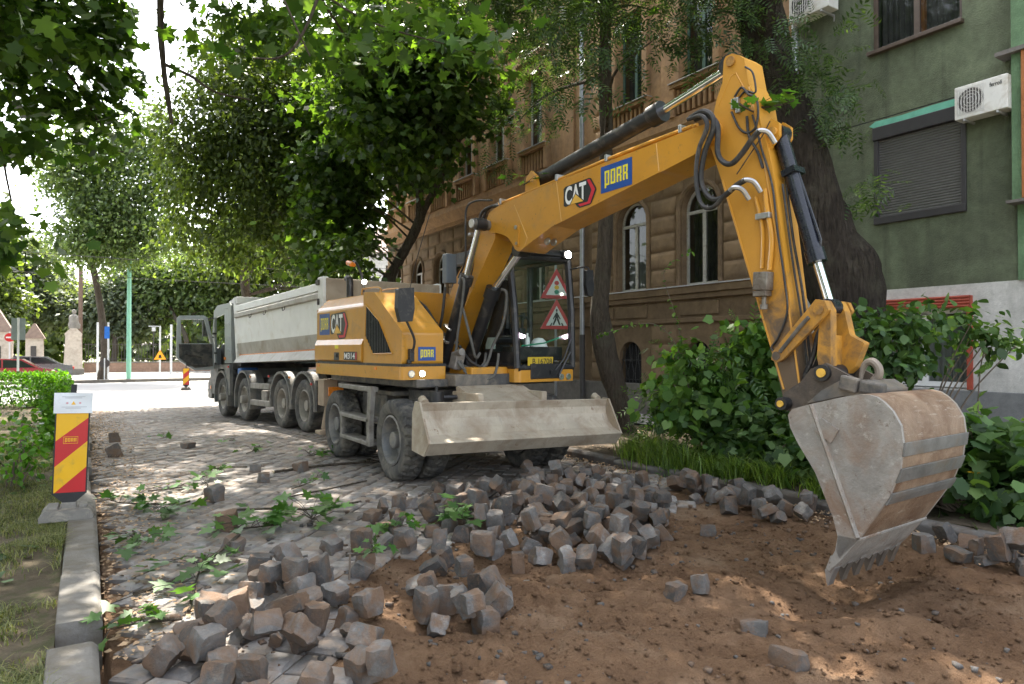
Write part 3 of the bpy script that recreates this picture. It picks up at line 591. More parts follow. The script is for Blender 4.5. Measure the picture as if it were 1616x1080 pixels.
# ================================================================== EXCAVATOR  (local x = towards the cab side, -y = forwards)
EX = empty('wheeled_excavator', (4.53, 8.9, 0), R(4), 'yellow wheeled excavator digging up the cobbled street with a wide bucket', 'excavator')
sd = lambda d, z, l: (l, -d, z)                       # side-profile coordinates
UR = (0, 0, R(-4))                                    # undercarriage stands parallel to the street
GLASS = glass('cab_glass', (.90, .96, .93), .97); DGLASS = mat('dark_pane', (.02, .024, .026), .08, 0, .3, 3, rr=.04)
LAMP = emis('lit_lamp', (1, .95, .85), 9); REFL = mat('lamp_reflector', (.8, .8, .8), .1, .9, .05); RED = mat('red_reflector', (.55, .03, .02), .3); ORANGE = mat('orange_reflector', (.75, .22, .02), .3)
def prism(pts, l0, l1, name, m, parent=EX, bevel=0, seg=2):
    return MB().prism(pts, sd, l0, l1).build(name, m, parent, bevel, seg=seg)
# ---- superstructure
def loft_d(secs, d0, d1):  # cross-section (l,z) swept along d
    return MB().prism(secs, lambda l, z, d: (l, -d, z), d0, d1)
hs = [(-1.2, 1.46), (-1.225, 1.5), (-1.225, 1.72), (-1.188, 1.80), (-1.188, 2.28), (-1.0, 2.46), (-.1, 2.49), (1.0, 2.46), (1.19, 2.28), (1.22, 1.72), (1.2, 1.46)]
hood = loft_d(hs, -2.15, -.345).build('engine_hood', YEL, EX, .045, seg=3)
fp = [(-.325, 1.46), (.83, 1.46), (.84, 1.88), (.02, 2.43), (-.325, 2.45)]
hoodf = prism(fp, -1.2, -.6, 'tank_cover', YEL, EX, .04, 3)
side = lambda u, v, e: (-1.2 - e, -u, v); sideh = lambda u, v, e: (-1.188 - e, -u, v); sidel = lambda u, v, e: (-1.225 - e, -u, v)
g = MB(); GP = [(-.235, 2.27), (.20, 2.03), (.58, 1.60), (0.0, 1.59), (-.26, 1.84)]
quadp(g, side, GP, .002); grille = g.build('air_grille', DGLASS, hoodf)  # dark flat panel standing for the shaded recess behind the slats
sl = MB()
for k in range(16):
    d = -.20 + k * .05
    zt = 2.27 - (d + .235) * .552 if d < .2 else 2.03 - (d - .2) * 1.13
    zb = 1.84 - (d + .26) * .96 if d < 0 else 1.595
    sl.box(-1.209, -1.201, -d - .006, -d + .006, zb + .01, zt - .015)
tag(sl.build('grille_slats', BLACK, grille), kind='stuff')
fr = MB()
for a, b in zip(GP, GP[1:] + GP[:1]): fr.cyl(side(*a, .002), side(*b, .002), .012, n=6)
fr.build('grille_frame', YEL, grille)
sk = [(-1.235, -2.08), (-1.235, .86), (-1.20, .90), (-.59, .90), (-.59, .2), (1.2, .2), (1.22, -1.9), (1.05, -2.18), (-1.05, -2.2)]
skirt = MB().prism([(a, b) for a, b in sk], lambda l, d, z: (l, -d, z), 1.27, 1.435).build('counterweight_skirt', YEL, EX, .03, seg=3)
MB().prism([(a * .985, b * .985) for a, b in sk], lambda l, d, z: (l, -d, z), 1.425, 1.47).build('skirt_gap', BLACK, EX)
MB().box(-1.05, 1.18, -.95, 1.9, 1.17, 1.272).box(-.6, .3, -1.15, -.2, 1.18, 1.33).build('deck_frame', CHASS, EX, .01)
porr('company_sticker', hood, sideh, -2.03, -1.60, 1.88, 2.21); catlogo('maker_logo', hood, sideh, -1.56, -.88, 1.86, 2.20)
a = MB(); quadp(a, sidel, [(-.95, 1.50), (-.47, 1.50), (-.47, 1.62), (-.95, 1.62)], .003); a.mi = 1; put_text(a, 'M314', sidel, -.93, -.55, 1.515, 1.605, .005); a.mi = 2
quadp(a, sidel, [(-.53, 1.51), (-.49, 1.51), (-.48, 1.56), (-.49, 1.61), (-.53, 1.61)], .005); a.build('model_badge', [LOGK, LOGW, LOGR], hood)
a = MB(); quadp(a, sidel, [(-1.33, 1.49), (-1.13, 1.49), (-1.13, 1.61), (-1.33, 1.61)], .004); a.cbox((-1.236, 1.23, 1.56), (.02, .05, .05)); a.build('door_latch', BLACK, hood, .005)
a = MB(); quadp(a, sidel, [(-1.30, 1.665), (-1.16, 1.665), (-1.16, 1.715), (-1.30, 1.715)], .003); a.build('lift_point_sticker', LEMON, hood)
front = lambda u, v, e: (u, -.84 - e, v)
porr('company_sticker', hoodf, front, -.97, -.715, 1.51, 1.685)
a = MB()
for l, d in ((-1.237, -1.95), (-1.237, .15)): a.cbox((l, -d, 1.40), (.012, .06, .035))
a.build('side_reflector', ORANGE, skirt)
for l, lit in ((-1.10, 0), (-.95, 1)):
    lp = MB(); lp.cyl((l, -.895, 1.345), (l, -.915, 1.345), .046, n=20); lo = lp.build('work_lamp', STEEL, skirt)
    e = MB(); e.cyl((l, -.914, 1.345), (l, -.92, 1.345), .036, n=20); e.build('lens', LAMP if lit else REFL, lo)
# right mirror and its stalk
mr = empty('mirror_arm'); mr.parent = EX
MB().tube(smooth_path([(-1.09, -.86, 1.56), (-1.09, -.95, 1.68), (-1.10, -.97, 1.80), (-1.2, -.97, 2.0), (-1.235, -.97, 2.1), (-1.235, -.97, 2.36)]), .016, 8).build('stalk', BLACK, mr)
MB().prism([(-.10, .14), (.11, .16), (.12, -.10), (.09, -.26), (-.07, -.27), (-.115, -.10)], lambda a, b, t: (-1.235 + a, -t, 2.26 + b), .93, 1.02).build('mirror_housing', BLACK, mr, .018, seg=3)
MB().cbox((-1.09, -.88, 1.58), (.06, .07, .16)).cbox((-1.12, -.88, 1.50), (.05, .05, .05)).build('bracket', BLACK, mr, .008)
MB().tube([(-.64, .05, 2.44), (-.60, -.1, 2.9), (-.52, -.32, 3.5)], .006, 5).build('radio_antenna', BLACK, EX)
# behind the hood: exhaust, beacon arm, handrail
MB().tube(smooth_path([(-.8, 1.75, 2.4), (-.8, 1.75, 2.72), (-.8, 1.79, 2.78), (-.8, 1.86, 2.80)]), .055, 12).build('exhaust_pipe', BLACK, EX)
bp = MB(); bp.tube(smooth_path([(-.75, 1.35, 2.45), (-.75, 1.35, 2.68), (-.78, 1.42, 2.9), (-.8, 1.52, 3.02), (-.8, 1.6, 3.05)]), .018, 8); bl = bp.build('rear_lamp_arm', BLACK, EX)
MB().cbox((-.8, 1.72, 3.02), (.10, .20, .07), (.25, 0, 0)).build('rear_lamp', ORANGE, bl, .02)
e = MB(); e.cyl((-.755, 1.31, 2.70), (-.755, 1.285, 2.70), .035, n=14); e.build('lens', LAMP, bl)
MB().tube(smooth_path([(-.95, .95, 2.44), (-.95, .93, 2.54), (-.95, .85, 2.55), (-.95, .35, 2.53), (-.95, .28, 2.42)], 5), .013, 6).tube(smooth_path([(-.65, .95, 2.44), (-.65, .93, 2.54), (-.65, .35, 2.53), (-.65, .28, 2.42)], 5), .013, 6).build('handrail', YEL, EX)
en = MB()
for k in range(9):
    x = -.5 + .03 * k; en.tube(smooth_path([(x, .45 - .1 * (k % 3), 2.05), (x + .06 * (k % 2), .1, 2.35 - .05 * k), (x + .1, -.2, 2.1 - .04 * k), (x + .16, -.4, 1.75)], 5), .018, 6)
en.box(-.58, -.2, .0, .6, 1.46, 2.05).box(-.59, .24, .45, .9, 1.46, 2.46); en.build('engine_bay', BLACK, EX)
MB().box(-.58, .2, .35, .9, 2.46, 2.50).build('engine_bay_lid', YEL, EX, .01)
# ---- cab
CB = empty('cab'); CB.parent = EX
MB().prism([(.24, .40), (.24, 1.26), (.28, 1.33), (1.22, 1.33), (1.26, 1.26), (1.26, -.4), (.24, -.4)], lambda l, d, z: (l, -d, z), 1.215, 1.40).box(-.34, .245, -1.12, -.55, 1.215, 1.42).build('cab_base', YEL, CB, .025, seg=3)
MB().box(.46, .98, -1.345, -1.30, 1.255, 1.46).build('front_step_panel', BLACK, CB, .01)
zr = 2.93
def pil(mb, p, q, r=.035, ry=.05): mb.tube([p, q], r, 4)
P = MB()
FR, FL = (.27, -1.29, 1.40), (1.23, -1.29, 1.40); TR, TL = (.27, -1.10, zr), (1.23, -1.20, zr)
for a_, b_ in ((FR, TR), (FL, TL)): P.tube([a_, ((a_[0] + b_[0]) / 2, (a_[1] + b_[1]) / 2 - .03, 2.2), b_], .05, 8)
for x in (.27, 1.23):
    P.tube([(x, .28, 1.4), (x, .28, zr)], .055, 8); P.tube([(x, -.32, 1.4), (x, -.32, zr)], .045, 8)
    P.tube([(x, .3, 1.43), (x, -1.27, 1.43)], .05, 8); P.tube([(x, .3, zr), (x, -1.13, zr)], .05, 8)
P.tube([FR, FL], .05, 8); P.tube([TR, TL], .05, 8); P.tube([(.27, .28, 2.0), (1.23, .28, 2.0)], .04, 8)
P.box(.25, 1.25, .24, .30, 1.4, 1.95)
P.box(.245, .285, -1.25, .28, 1.40, 1.62)
P.build('frame', BLACK, CB)
MB().prism([(-.36, 2.94), (1.12, 2.94), (1.25, 2.955), (1.22, 3.03), (1.0, 3.09), (-.3, 3.09), (-.36, 3.04)], sd, .22, 1.28).build('roof', BLACK, CB, .03, seg=3)
gm = MB(); gm.grid([[(l, -(1.30 - .03 * abs(t - .5) - (.12 + .07 * (1 - (l - .3) / .9)) * t ** 1.6) - .012, 1.44 + 1.48 * t) for l in np.linspace(.30, 1.20, 6)] for t in np.linspace(0, 1, 7)])
gm.build('windscreen', GLASS, CB)
for x in (.255, 1.245):
    gm = MB(); gm.add([(x, -1.24, 1.62), (x, .25, 1.62), (x, .25, 2.9), (x, -1.06, 2.9)], [(0, 1, 2, 3)]); gm.build('side_window', GLASS, CB)
gm = MB(); gm.add([(.3, .29, 2.03), (1.2, .29, 2.03), (1.2, .29, 2.9), (.3, .29, 2.9)], [(0, 1, 2, 3)]); gm.build('rear_window', GLASS, CB)
st = MB(); st.prism([(-.05, 1.75), (.45, 1.72), (.47, 1.84), (.05, 1.86), (-.12, 2.5), (-.26, 2.5)], sd, .5, .95); st.prism([(-.2, 2.5), (-.12, 2.5), (-.16, 2.68), (-.24, 2.68)], sd, .6, .85); st.build('seat', BLACK, CB, .04, seg=3)
st = MB(); st.cyl((.72, -.95, 1.45), (.72, -.75, 1.95), .035, n=10); st.tube([(.72 + .17 * math.cos(t * .5236), -.74 - .05 * math.sin(t * .5236), 1.97 + .17 * math.sin(t * .5236)) for t in range(13)], .014, 6)
for x in (.42, 1.02): st.cbox((x, -.15, 1.92), (.12, .5, .10)); st.cyl((x, -.40, 1.95), (x, -.42, 2.12), .02, n=8); st.cbox((x, -.42, 2.15), (.05, .06, .1))
st.build('controls', BLACK, CB)
helm = MB(); helm.lathe([(.001, .12), (.06, .11), (.10, .07), (.12, 0), (.135, -.012)], 20, Matrix.Translation((.88, -.98, 1.70)) @ Matrix.Rotation(R(-90), 4, 'Y')); hl = helm.build('safety_helmet', WHITEP, None)
hl.location = (0, 0, 0); hl.matrix_world = EX.matrix_basis.copy(); tag(hl, 'white safety helmet lying behind the excavator windscreen', 'helmet')
MB().box(.3, 1.2, -1.12, -.9, 1.5, 1.69).build('dashboard', BLACK, CB, .01)
gs = MB(); gs.tube([(.36, -1.265, 1.70), (.75, -1.265, 1.74), (1.12, -1.24, 1.84)], .011, 6); gs.build('visor_edge', mat('green_plastic', (.03, .25, .14), .3), CB)
bt = MB(); bt.lathe([(.001, .0), (.035, .0), (.035, .12), (.015, .15), (.015, .19), (.001, .19)], 12, Matrix.Translation((.66, -1.0, 1.69)) @ Matrix.Rotation(R(-90), 4, 'Y')); bo = bt.build('spray_bottle', WHITEP); bo.matrix_world = EX.matrix_basis.copy(); tag(bo, 'small white bottle beside the helmet on the excavator dashboard', 'bottle')
# papers behind the side window
MB().cyl((.31, -.55, 1.95), (.31, -.62, 2.25), .045, n=12).build('rolled_paper', mat('pale_paper', (.55, .68, .6), .7), CB)
MB().box(.262, .27, -.78, -.55, 1.66, 1.82).build('notice_sheet', mat('notice_paper', (.55, .62, .6), .7), CB)
# number plate, wiper, lamps, eyes
pf = lambda u, v, e: (u, -1.318 - e, v)
a = MB(); quadp(a, pf, [(.42, 1.43), (.85, 1.43), (.86, 1.55), (.42, 1.55)], .004); a.mi = 1; put_text(a, 'B 16708', pf, .50, .84, 1.455, 1.53, .006, .01); a.build('number_plate', [mat('plate_yellow', (.52, .36, .02), .5), LOGK], CB)
MB().tube([(.86, -1.35, 1.35), (1.0, -1.38, 1.52), (1.20, -1.33, 1.84)], .012, 6).tube([(.93, -1.36, 1.30), (1.14, -1.36, 1.62)], .016, 6).cbox((.83, -1.345, 1.34), (.10, .04, .06)).build('wiper', BLACK, CB)
for l in (.995, 1.125):
    lo = MB().cyl((l, -1.31, 1.275), (l, -1.345, 1.275), .045, n=18).build('cab_lamp', STEEL, CB); MB().cyl((l, -1.344, 1.275), (l, -1.35, 1.275), .036, n=18).build('lens', REFL, lo)
lo = MB().cbox((1.16, -1.22, 2.99), (.16, .14, .12)).build('roof_lamp', BLACK, CB, .02); MB().cyl((1.16, -1.29, 2.985), (1.16, -1.305, 2.985), .05, n=18).build('lens', LAMP, lo)
EYE = emis('eye_lamp', (1, .75, .95), 1.6); PINK = mat('eye_pink', (.8, .12, .3), .4)
for l, s in ((.33, 1), (1.07, -1)):
    a = MB(); f = lambda u, v, e: (l + u * s, -1.325 - e, 1.84 + v); a.add([f(-.055, .03, 0), f(-.05, -.03, 0), f(0, -.045, 0), f(.05, -.02, 0), f(.055, .0, 0)], [(0, 1, 2, 3, 4)]); a.mi = 1
    a.add([f(-.03, .012, .002), f(-.02, -.012, .002), f(.02, -.015, .002), f(.03, -.0, .002)], [(0, 1, 2, 3)]); a.build('windscreen_eye', [EYE, PINK], CB)
ma = empty('mirror_arm'); ma.parent = EX
MB().tube(smooth_path([(1.22, -1.22, 2.78), (1.27, -1.45, 2.80), (1.35, -1.50, 2.79), (1.36, -1.50, 2.7)]), .012, 6).build('stalk', BLACK, ma)
MB().prism([(-.07, .16), (.06, .16), (.075, -.1), (.05, -.2), (-.04, -.2), (-.075, -.05)], lambda a, b, t: (1.36 + a, -t, 2.60 + b), 1.47, 1.53).build('mirror_housing', BLACK, ma, .015)
# ---- stub boom, main boom
stub = prism([(-.10, 1.62), (.10, 1.58), (.62, 2.16), (1.40, 3.06), (1.42, 3.22), (1.28, 3.33), (1.14, 3.24), (.46, 2.66), (-.02, 2.0), (-.16, 1.78)], -.17, .17, 'stub_boom', YEL, EX, .012)
MB().cyl((-.26, .0, 1.74), (.26, .0, 1.74), .09, n=20).box(-.30, -.19, -.2, .25, 1.27, 1.72).box(.19, .30, -.2, .25, 1.27, 1.72).build('boom_foot', CHASS, EX, .01)
BO = [(1.271, 3.35), (1.314, 3.409), (1.459, 3.453), (1.686, 3.483), (2.456, 3.541), (4.136, 3.622), (4.622, 3.65), (4.723, 3.649), (4.80, 3.62), (4.846, 3.554), (4.791, 3.483), (4.579, 3.403), (4.23, 3.336), (4.167, 3.331), (2.753, 3.079), (2.593, 3.053), (2.181, 2.918), (1.98, 2.845), (1.93, 2.842), (1.873, 2.877), (1.805, 2.966), (1.727, 3.04), (1.60, 3.095), (1.483, 3.132), (1.356, 3.137), (1.27, 3.2), (1.25, 3.28)]
boom = prism(BO, -.2, .2, 'main_boom', YEL, EX, .012)
nf = lambda u, v, e: (-.2 - e, -u, v)
catlogo('maker_logo', boom, nf, 2.79, 3.32, 3.215, 3.46, .02); porr('company_sticker', boom, nf, 3.385, 3.83, 3.272, 3.548, .03)
SEAM = mat('weld_seam', (.62, .36, .12), .5, 0, .1)
w = MB()
for a_, b_ in (((2.66, 3.545), (2.745, 3.085)), ((4.14, 3.615), (4.175, 3.345)), ((1.86, 3.42), (2.12, 2.98)), ((2.12, 2.98), (2.07, 2.90))): w.cyl(nf(*a_, -.004), nf(*b_, -.004), .008, n=6)
w.build('weld_seam', SEAM, boom)
w = MB(); w.prism([(1.885, 2.90), (1.955, 2.90), (1.97, 3.1), (1.95, 3.16), (1.90, 3.17), (1.875, 3.12)], sd, -.2, -.216); w.build('pin_retainer', YEL, boom, .006); MB().cyl((-.2, -1.915, 3.135), (-.228, -1.915, 3.135), .026, n=8).cyl((-.2, -1.925, 2.94), (-.224, -1.925, 2.94), .02, n=6).build('retainer_bolt', STEEL, boom)
def pin(parent, d, z, r, l0, l1, m, name='pin', n=24): return MB().cyl((l0, -d, z), (l1, -d, z), r, n=n).build(name, m, parent, .006)
pin(boom, 4.764, 3.575, .058, -.235, .235, YELD); pin(boom, 4.764, 3.575, .085, -.212, .212, YEL, 'pin_boss')
for l in (-.04, .06): pin(boom, 2.32, 2.93, .045, -.205 + l + .2, -.23 + l + .2, STEEL, 'hose_coupling', 14)
# boom pipes and their clamps
def along(u, off):
    T = [(1.45, 3.46), (1.686, 3.483), (2.456, 3.541), (4.136, 3.622), (4.7, 3.655)]
    for (a, b), (c, d) in zip(T, T[1:]):
        if u <= c: return b + (d - b) * (u - a) / (c - a) + off
    return T[-1][1] + off
for l, o_ in ((-.17, .03), (-.10, .055), (.02, .05)):
    MB().tube(smooth_path([(l, -u, along(u, o_ + .012 * math.sin(u * 2))) for u in (1.5, 2.0, 2.5, 3.0, 3.5, 4.0, 4.3, 4.55)]), .019, 8).build('hydraulic_pipe', YEL, boom)
for u in (1.55, 2.65, 3.45, 4.42): MB().cbox((-.12, -u, along(u, .045)), (.16, .035, .075)).build('pipe_clamp', STEEL, boom, .006)
# cylinders
def ram(name, p0, p1, p2, rb, rr, m=BLACK, gland=1.25, parent=EX):
    """barrel p0->p1, rod p1->p2"""
    p0, p1, p2 = map(Vector, (p0, p1, p2)); o = MB().cyl(p0, p1, rb, n=20).build(name, m, parent)
    t = (p1 - p0).normalized(); MB().cyl(p1 - t * rb * 1.4, p1 + t * rb * .35, rb * gland, n=20).build('gland', m, o, .008); MB().cyl(p1, p2, rr, n=18).build('rod', CHROME, o)
    ax = Vector((1, 0, 0))
    for q, s in ((p0, 1.15), (p2, 1.05)): MB().cyl(q - ax * rb * 1.0, q + ax * rb * 1.0, rb * s, n=20).build('end_eye', m, o, .008)
    return o
def D(d, z, l=0): return (l, -d, z)
near = ram('boom_cylinder', D(.36, 1.42, -.33), D(.98, 2.60, -.33), D(1.30, 3.25, -.33), .075, .042)
far_ = ram('boom_cylinder', D(.36, 1.42, .33), D(.98, 2.60, .33), D(1.30, 3.25, .33), .075, .042)
va = ram('adjusting_cylinder', D(.50, 1.45), D(1.12, 2.44), D(1.74, 2.90), .085, .048)
pin(EX, 1.30, 3.25, .065, -.45, .45, CHASS, 'bend_pin'); pin(EX, 1.30, 3.25, .055, -.452, -.468, mat('pin_cap', (.5, .48, .45), .5), 'pin_cap')
ram('stick_cylinder', D(2.1, 3.70), D(4.02, 3.99), D(4.86, 4.16), .085, .042); prism([(1.98, 3.5), (2.25, 3.5), (2.2, 3.72), (2.1, 3.8), (2.0, 3.72)], -.13, -.09, 'cylinder_lug', YEL); prism([(1.98, 3.5), (2.25, 3.5), (2.2, 3.72), (2.1, 3.8), (2.0, 3.72)], .09, .13, 'cylinder_lug', YEL)
# ---- stick
SO = [(4.857, 4.179), (4.877, 4.212), (4.938, 4.214), (5.008, 4.178), (5.064, 4.126), (5.107, 3.897), (5.183, 3.754), (5.218, 3.54), (5.301, 3.252), (5.346, 3.03), (5.401, 2.615), (5.476, 2.013), (5.57, 1.367), (5.555, 1.212), (5.48, 1.15), (5.43, 1.18), (5.401, 1.319), (5.277, 1.756), (5.182, 2.05), (4.932, 2.872), (4.822, 3.158), (4.715, 3.46), (4.705, 3.60), (4.735, 3.70), (4.782, 3.862), (4.843, 3.992), (4.85, 4.1)]
stick = prism(SO, -.13, .13, 'stick', STICKM, EX, .010)
nfs = lambda u, v, e: (-.13 - e, -u, v)
w = MB()
for a_, b_ in (((4.84, 3.13), (5.42, 1.33)), ((5.11, 3.87), (5.20, 3.5)), ((5.20, 3.5), (5.46, 2.02)), ((5.46, 2.02), (5.555, 1.38))): w.cyl(nfs(*a_, -.002), nfs(*b_, -.002), .011, n=6)
w.tube([nfs(*q, -.003) for q in ((4.80, 3.80), (4.93, 4.02), (4.98, 4.03), (5.10, 3.80), (5.17, 3.55))], .008, 6)
w.build('edge_flange', YEL, stick)
pin(stick, 4.935, 4.145, .042, -.15, .15, YELD); pin(stick, 5.48, 1.225, .05, -.27, .27, BLACK, 'bucket_pin'); pin(stick, 5.48, 1.225, .026, -.272, -.285, LOGY, 'pin_cap')
prism([(5.24, 3.50), (5.30, 3.56), (5.37, 3.50), (5.37, 3.40), (5.30, 3.33), (5.24, 3.2)], -.10, -.065, 'cylinder_lug', YEL, stick, .01); prism([(5.24, 3.50), (5.30, 3.56), (5.37, 3.50), (5.37, 3.40), (5.30, 3.33), (5.24, 3.2)], .065, .10, 'cylinder_lug', YEL, stick, .01)
pin(stick, 5.315, 3.44, .04, -.125, .125, YELD)
NAVY = mat('cylinder_navy', (.008, .0095, .016), .28, 0, .2, 8, dirt=(.05, .046, .042), da=.2, ds=6)
bc = ram('bucket_cylinder', D(5.315, 3.44), D(5.63, 2.36), D(5.745, 1.98), .062, .036, NAVY, 1.22)
MB().tube([D(5.42, 3.18, .02), D(5.47, 3.10, .0), D(5.66, 2.52, .0), D(5.64, 2.42, .02)], .014, 8).cbox(D(5.43, 3.10), (.16, .12, .05), (-.28, 0, 0)).build('supply_pipe', NAVY, bc)
# linkage
for l in (-.175, .175):
    prism([(5.36, 1.63), (5.35, 1.57), (5.40, 1.545), (5.45, 1.57), (5.78, 1.885), (5.83, 1.95), (5.80, 2.02), (5.73, 2.035), (5.685, 1.985)], l - .02, l + .02, 'side_link', YELD, EX, .012)
hl_ = [(5.68, 1.98), (5.76, 2.02), (5.83, 1.97), (5.84, 1.85), (5.93, 1.70), (5.90, 1.60), (5.86, 1.50), (5.80, 1.40), (5.72, 1.44), (5.74, 1.85)]
prism([(5.70, 2.0), (5.78, 2.03), (5.82, 1.95), (5.82, 1.48), (5.74, 1.42), (5.71, 1.60), (5.73, 1.85)], -.145, -.06, 'power_link', YELD, EX, .012); prism([(5.70, 2.0), (5.78, 2.03), (5.82, 1.95), (5.86, 1.76), (5.97, 1.70), (5.90, 1.52), (5.80, 1.42), (5.73, 1.60)], .06, .145, 'power_link', YELD, EX, .012); prism([(5.73, 1.76), (5.80, 1.76), (5.80, 1.46), (5.73, 1.50)], -.059, .059, 'link_web', YELD, EX)
pin(EX, 5.755, 1.955, .04, -.205, .205, YELD, 'link_pin'); pin(EX, 5.395, 1.60, .035, -.2, .2, MUDST, 'link_pin'); pin(EX, 5.785, 1.475, .062, -.215, .215, BLACK, 'link_pin'); pin(EX, 5.785, 1.475, .034, -.216, -.23, LOGY, 'pin_cap')
# ---- quick coupler and bucket
CO = empty('quick_coupler'); CO.parent = EX
for l in (-.185, .165): prism([(5.42, 1.22), (5.46, 1.31), (5.60, 1.40), (5.68, 1.50), (5.80, 1.55), (5.98, 1.46), (6.14, 1.40), (6.12, 1.33), (5.80, 1.26), (5.60, 1.20), (5.48, 1.165)], l, l + .03, 'coupler_plate', MUDST, CO, .01)
prism([(5.66, 1.235), (5.78, 1.34), (5.92, 1.42), (6.12, 1.43), (6.22, 1.37), (6.20, 1.32), (5.95, 1.31), (5.80, 1.27)], -.21, .21, 'coupler_body', mat('coupler_steel', (.12, .115, .11), .5, .3, .25, 10, dirt=(.2, .16, .12), da=.5, ds=6), CO, .015)
MB().cbox(D(6.0, 1.40, -.22), (.06, .13, .11), (.2, 0, 0)).cbox(D(6.15, 1.375, -.18), (.10, .16, .09), (.15, 0, 0)).build('locking_block', CHASS, CO, .015)
hk = smooth_path([D(5.97, 1.42), D(5.985, 1.49), D(6.01, 1.545), D(6.06, 1.56), D(6.10, 1.52), D(6.105, 1.465), D(6.07, 1.42)], 6)
MB().tube(hk, [.014 + .017 * min(1, i / 18) for i in range(len(hk))], 10).build('lifting_hook', mat('hook_steel', (.26, .215, .175), .6, .3, .25, 10), CO)
BKM = mat('bucket_steel', (.285, .268, .245), .5, .2, .25, 5, dirt=(.22, .145, .10), da=.34, ds=2.6, bs=.3, bsc=38, scuff=((.42, .40, .365), (7, 1, 1.2), 6), specks=((.13, .085, .06), 11))
BKB = mat('bucket_back_steel', (.235, .165, .11), .6, .15, .25, 4, dirt=(.125, .068, .038), da=.60, ds=3.5, bs=.3, bsc=38, scuff=((.36, .31, .25), (1, 6, 6), 5))
STRIP = mat('wear_strip_steel', (.20, .20, .195), .4, .5, .25, 6, dirt=(.22, .17, .125), da=.3, ds=4, bs=.1)
SEL = [(5.685, 1.166), (5.718, 1.212), (5.867, 1.259), (6.099, 1.322), (6.211, 1.346), (6.27, 1.348), (6.33, 1.335), (6.38, 1.30), (6.43, 1.25), (6.481, 1.157), (6.495, 1.042), (6.473, .872), (6.403, .679), (6.313, .532), (6.205, .361), (6.07, .20), (6.045, .25), (6.06, .343), (6.025, .474), (5.893, .775), (5.756, .975), (5.70, 1.08)]
bk = empty('bucket'); bk.parent = EX
for l in (-.50, .47): prism(SEL, l, l + .03, 'side_plate', BKM, bk, .006)
arc = SEL[1:16]; n = len(arc); cen = (6.05, .85)
inn = [(c + (cen[0] - c) * .04, z + (cen[1] - z) * .04) for c, z in arc]
mb = MB(); mb.grid([[(l, -c, z) for l in np.linspace(-.474, .474, 3)] for c, z in arc]); mb.grid([[(l, -c, z) for l in (-.474, .474)] for c, z in inn[::-1]]); mb.build('shell', BKB, bk)
def seg_on(s):  # point on the outer curve by length
    L = [math.dist(a, b) for a, b in zip(arc, arc[1:])]; t = s
    for (a, b, q) in zip(arc, arc[1:], L):
        if t <= q: return (a[0] + (b[0] - a[0]) * t / q, a[1] + (b[1] - a[1]) * t / q), (-(b[1] - a[1]) / q, (b[0] - a[0]) / q)
        t -= q
    return arc[-1], (0, 0)
LT = sum(math.dist(a, b) for a, b in zip(arc, arc[1:]))
for s0, s1 in ((.98, 1.07), (1.15, 1.25), (1.33, 1.42)):
    mb = MB(); q = [seg_on(s0 + (s1 - s0) * k / 3) for k in range(4)]
    o = [(p[0] + nn[0] * .014, p[1] + nn[1] * .014) for p, nn in q]; i_ = [p for p, nn in q][::-1]
    mb.prism(o + i_, sd, -.492, .492); mb.build('wear_strip', STRIP, bk, .004)
w = MB(); w.tube([(-.503, -5.87, 1.255), (-.503, -6.04, .80), (-.503, -6.20, .375)], .016, 6); w.tube([(-.5, -6.205, .365), (.5, -6.205, .365)], .014, 6); w.build('weld_rib', BKM, bk)
dm = MB(); f = lambda u, v: (5.985 + u * .62 + v * .35, 1.08 + v * .62 - u * .35)
dm.prism([f(*q) for q in ((-.10, -.08), (.10, -.08), (.10, .08), (-.10, .08))], sd, -.5, -.512); dm.build('rating_plate', BKM, bk, .004)
prism([(6.205, .361), (6.08, .19), (5.99, .09), (5.975, .12), (6.04, .25), (6.06, .36)], -.5, .5, 'cutting_lip', BKM, bk, .006)
for k in range(6):
    l = -.45 + .18 * k; mb = MB()
    mb.prism([(6.19, .35), (6.05, .16), (6.0, .08), (5.965, .10), (6.0, .2)], sd, l - .042, l + .042)
    tth = mb.build('tooth_adapter', BKM, bk, .008)
    MB().prism([(6.03, .12), (5.99, .02), (5.978, -.02), (5.968, .0), (5.955, .09), (5.985, .13)], sd, l - .036, l + .036).build('tooth_tip', STEEL if k == 0 else MUDST, tth, .008)
# ---- hoses and cables on boom and stick
def hose(pts, r, name='hose', m=HOSE, parent=EX, k=6): return MB().tube(smooth_path(pts, k), r, 8).build(name, m, parent)
def px_side(P, l):  # already side-plane metres
    return [(l, -d, z) for d, z in P]
H1 = [(4.60, 3.72), (4.74, 3.74), (4.84, 3.67), (4.85, 3.55), (4.76, 3.37), (4.72, 3.14), (4.80, 2.98), (4.92, 2.94), (5.08, 3.02), (5.17, 3.05)]
H2 = [(4.64, 3.70), (4.78, 3.69), (4.88, 3.58), (4.88, 3.36), (4.93, 3.26), (5.02, 3.22), (5.12, 3.28), (5.22, 3.38), (5.29, 3.43)]
H3 = [(4.60, 3.70), (4.75, 3.69), (4.81, 3.58), (4.72, 3.40), (4.69, 3.16), (4.74, 2.93), (4.86, 2.87), (5.0, 2.96), (5.08, 3.0)]
hose(px_side(H1, -.27), .024); hose(px_side(H2, -.25), .024); hose(px_side(H3, -.30), .02)
for P_, l in ((H1, -.27), (H2, -.25), (H3, -.30)):
    a_, b_ = Vector((l, -P_[-2][0], P_[-2][1])), Vector((l, -P_[-1][0], P_[-1][1])); MB().tube(smooth_path([a_.lerp(b_, .5), b_, b_ + Vector((.04, -.05, -.02)), b_ + Vector((.10, -.075, -.10))], 4), .021, 8).build('hose_fitting', STEEL, EX)
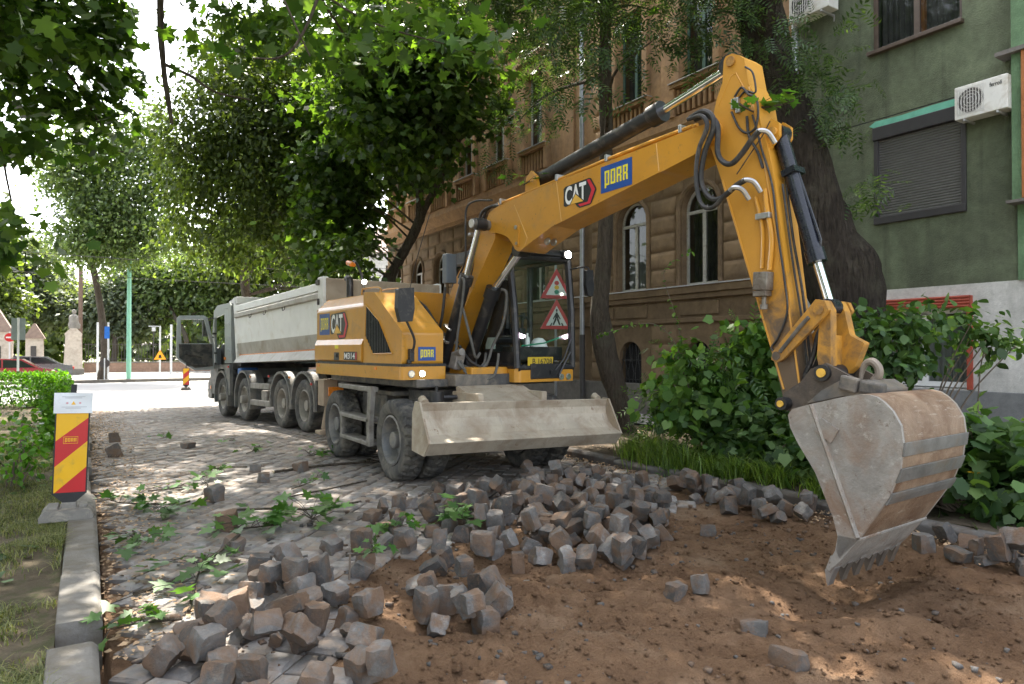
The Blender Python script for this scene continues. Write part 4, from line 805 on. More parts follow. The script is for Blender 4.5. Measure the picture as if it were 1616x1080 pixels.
hose(px_side([(5.27, 2.97), (5.29, 2.80), (5.33, 2.55), (5.31, 2.30)], -.15), .02, 'hydraulic_pipe', YEL, stick); hose(px_side([(5.18, 2.92), (5.22, 2.78), (5.25, 2.6), (5.24, 2.32)], -.15), .015, 'hydraulic_pipe', YEL, stick)
MB().cbox(D(5.26, 2.75, -.155), (.05, .13, .05)).build('pipe_clamp', STEEL, stick, .006)
vb = MB(); vb.cbox(D(5.27, 2.21, -.18), (.10, .13, .15), (.06, 0, 0)); vb.cbox(D(5.26, 2.11, -.18), (.09, .12, .05)); vb.cyl(D(5.28, 2.10, -.18), D(5.275, 2.0, -.18), .02, n=8); vb.cyl(D(5.275, 2.02, -.18), D(5.275, 1.98, -.18), .032, n=8); vb.build('valve_block', mat('valve_grey', (.22, .20, .17), .55, .4, .3, 12, dirt=(.1, .07, .05), da=.5, ds=10), stick, .006)
for P_, l, r in (([(5.15, 3.62), (5.20, 3.45), (5.24, 3.3), (5.33, 3.0), (5.38, 2.6), (5.44, 2.2), (5.46, 1.95), (5.38, 1.75), (5.32, 1.66), (5.40, 1.60)], -.142, .009), ([(4.95, 3.70), (5.02, 3.55), (5.10, 3.48), (5.18, 3.5), (5.21, 3.62), (5.19, 3.75), (5.12, 3.80), (5.05, 3.88), (4.98, 3.82)], -.15, .010), ([(5.10, 3.62), (5.12, 3.45), (5.20, 3.30), (5.25, 3.15)], -.147, .012), ([(5.0, 3.15), (5.12, 3.28), (5.25, 3.42), (5.32, 3.52)], -.15, .005), ([(5.08, 4.05), (5.15, 3.98), (5.18, 3.85), (5.17, 3.80), (5.08, 3.84), (5.0, 3.79)], -.14, .008)): hose(px_side(P_, l), r, 'cable')
MB().cbox(D(4.99, 3.76, -.15), (.04, .07, .09)).cbox(D(5.02, 3.70, -.15), (.04, .04, .06)).build('cable_clamp', STEEL, stick, .006)
# front edge of stick: cables
hose([(-.02, -5.36, 3.2), (-.03, -5.44, 2.6), (.0, -5.51, 2.1), (0, -5.58, 1.5)], .011, 'cable'); hose([(-.08, -5.385, 3.0), (-.07, -5.46, 2.4), (-.05, -5.53, 1.9), (-.06, -5.59, 1.45)], .009, 'cable')
MB().tube(smooth_path([(-.08, -5.56, 1.42), (-.06, -5.63, 1.6), (-.03, -5.66, 1.78), (.02, -5.70, 1.82), (.06, -5.76, 1.7), (.07, -5.77, 1.5)], 5), .02, 8).build('hose', HOSE, EX); MB().tube(smooth_path([(-.02, -5.57, 1.40), (0, -5.65, 1.6), (.03, -5.69, 1.76), (.08, -5.74, 1.76), (.10, -5.79, 1.6), (.11, -5.80, 1.46)], 5), .018, 8).build('hose', HOSE, EX)
MB().tube([(-.20, -5.43, 1.63), (-.205, -5.60, 1.82), (-.205, -5.68, 1.90)], .016, 8).build('grease_pipe', CHASS, EX)
# hoses at the bend and at the boom foot
for k in range(4):
    l = -.14 + .07 * k; z0 = 3.47 + .03 * (k % 2)
    hose([(l, -1.52, z0), (l - .02, -1.30, z0 + .03), (l - .03, -1.08, z0 - .04), (l - .03, -.95, z0 - .35), (l - .02, -.85, z0 - .8), (l, -.55, z0 - 1.05), (l, -.25, z0 - 1.35), (l, -.05, z0 - 1.65)], .02)
hose([(-.28, -1.5, 3.53), (-.30, -1.15, 3.58), (-.31, -.95, 3.52), (-.31, -.92, 3.25), (-.30, -.90, 2.85), (-.29, -.72, 2.62)], .014)
MB().cbox((-.1, -.93, 3.18), (.32, .06, .04)).build('hose_clamp', STEEL, EX, .006)
MB().box(-.42, -.26, -.62, -.50, 2.55, 2.95).build('manifold_box', mat('manifold_grey', (.10, .12, .14), .5), EX, .01)
MB().tube(smooth_path([(-.40, -.55, 2.5), (-.42, -.5, 2.1), (-.40, -.35, 1.85), (-.30, -.2, 1.75)], 5), .02, 8).build('hose', HOSE, EX)
for P_ in ([(-.40, -.98, 2.60), (-.42, -1.06, 2.52), (-.42, -1.0, 2.2), (-.40, -.85, 1.75), (-.36, -.80, 1.50), (-.22, -.95, 1.40), (-.08, -1.0, 1.45), (.0, -.95, 1.6)], [(.06, -1.22, 2.45), (.10, -1.28, 2.38), (.10, -1.20, 2.0), (.04, -1.05, 1.7), (-.05, -1.05, 1.48), (-.22, -1.05, 1.36), (-.36, -.95, 1.40), (-.42, -.85, 1.55)], [(-.36, -.85, 1.55), (-.34, -.98, 1.35), (-.2, -1.10, 1.25), (-.02, -1.15, 1.30), (.08, -1.1, 1.46), (.1, -1.1, 1.6)], [(-.3, -.75, 1.7), (-.25, -.95, 1.5), (-.1, -1.05, 1.42), (.02, -1.0, 1.55)], [(-.34, -.9, 2.2), (-.28, -1.0, 1.8), (-.2, -1.0, 1.55), (-.1, -.95, 1.6)]):
    hose(P_, .019, 'hose', mat('hose_dusty', (.10, .095, .085), .7, 0, .3, 12) if P_[0][0] != -.3 else HOSE)
MB().cbox((-.38, -.82, 1.50), (.14, .14, .22), (.2, .1, .1)).cyl((-.40, -.86, 1.60), (-.40, -.98, 1.62), .05, n=10).build('swivel_valve', mat('valve_dusty', (.22, .20, .18), .6, .2, .3, 12), EX, .012)
MB().cbox((-.335, -.60, 1.95), (.17, .18, .03), (.45, 0, 0)).cbox((-.335, -.52, 1.78), (.17, .18, .035), (.45, 0, 0)).build('hose_strap', STEEL, EX, .004)
# ---- undercarriage
UC = empty('undercarriage', (0, 0, 0), R(-4)); UC.parent = EX
def tyre_mesh(r, w, lug, nl, name, m, ribs=False):
    pr = [(r * .60, -w * .36), (r * .66, -w * .46), (r * .80, -w * .505), (r * .90, -w * .49), (r * .955, -w * .44), (r * .985, -w * .40), (r, -w * .26), (r * 1.003, -w * .10), (r * 1.003, w * .10), (r, w * .26), (r * .985, w * .40), (r * .955, w * .44), (r * .90, w * .49), (r * .80, w * .505), (r * .66, w * .46), (r * .60, w * .36)]
    fine = []
    for (a, b), (c, d) in zip(pr, pr[1:]): fine += [(a, b), ((a + c) / 2, (b + d) / 2)]
    fine.append(pr[-1])
    def rf(q, x, a, i):
        if q > r * .93:
            ph = (a * nl / (2 * math.pi) + (.5 if x > 0 else 0) + (.12 * math.sin(x / w * 12) if not ribs else 0)) % 1
            if ribs: g = 1 if min(abs(abs(x) - w * .13), abs(abs(x) - w * .30)) > w * .025 else 0; g = g * (0 if ph < .10 else 1)
            else: g = 1 if ph > .30 else 0
            return q - lug * (1 - g), x
        return q, x
    return MB().lathe(fine, nl * 6, None, rf).mesh(name, m, 30)
EXT = tyre_mesh(.515, .285, .026, 26, 'tyre', RUBBER)
def rim_mesh(r, depth, side, name, m, hub):
    s = side; mb = MB()
    mb.lathe([(r * .615, s * .125), (r * .57, s * .135), (r * .53, s * .10), (r * .50, s * (.12 - depth)), (r * .40, s * (.11 - depth)), (.001, s * (.11 - depth))], 36)
    mb.lathe([(r * .595, -s * .13), (r * .53, -s * .10), (r * .5, s * (.10 - depth))], 36)
    if hub: mb.lathe([(hub, s * (.11 - depth)), (hub, s * (.16 - depth + .1)), (hub * .9, s * (.17 - depth + .1)), (.001, s * (.17 - depth + .1))], 24)
    nb = 10
    for k in range(nb):
        a = 2 * math.pi * k / nb; q = Vector((0, math.cos(a), math.sin(a))) * r * .34; mb.cyl(q + Vector((s * (.10 - depth), 0, 0)), q + Vector((s * (.15 - depth), 0, 0)), .014, n=6)
    return mb.mesh(name, m)
RIMO = {s: rim_mesh(.515, .16, s, 'rim', RIMM, .105) for s in (-1, 1)}
for yy, zz in ((-.8, 0), (1.45, 0)):
    for s in (-1, 1):
        for xx, ins in ((1.105, 0), (.775, 1)):
            w_ = empty('wheel', (s * xx, yy, .508)); w_.parent = UC
            inst('tyre', EXT, w_, rot=(random.random() * 6, 0, 0)); inst('rim', RIMO[s], w_, rot=(random.random() * 6, 0, 0))
ch = MB(); ch.prism([(-2.0, .62), (1.5, .62), (1.62, .8), (1.55, .98), (-1.9, .98), (-2.05, .85)], lambda a, b, t: (t, -a, b), -.42, .42)
for yy in (-.8, 1.45): ch.box(-.95, .95, yy - .13, yy + .13, .40, .64); ch.box(-.6, .6, yy - .2, yy + .2, .62, .8)
ch.cyl((0, 0, .97), (0, 0, 1.18), .62, n=32); ch.box(-.95, -.42, .05, 1.0, .58, 1.02).box(.42, .95, -.1, 1.0, .58, 1.02); ch.box(-.8, .8, -.75, -.35, .85, 1.12)
ch.build('chassis', CHASS, UC, .012)
MB().box(-1.02, -.5, -.38, 1.05, 1.03, 1.09).box(-1.0, -.5, .9, 2.0, 1.092, 1.13).build('mudguard', CHASS, UC, .008); MB().box(.5, 1.02, -.4, 1.2, 1.03, 1.09).build('mudguard', CHASS, UC, .008)
sp = MB(); GREYST = mat('step_grey', (.24, .225, .20), .55, .1, .2, 8, dirt=(.14, .12, .10), da=.4, ds=5)
sp.box(-1.28, -1.18, -.24, 1.15, 1.085, 1.15)
for z in (.675, .36): sp.box(-1.30, -1.08, -.16, 1.02, z, z + .055)
sp.prism([(-.30, 1.16), (-.16, 1.16), (-.10, .70), (-.12, .36), (-.22, .36), (-.22, .70)], lambda a, b, t: (t, a, b), -1.30, -1.24)
sp.box(-1.28, -1.22, .98, 1.06, .36, .74); sp.build('side_steps', GREYST, UC, .01)
# rear stabiliser
sb = MB(); sb.box(-1.25, -1.02, 1.98, 2.30, .74, 1.17); sb.tube([(-1.14, 2.12, .75), (-1.18, 2.2, .36)], .045, 8); sb.box(-1.28, -1.04, 2.10, 2.34, .27, .33); sb.tube([(-1.16, 2.22, .36), (-.95, 2.05, .72)], .03, 8)
sb.build('stabiliser', mat('dusty_tan', (.33, .25, .175), .75, 0, .15, 6), UC, .01); sb = MB(); sb.box(1.02, 1.25, 1.98, 2.30, .74, 1.17); sb.tube([(1.14, 2.12, .75), (1.18, 2.2, .36)], .045, 8); sb.box(1.04, 1.28, 2.10, 2.34, .27, .33); sb.build('stabiliser', bpy.data.materials['dusty_tan'], UC, .01)
MB().box(-1.24, -1.0, 1.75, 1.77, .92, 1.06).build('hazard_plate', ORANGE, UC); 
# blade
bd = MB(); YB = lambda a, b, t: (t, a - 8.9, b)
prof = [(7.00, 1.025), (7.03, .93), (7.02, .84), (6.97, .75), (6.88, .67), (6.70, .605), (6.83, .455), (7.06, .50), (7.12, .70), (7.12, .90), (7.07, 1.025)]
bd.prism(prof, YB, -1.36, 1.36, False); bo = bd.build('dozer_blade', BLADEM, UC, .008, rot=(0, R(1.2), 0))
for s in (-1.375, 1.35): MB().prism([(6.98, 1.03), (6.72, .60), (6.84, .45), (7.16, .48), (7.17, .9), (7.10, 1.04)], YB, s, s + .025).build('end_plate', BLADEM, bo, .006)
for x in (-1.28, 1.22): MB().cyl((x, -1.86, 1.02), (x, -1.78, 1.06), .05, n=12).build('lifting_eye', BLADEM, bo, .01)
MB().prism([(-1.16, 1.17), (-1.20, 1.19), (-1.80, 1.00), (-1.80, .95), (-1.2, 1.05)], lambda a, b, t: (t, a, b), -.50, .46).box(-.52, -.44, -1.78, -1.1, .6, 1.12).box(.40, .48, -1.78, -1.1, .6, 1.12).build('blade_arm', BLADEM, UC, .008)
for x in (-.42, .42): MB().cyl((x, -1.3, .65), (x, -1.72, .8), .05, n=12).build('blade_cylinder', BLACK, UC)
MB().cyl((-.78, -1.18, 1.0), (-.78, -1.18, 1.13), .09, n=14).cyl((-.78, -1.18, 1.13), (-.78, -1.18, 1.2), .02, n=8).tube([(-.7, -1.2, 1.05), (-.5, -1.22, 1.05)], .03, 8).build('hose_reel', BLACK, UC)
MB().tube([(.75, -.55, .98), (.75, -.55, 1.22)], .04, 8).build('step_post', GREYST, UC)
# ================================================================== TIPPER TRUCK (local +y = forwards, -x = left side)
TK = empty('dump_truck', (5.02, 14.0, float(gz(5, 14)) + .01), R(4.9), 'white four-axle tipper truck with its driver door wide open, behind the excavator', 'truck'); TK.rotation_euler = (R(-1.5), 0, R(4.9))
CABG = mat('truck_cab_grey', (.33, .36, .355), .4, .1, .06, 3, coat=.3, dirt=(.3, .27, .22), da=.2, ds=3); TWHITE = mat('tipper_white', (.74, .74, .715), .5, 0, .06, 3, dirt=(.55, .50, .42), da=.22, ds=2.2); TGREY = mat('tipper_lower_grey', (.42, .40, .36), .6, 0, .12, 3, dirt=(.3, .26, .2), da=.4, ds=2)
FEND = mat('mudguard_plastic', (.10, .105, .105), .6, 0, .2, 5, dirt=(.25, .225, .19), da=.5, ds=3); TKD = mat('truck_chassis', (.035, .035, .035), .7, 0, .2, 5, dirt=(.16, .14, .11), da=.45, ds=3)
TT = tyre_mesh(.535, .31, .012, 40, 'tyre', RUBBER, True)
DUSTR = mat('dusty_rim', (.24, .22, .19), .6, .2, .15, 8, dirt=(.35, .32, .27), da=.5, ds=5)
TR_ = {s: rim_mesh(.535, .05, s, 'rim', DUSTR, .10) for s in (-1, 1)}; TRD = {s: rim_mesh(.535, .17, s, 'rim', DUSTR, .11) for s in (-1, 1)}
for yy, dual in ((0, 1), (1.37, 1), (4.2, 0), (6.2, 0)):
    for s in (-1, 1):
        for xx in ((1.09, .75) if dual else (1.08,)):
            w_ = empty('wheel', (s * xx, yy, .53)); w_.parent = TK; inst('tyre', TT, w_, rot=(random.random() * 6, 0, 0)); inst('rim', (TRD if dual else TR_)[s], w_, rot=(random.random() * 6, 0, 0))
ax = MB()
for x in (-.42, .42): ax.box(x - .05, x + .05, -1.4, 7.2, .75, 1.05)
for yy in (0, 1.37, 4.2, 6.2): ax.box(-.9, .9, yy - .1, yy + .1, .42, .64)
ax.box(-.4, .4, 1.9, 3.6, .6, 1.2).cyl((-.75, 2.3, .95), (-.75, 3.2, .95), .2, n=16); ax.box(-1.0, -.45, 2.55, 3.4, .45, .9); ax.build('chassis', TKD, TK)
# mudguards
def guard(y, r, w, name='mudguard', a0=-10, a1=190, x0=-1.27, x1=-.9, m=FEND, z=.55):
    mb = MB(); rows = []
    for k in range(15):
        a = R(a0 + (a1 - a0) * k / 14); c, s_ = math.cos(a), math.sin(a); rows.append([(x0, y + r * c, z + r * s_), (x0, y + (r + .05) * c, z + (r + .05) * s_), (x1, y + (r + .05) * c, z + (r + .05) * s_), (x1, y + r * c, z + r * s_), (x0, y + r * c, z + r * s_)])
    mb.grid(rows); return mb.build(name, m, TK)
for y in (0, 1.37): guard(y, .63, .4)
guard(4.2, .66, .4, a0=-20, a1=200)
MB().box(-1.27, -.9, -.80, -.72, .45, 1.05).build('mudflap', RUBBER, TK)
# tipper body: side profile of panels (x,z) swept along y
bx = [(-1.16, 1.46), (-1.30, 1.47), (-1.16, 1.64), (-1.22, 1.95), (-1.235, 2.58), (-1.27, 2.62), (-1.27, 2.74), (-1.235, 2.76), (-1.22, 2.93), (-1.14, 2.95), (-1.12, 2.80), (-1.10, 1.75), (-1.0, 1.62), (1.0, 1.62), (1.10, 1.75), (1.12, 2.80), (1.14, 2.95), (1.22, 2.93), (1.27, 2.62), (1.22, 1.95), (1.16, 1.64), (1.30, 1.47), (1.16, 1.46)]
body = empty('tipper_body'); body.parent = TK
sw = lambda P: (lambda mb: mb.prism(P, lambda a, b, t: (a, t, b), -1.15, 4.85))(MB())
for s in (1, -1):
    q = lambda P: [(s * a, b) for a, b in P]
    sw(q([(-1.215, 1.95), (-1.235, 2.60), (-1.235, 2.76), (-1.21, 2.76), (-1.19, 1.95)])).build('side_panel', TWHITE, body)
    sw(q([(-1.15, 1.67), (-1.216, 1.95), (-1.19, 1.95), (-1.12, 1.67)])).build('lower_panel', TGREY, body)
    sw(q([(-1.31, 1.455), (-1.16, 1.645), (-1.13, 1.64), (-1.20, 1.44)])).build('skirt_panel', TGREY, body); sw(q([(-1.162, 1.642), (-1.17, 1.665), (-1.13, 1.665), (-1.13, 1.642)])).build('marker_strip', ORANGE, body)
    sw(q([(-1.29, 2.62), (-1.29, 2.72), (-1.235, 2.76), (-1.235, 2.60)])).build('rub_rail', TGREY, body, .01); sw(q([(-1.26, 2.77), (-1.25, 2.93), (-1.12, 2.95), (-1.12, 2.77)])).build('top_rail', TWHITE, body, .01)
MB().box(-1.0, 1.0, -1.15, 4.85, 1.5, 1.62).build('floor', TKD, body)
MB().prism([(4.80, 1.45), (4.90, 1.45), (5.12, 2.9), (5.18, 3.15), (5.05, 3.16), (4.95, 2.9)], lambda a, b, t: (t, a, b), -1.22, 1.22).prism([(4.9, 3.0), (5.6, 3.06), (5.6, 3.11), (4.9, 3.18)], lambda a, b, t: (t, a, b), -1.2, 1.2).build('headboard', TWHITE, body, .015)
MB().box(-1.24, 1.24, -1.25, -1.16, 1.5, 2.99).build('tailgate', mat('tailgate_tan', (.40, .33, .25), .7, 0, .12, 3, dirt=(.26, .2, .14), da=.4, ds=2), body, .02); [MB().box(q - .06, q + .06, -1.22, -.95, 1.5, 3.02).build('corner_post', TWHITE, body, .02) for q in (-1.24, 1.24)]
MB().cbox((-1.31, -1.0, 2.92), (.05, .14, .10)).cbox((-1.31, -1.02, 2.55), (.05, .05, .12)).build('gate_latch', TKD, body, .01)
tr = MB()
for y in (.9, 2.2, 3.3): tr.tube(smooth_path([(-1.30, y, 2.62), (-1.31, y, 2.55), (-1.31, y + .12, 2.53), (-1.31, y + .14, 2.6)], 4), .009, 5)
tr.build('rope_hook', TKD, body)
# cab: side outline with door opening, rear wing panel
CT = empty('cab'); CT.parent = TK
MB().prism([(5.30, 1.45), (5.30, 2.98), (5.42, 3.06), (6.7, 3.08), (7.05, 2.95), (7.25, 2.3), (7.45, 1.9), (7.5, .85), (7.35, .85), (7.2, 1.3), (6.95, 1.3), (6.97, 2.75), (5.95, 2.80), (5.88, 1.45)], lambda a, b, t: (t, a, b), -1.24, -1.19).build('cab_side', CABG, CT, .01)
MB().prism([(5.30, 1.45), (5.30, 2.98), (5.42, 3.06), (6.7, 3.08), (7.05, 2.95), (7.25, 2.3), (7.45, 1.9), (7.5, .85), (6.5, .85), (6.3, 1.3)], lambda a, b, t: (t, a, b), 1.19, 1.24).build('cab_side', CABG, CT, .01)
MB().box(-1.19, 1.19, 5.30, 5.36, 1.45, 2.98).prism([(5.30, 2.98), (5.42, 3.06), (6.7, 3.08), (7.05, 2.95), (7.0, 2.9), (5.36, 2.92)], lambda a, b, t: (t, a, b), -1.19, 1.19).box(-1.19, 1.19, 7.3, 7.46, .85, 1.9).build('cab_shell', CABG, CT)
MB().box(-1.0, 1.1, 5.4, 7.2, 1.3, 1.42).prism([(5.5, 1.42), (6.1, 1.42), (6.1, 1.85), (5.75, 1.9), (5.62, 2.6), (5.48, 2.6)], lambda a, b, t: (t, a, b), -1.0, -.4).box(-1.0, 1.0, 6.9, 7.25, 1.4, 2.0).cyl((-.75, 6.75, 1.9), (-.75, 6.7, 1.98), .22, n=20).build('cab_interior', TKD, CT)
gm = MB(); gm.add([(-1.19, 7.08, 2.93), (1.19, 7.08, 2.93), (1.19, 7.44, 1.92), (-1.19, 7.44, 1.92)], [(0, 1, 2, 3)]); gm.build('windscreen', GLASS, CT)
MB().prism([(5.25, 1.45), (5.85, 1.45), (5.82, 2.9), (5.35, 2.96)], lambda a, b, t: (-1.26 + (5.85 - a) * .10, a, b) if t else (-1.235, a, b), 0, 1).build('wind_deflector', CABG, CT, .008)
for z in (2.45, 2.1, 1.75): MB().tube(smooth_path([(-1.24, 5.42, z), (-1.265, 5.5, z + .06), (-1.265, 5.62, z + .05)], 4), .012, 6).build('deflector_crease', CABG, CT)
MB().cbox((-1.27, 5.80, 1.58), (.03, .10, .07)).build('marker_lamp', ORANGE, CT)
guard(6.2, .66, .4, 'wheel_arch', -15, 200, -1.28, -.85); MB().prism([(5.35, .6), (5.55, .6), (5.62, 1.0), (5.9, 1.3), (6.5, 1.3), (6.8, 1.0), (6.9, .6), (7.35, .6), (7.5, .85), (7.3, 1.42), (5.35, 1.42)], lambda a, b, t: (t, a, b), -1.26, -1.18).build('step_fairing', FEND, CT, .01)
MB().prism([(7.2, .45), (7.62, .48), (7.62, .92), (7.45, .98), (7.2, .9)], lambda a, b, t: (t, a, b), -1.27, 1.27).build('bumper', FEND, CT, .03); MB().cbox((-1.27, 7.3, .78), (.03, .09, .09)).build('marker_lamp', ORANGE, CT)
# the open door, hinged at the front edge of its opening
dr = empty('door', (-1.25, 6.95, 0), R(-4)); dr.parent = TK
DO = [(-.02, 1.30), (-.12, 1.28), (-.52, 1.27), (-.70, 1.38), (-.95, 1.58), (-.99, 1.66), (-.97, 2.72), (-.90, 2.79), (-.30, 2.81), (-.20, 2.76), (-.06, 2.1), (-.02, 1.9)]
WI = [(-.12, 2.02), (-.85, 2.02), (-.88, 2.66), (-.34, 2.70), (-.26, 2.66)]
dm = MB(); nO = len(DO)
fx = lambda a, b, t: (a, t, b)
# rim of the door as a frame: outer outline, window cut by building pieces round it
dm.prism([(-.02, 1.30), (-.12, 1.28), (-.52, 1.27), (-.70, 1.38), (-.95, 1.58), (-.99, 1.66), (-.98, 2.02), (-.03, 2.02), (-.02, 1.9)], fx, -.05, .05)
for P_ in ([(-.98, 2.02), (-.97, 2.72), (-.90, 2.79), (-.88, 2.66), (-.86, 2.02)], [(-.90, 2.79), (-.30, 2.81), (-.20, 2.76), (-.26, 2.68), (-.34, 2.70), (-.88, 2.68)], [(-.20, 2.76), (-.03, 2.02), (-.12, 2.02), (-.27, 2.68)]): dm.prism(P_, fx, -.05, .05)
dm.build('shell', CABG, dr, .012)
MB().prism([(-.06, 1.38), (-.52, 1.34), (-.72, 1.46), (-.92, 1.62), (-.93, 2.0), (-.08, 2.0)], fx, -.085, -.052).cbox((-.55, -.10, 1.72), (.45, .06, .10), (0, .2, 0)).cbox((-.5, -.10, 1.45), (.5, .06, .10)).build('inner_trim', TKD, dr, .01)
gm = MB(); gm.add([(a, 0, b) for a, b in WI], [list(range(5))]); gm.build('window', GLASS, dr)
for z in (1.45, 1.75, 2.3): MB().cbox((-.0, .0, z), (.10, .06, .05)).build('hinge', TKD, dr, .005)
mr2 = MB(); mr2.cbox((-1.42, 7.15, 2.45), (.22, .10, .45)).tube([(-1.24, 7.05, 2.75), (-1.42, 7.12, 2.72)], .02, 6).tube([(-1.24, 7.1, 2.2), (-1.42, 7.12, 2.25)], .02, 6); mr2.build('wing_mirror', TKD, CT, .02)
# under-run rails, blue tank, small lamps
MB().box(-1.27, -1.22, 2.1, 3.5, .82, .95).box(-1.27, -1.22, 2.1, 3.5, .42, .55).build('side_guard', GREYST, TK, .01)
MB().box(-1.18, -.8, 2.55, 2.95, .5, .78).build('battery_box', GREYST, TK, .02); MB().box(-1.15, -.7, 4.75, 5.05, 1.0, 1.32).build('blue_tank', mat('blue_tank', (.03, .13, .40), .45), TK, .04); MB().cbox((-1.0, 5.2, 1.42), (.2, .6, .12)).build('air_box', TKD, TK)
for y, z, m in ((-.55, .98, RED), (.68, 1.1, ORANGE), (2.05, 1.12, RED), (3.45, 1.1, ORANGE), (5.42, 1.35, RED)): MB().cbox((-1.285, y, z), (.03, .07, .05)).build('side_marker', m, TK, .008)
# ================================================================== VEGETATION
T_QUAD = np.array([(0, 0, 0), (.30, .42, .07), (0, 1, -.05), (-.30, .42, .07)], float), np.array([(0, 1, 2, 3)])
T_OVAL = np.array([(0, 0, 0), (.24, .2, .05), (.34, .5, .06), (.2, .8, .0), (0, 1, -.08), (-.2, .8, .0), (-.34, .5, .06), (-.24, .2, .05)], float), np.array([tuple(range(8))])
_r = [(.09, -.05), (.30, -.10), (.46, .02), (.30, .17), (.44, .28), (.66, .46), (.42, .47), (.22, .50), (.26, .70), (.12, .78)]
_o = [(0, 0)] + _r + [(0, 1.02)] + [(-a, b) for a, b in _r[::-1]]
T_MAPLE = np.array([(a, b, .10 * abs(a) - .16 * (b - .3) ** 2) for a, b in _o], float), np.array([tuple(range(len(_o)))])
_rs = [(.22, -.08), (.42, .0), (.37, .22), (.62, .44), (.36, .56), (.16, .72)]; _os = [(0, 0)] + _rs + [(0, 1.0)] + [(-a, b) for a, b in _rs[::-1]]
T_MAPS = np.array([(a, b, .10 * abs(a) - .14 * (b - .3) ** 2) for a, b in _os], float), np.array([tuple(range(len(_os)))])
def _pinn():
    V = []; F = []
    for k in range(5):
        for s in (-1, 1):
            n = len(V); y = .14 + .16 * k; V += [(0, y, 0), (s * .10, y + .09, .015), (s * .27, y + .13, -.02), (s * .12, y + .02, .01)]; F.append((n, n + 1, n + 2, n + 3) if s > 0 else (n + 3, n + 2, n + 1, n))
    n = len(V); V += [(0, .86, 0), (.06, .95, 0), (0, 1.1, -.02), (-.06, .95, 0)]; F.append((n, n + 1, n + 2, n + 3)); return np.array(V, float), np.array(F)
_rv = [(.10, -.06), (.24, -.10), (.36, -.05), (.43, .05), (.40, .14), (.50, .24), (.47, .32), (.54, .42), (.44, .50), (.36, .53), (.33, .64), (.22, .70), (.17, .80), (.07, .86)]; _ov = [(0, 0)] + _rv + [(0, .97)] + [(-a, b) for a, b in _rv[::-1]]
T_VINE = np.array([(a, b, .16 * abs(a) - .30 * (b - .3) ** 2 - .25 * a * a) for a, b in _ov], float), np.array([tuple(range(len(_ov)))])
T_PINN = _pinn()
def nrm(a): return a / np.maximum(np.linalg.norm(a, axis=-1, keepdims=True), 1e-9)
def leaf_geo(P, size, tip, nor, tmpl):
    V, F = tmpl; t = nrm(tip); n = nrm(nor - t * (nor * t).sum(-1, keepdims=True)); b = np.cross(t, n)
    s = np.asarray(size)[:, None, None] if np.ndim(size) else size
    W = P[:, None] + s * (V[None, :, 0, None] * b[:, None] + V[None, :, 1, None] * t[:, None] + V[None, :, 2, None] * n[:, None])
    return W.reshape(-1, 3), (F[None] + len(V) * np.arange(len(P))[:, None, None]).reshape(-1, F.shape[1])
def crown_geo(blobs, n, size, tmpl, r, clump=.32, per=26, flat=.55, droop=.5, upb=1.0, keep=None):
    """blobs (x,y,z,rx,ry,rz): leaves in clumps spread through each ellipsoid, thicker towards its skin"""
    B = np.array(blobs, float); vol = B[:, 3] * B[:, 4] * B[:, 5]; k = max(1, n // per)
    i = r.choice(len(B), k, p=vol / vol.sum()); u = nrm(r.normal(size=(k, 3))) * (r.random((k, 1)) ** .45)
    c = B[i, :3] + u * B[i, 3:6]; out = nrm(u + np.array([0, 0, .15]))
    j = np.repeat(np.arange(k), per); m = len(j); sz = clump * (.6 + .8 * r.random(k))[j][:, None]
    P = c[j] + r.normal(size=(m, 3)) * sz * np.array([1, 1, flat])
    tip = out[j] * .7 + r.normal(size=(m, 3)) * .6 + np.array([0, 0, -droop]); nor = np.array([0, 0, upb]) + r.normal(size=(m, 3)) * .55 + out[j] * .3
    if keep is not None: q = keep(P); P, tip, nor = P[q], tip[q], nor[q]
    return leaf_geo(P, size * (.65 + .7 * r.random(len(P))), tip, nor, tmpl), c
def barkmat(name, lo, hi, moss, dist):
    m, nt, o = nodes(name); p = mk(nt, 'ShaderNodeBsdfPrincipled'); v = coords(nt, False); mp = mk(nt, 'ShaderNodeMapping'); mp.inputs['Scale'].default_value = (1, 1, .22); nt.links.new(v, mp.inputs[0])
    n1 = noise(nt, mp.outputs[0], 16, 8, .7, 1.2); vo = mk(nt, 'ShaderNodeTexVoronoi', feature='DISTANCE_TO_EDGE'); vo.inputs['Scale'].default_value = 15; nt.links.new(mp.outputs[0], vo.inputs['Vector'])
    col = ramp(nt, n1, [(.3, lo), (.7, hi)]); col = mixc(nt, ramp(nt, noise(nt, v, 2.4, 6, .7), [(.5, (0, 0, 0)), (.7, (.8, .8, .8))]), col, moss)
    nt.links.new(col, p.inputs['Base Color']); p.inputs['Roughness'].default_value = .95; p.inputs['Specular IOR Level'].default_value = .15
    b1 = bump(nt, vo.outputs['Distance'], 1.0, dist); nt.links.new(bump(nt, n1, 1.0, dist * .8, b1), p.inputs['Normal']); nt.links.new(p.outputs[0], o.inputs[0]); return m
BARK = barkmat('dark_bark', (.035, .028, .021), (.11, .09, .07), (.10, .095, .07), .04); BARKD = barkmat('deep_dark_bark', (.018, .014, .011), (.062, .05, .04), (.07, .062, .045), .08); TWIG = mat('twig_bark', (.13, .10, .075), .9, 0, .25, 10)  # BARKD: the same bark in a darker tone
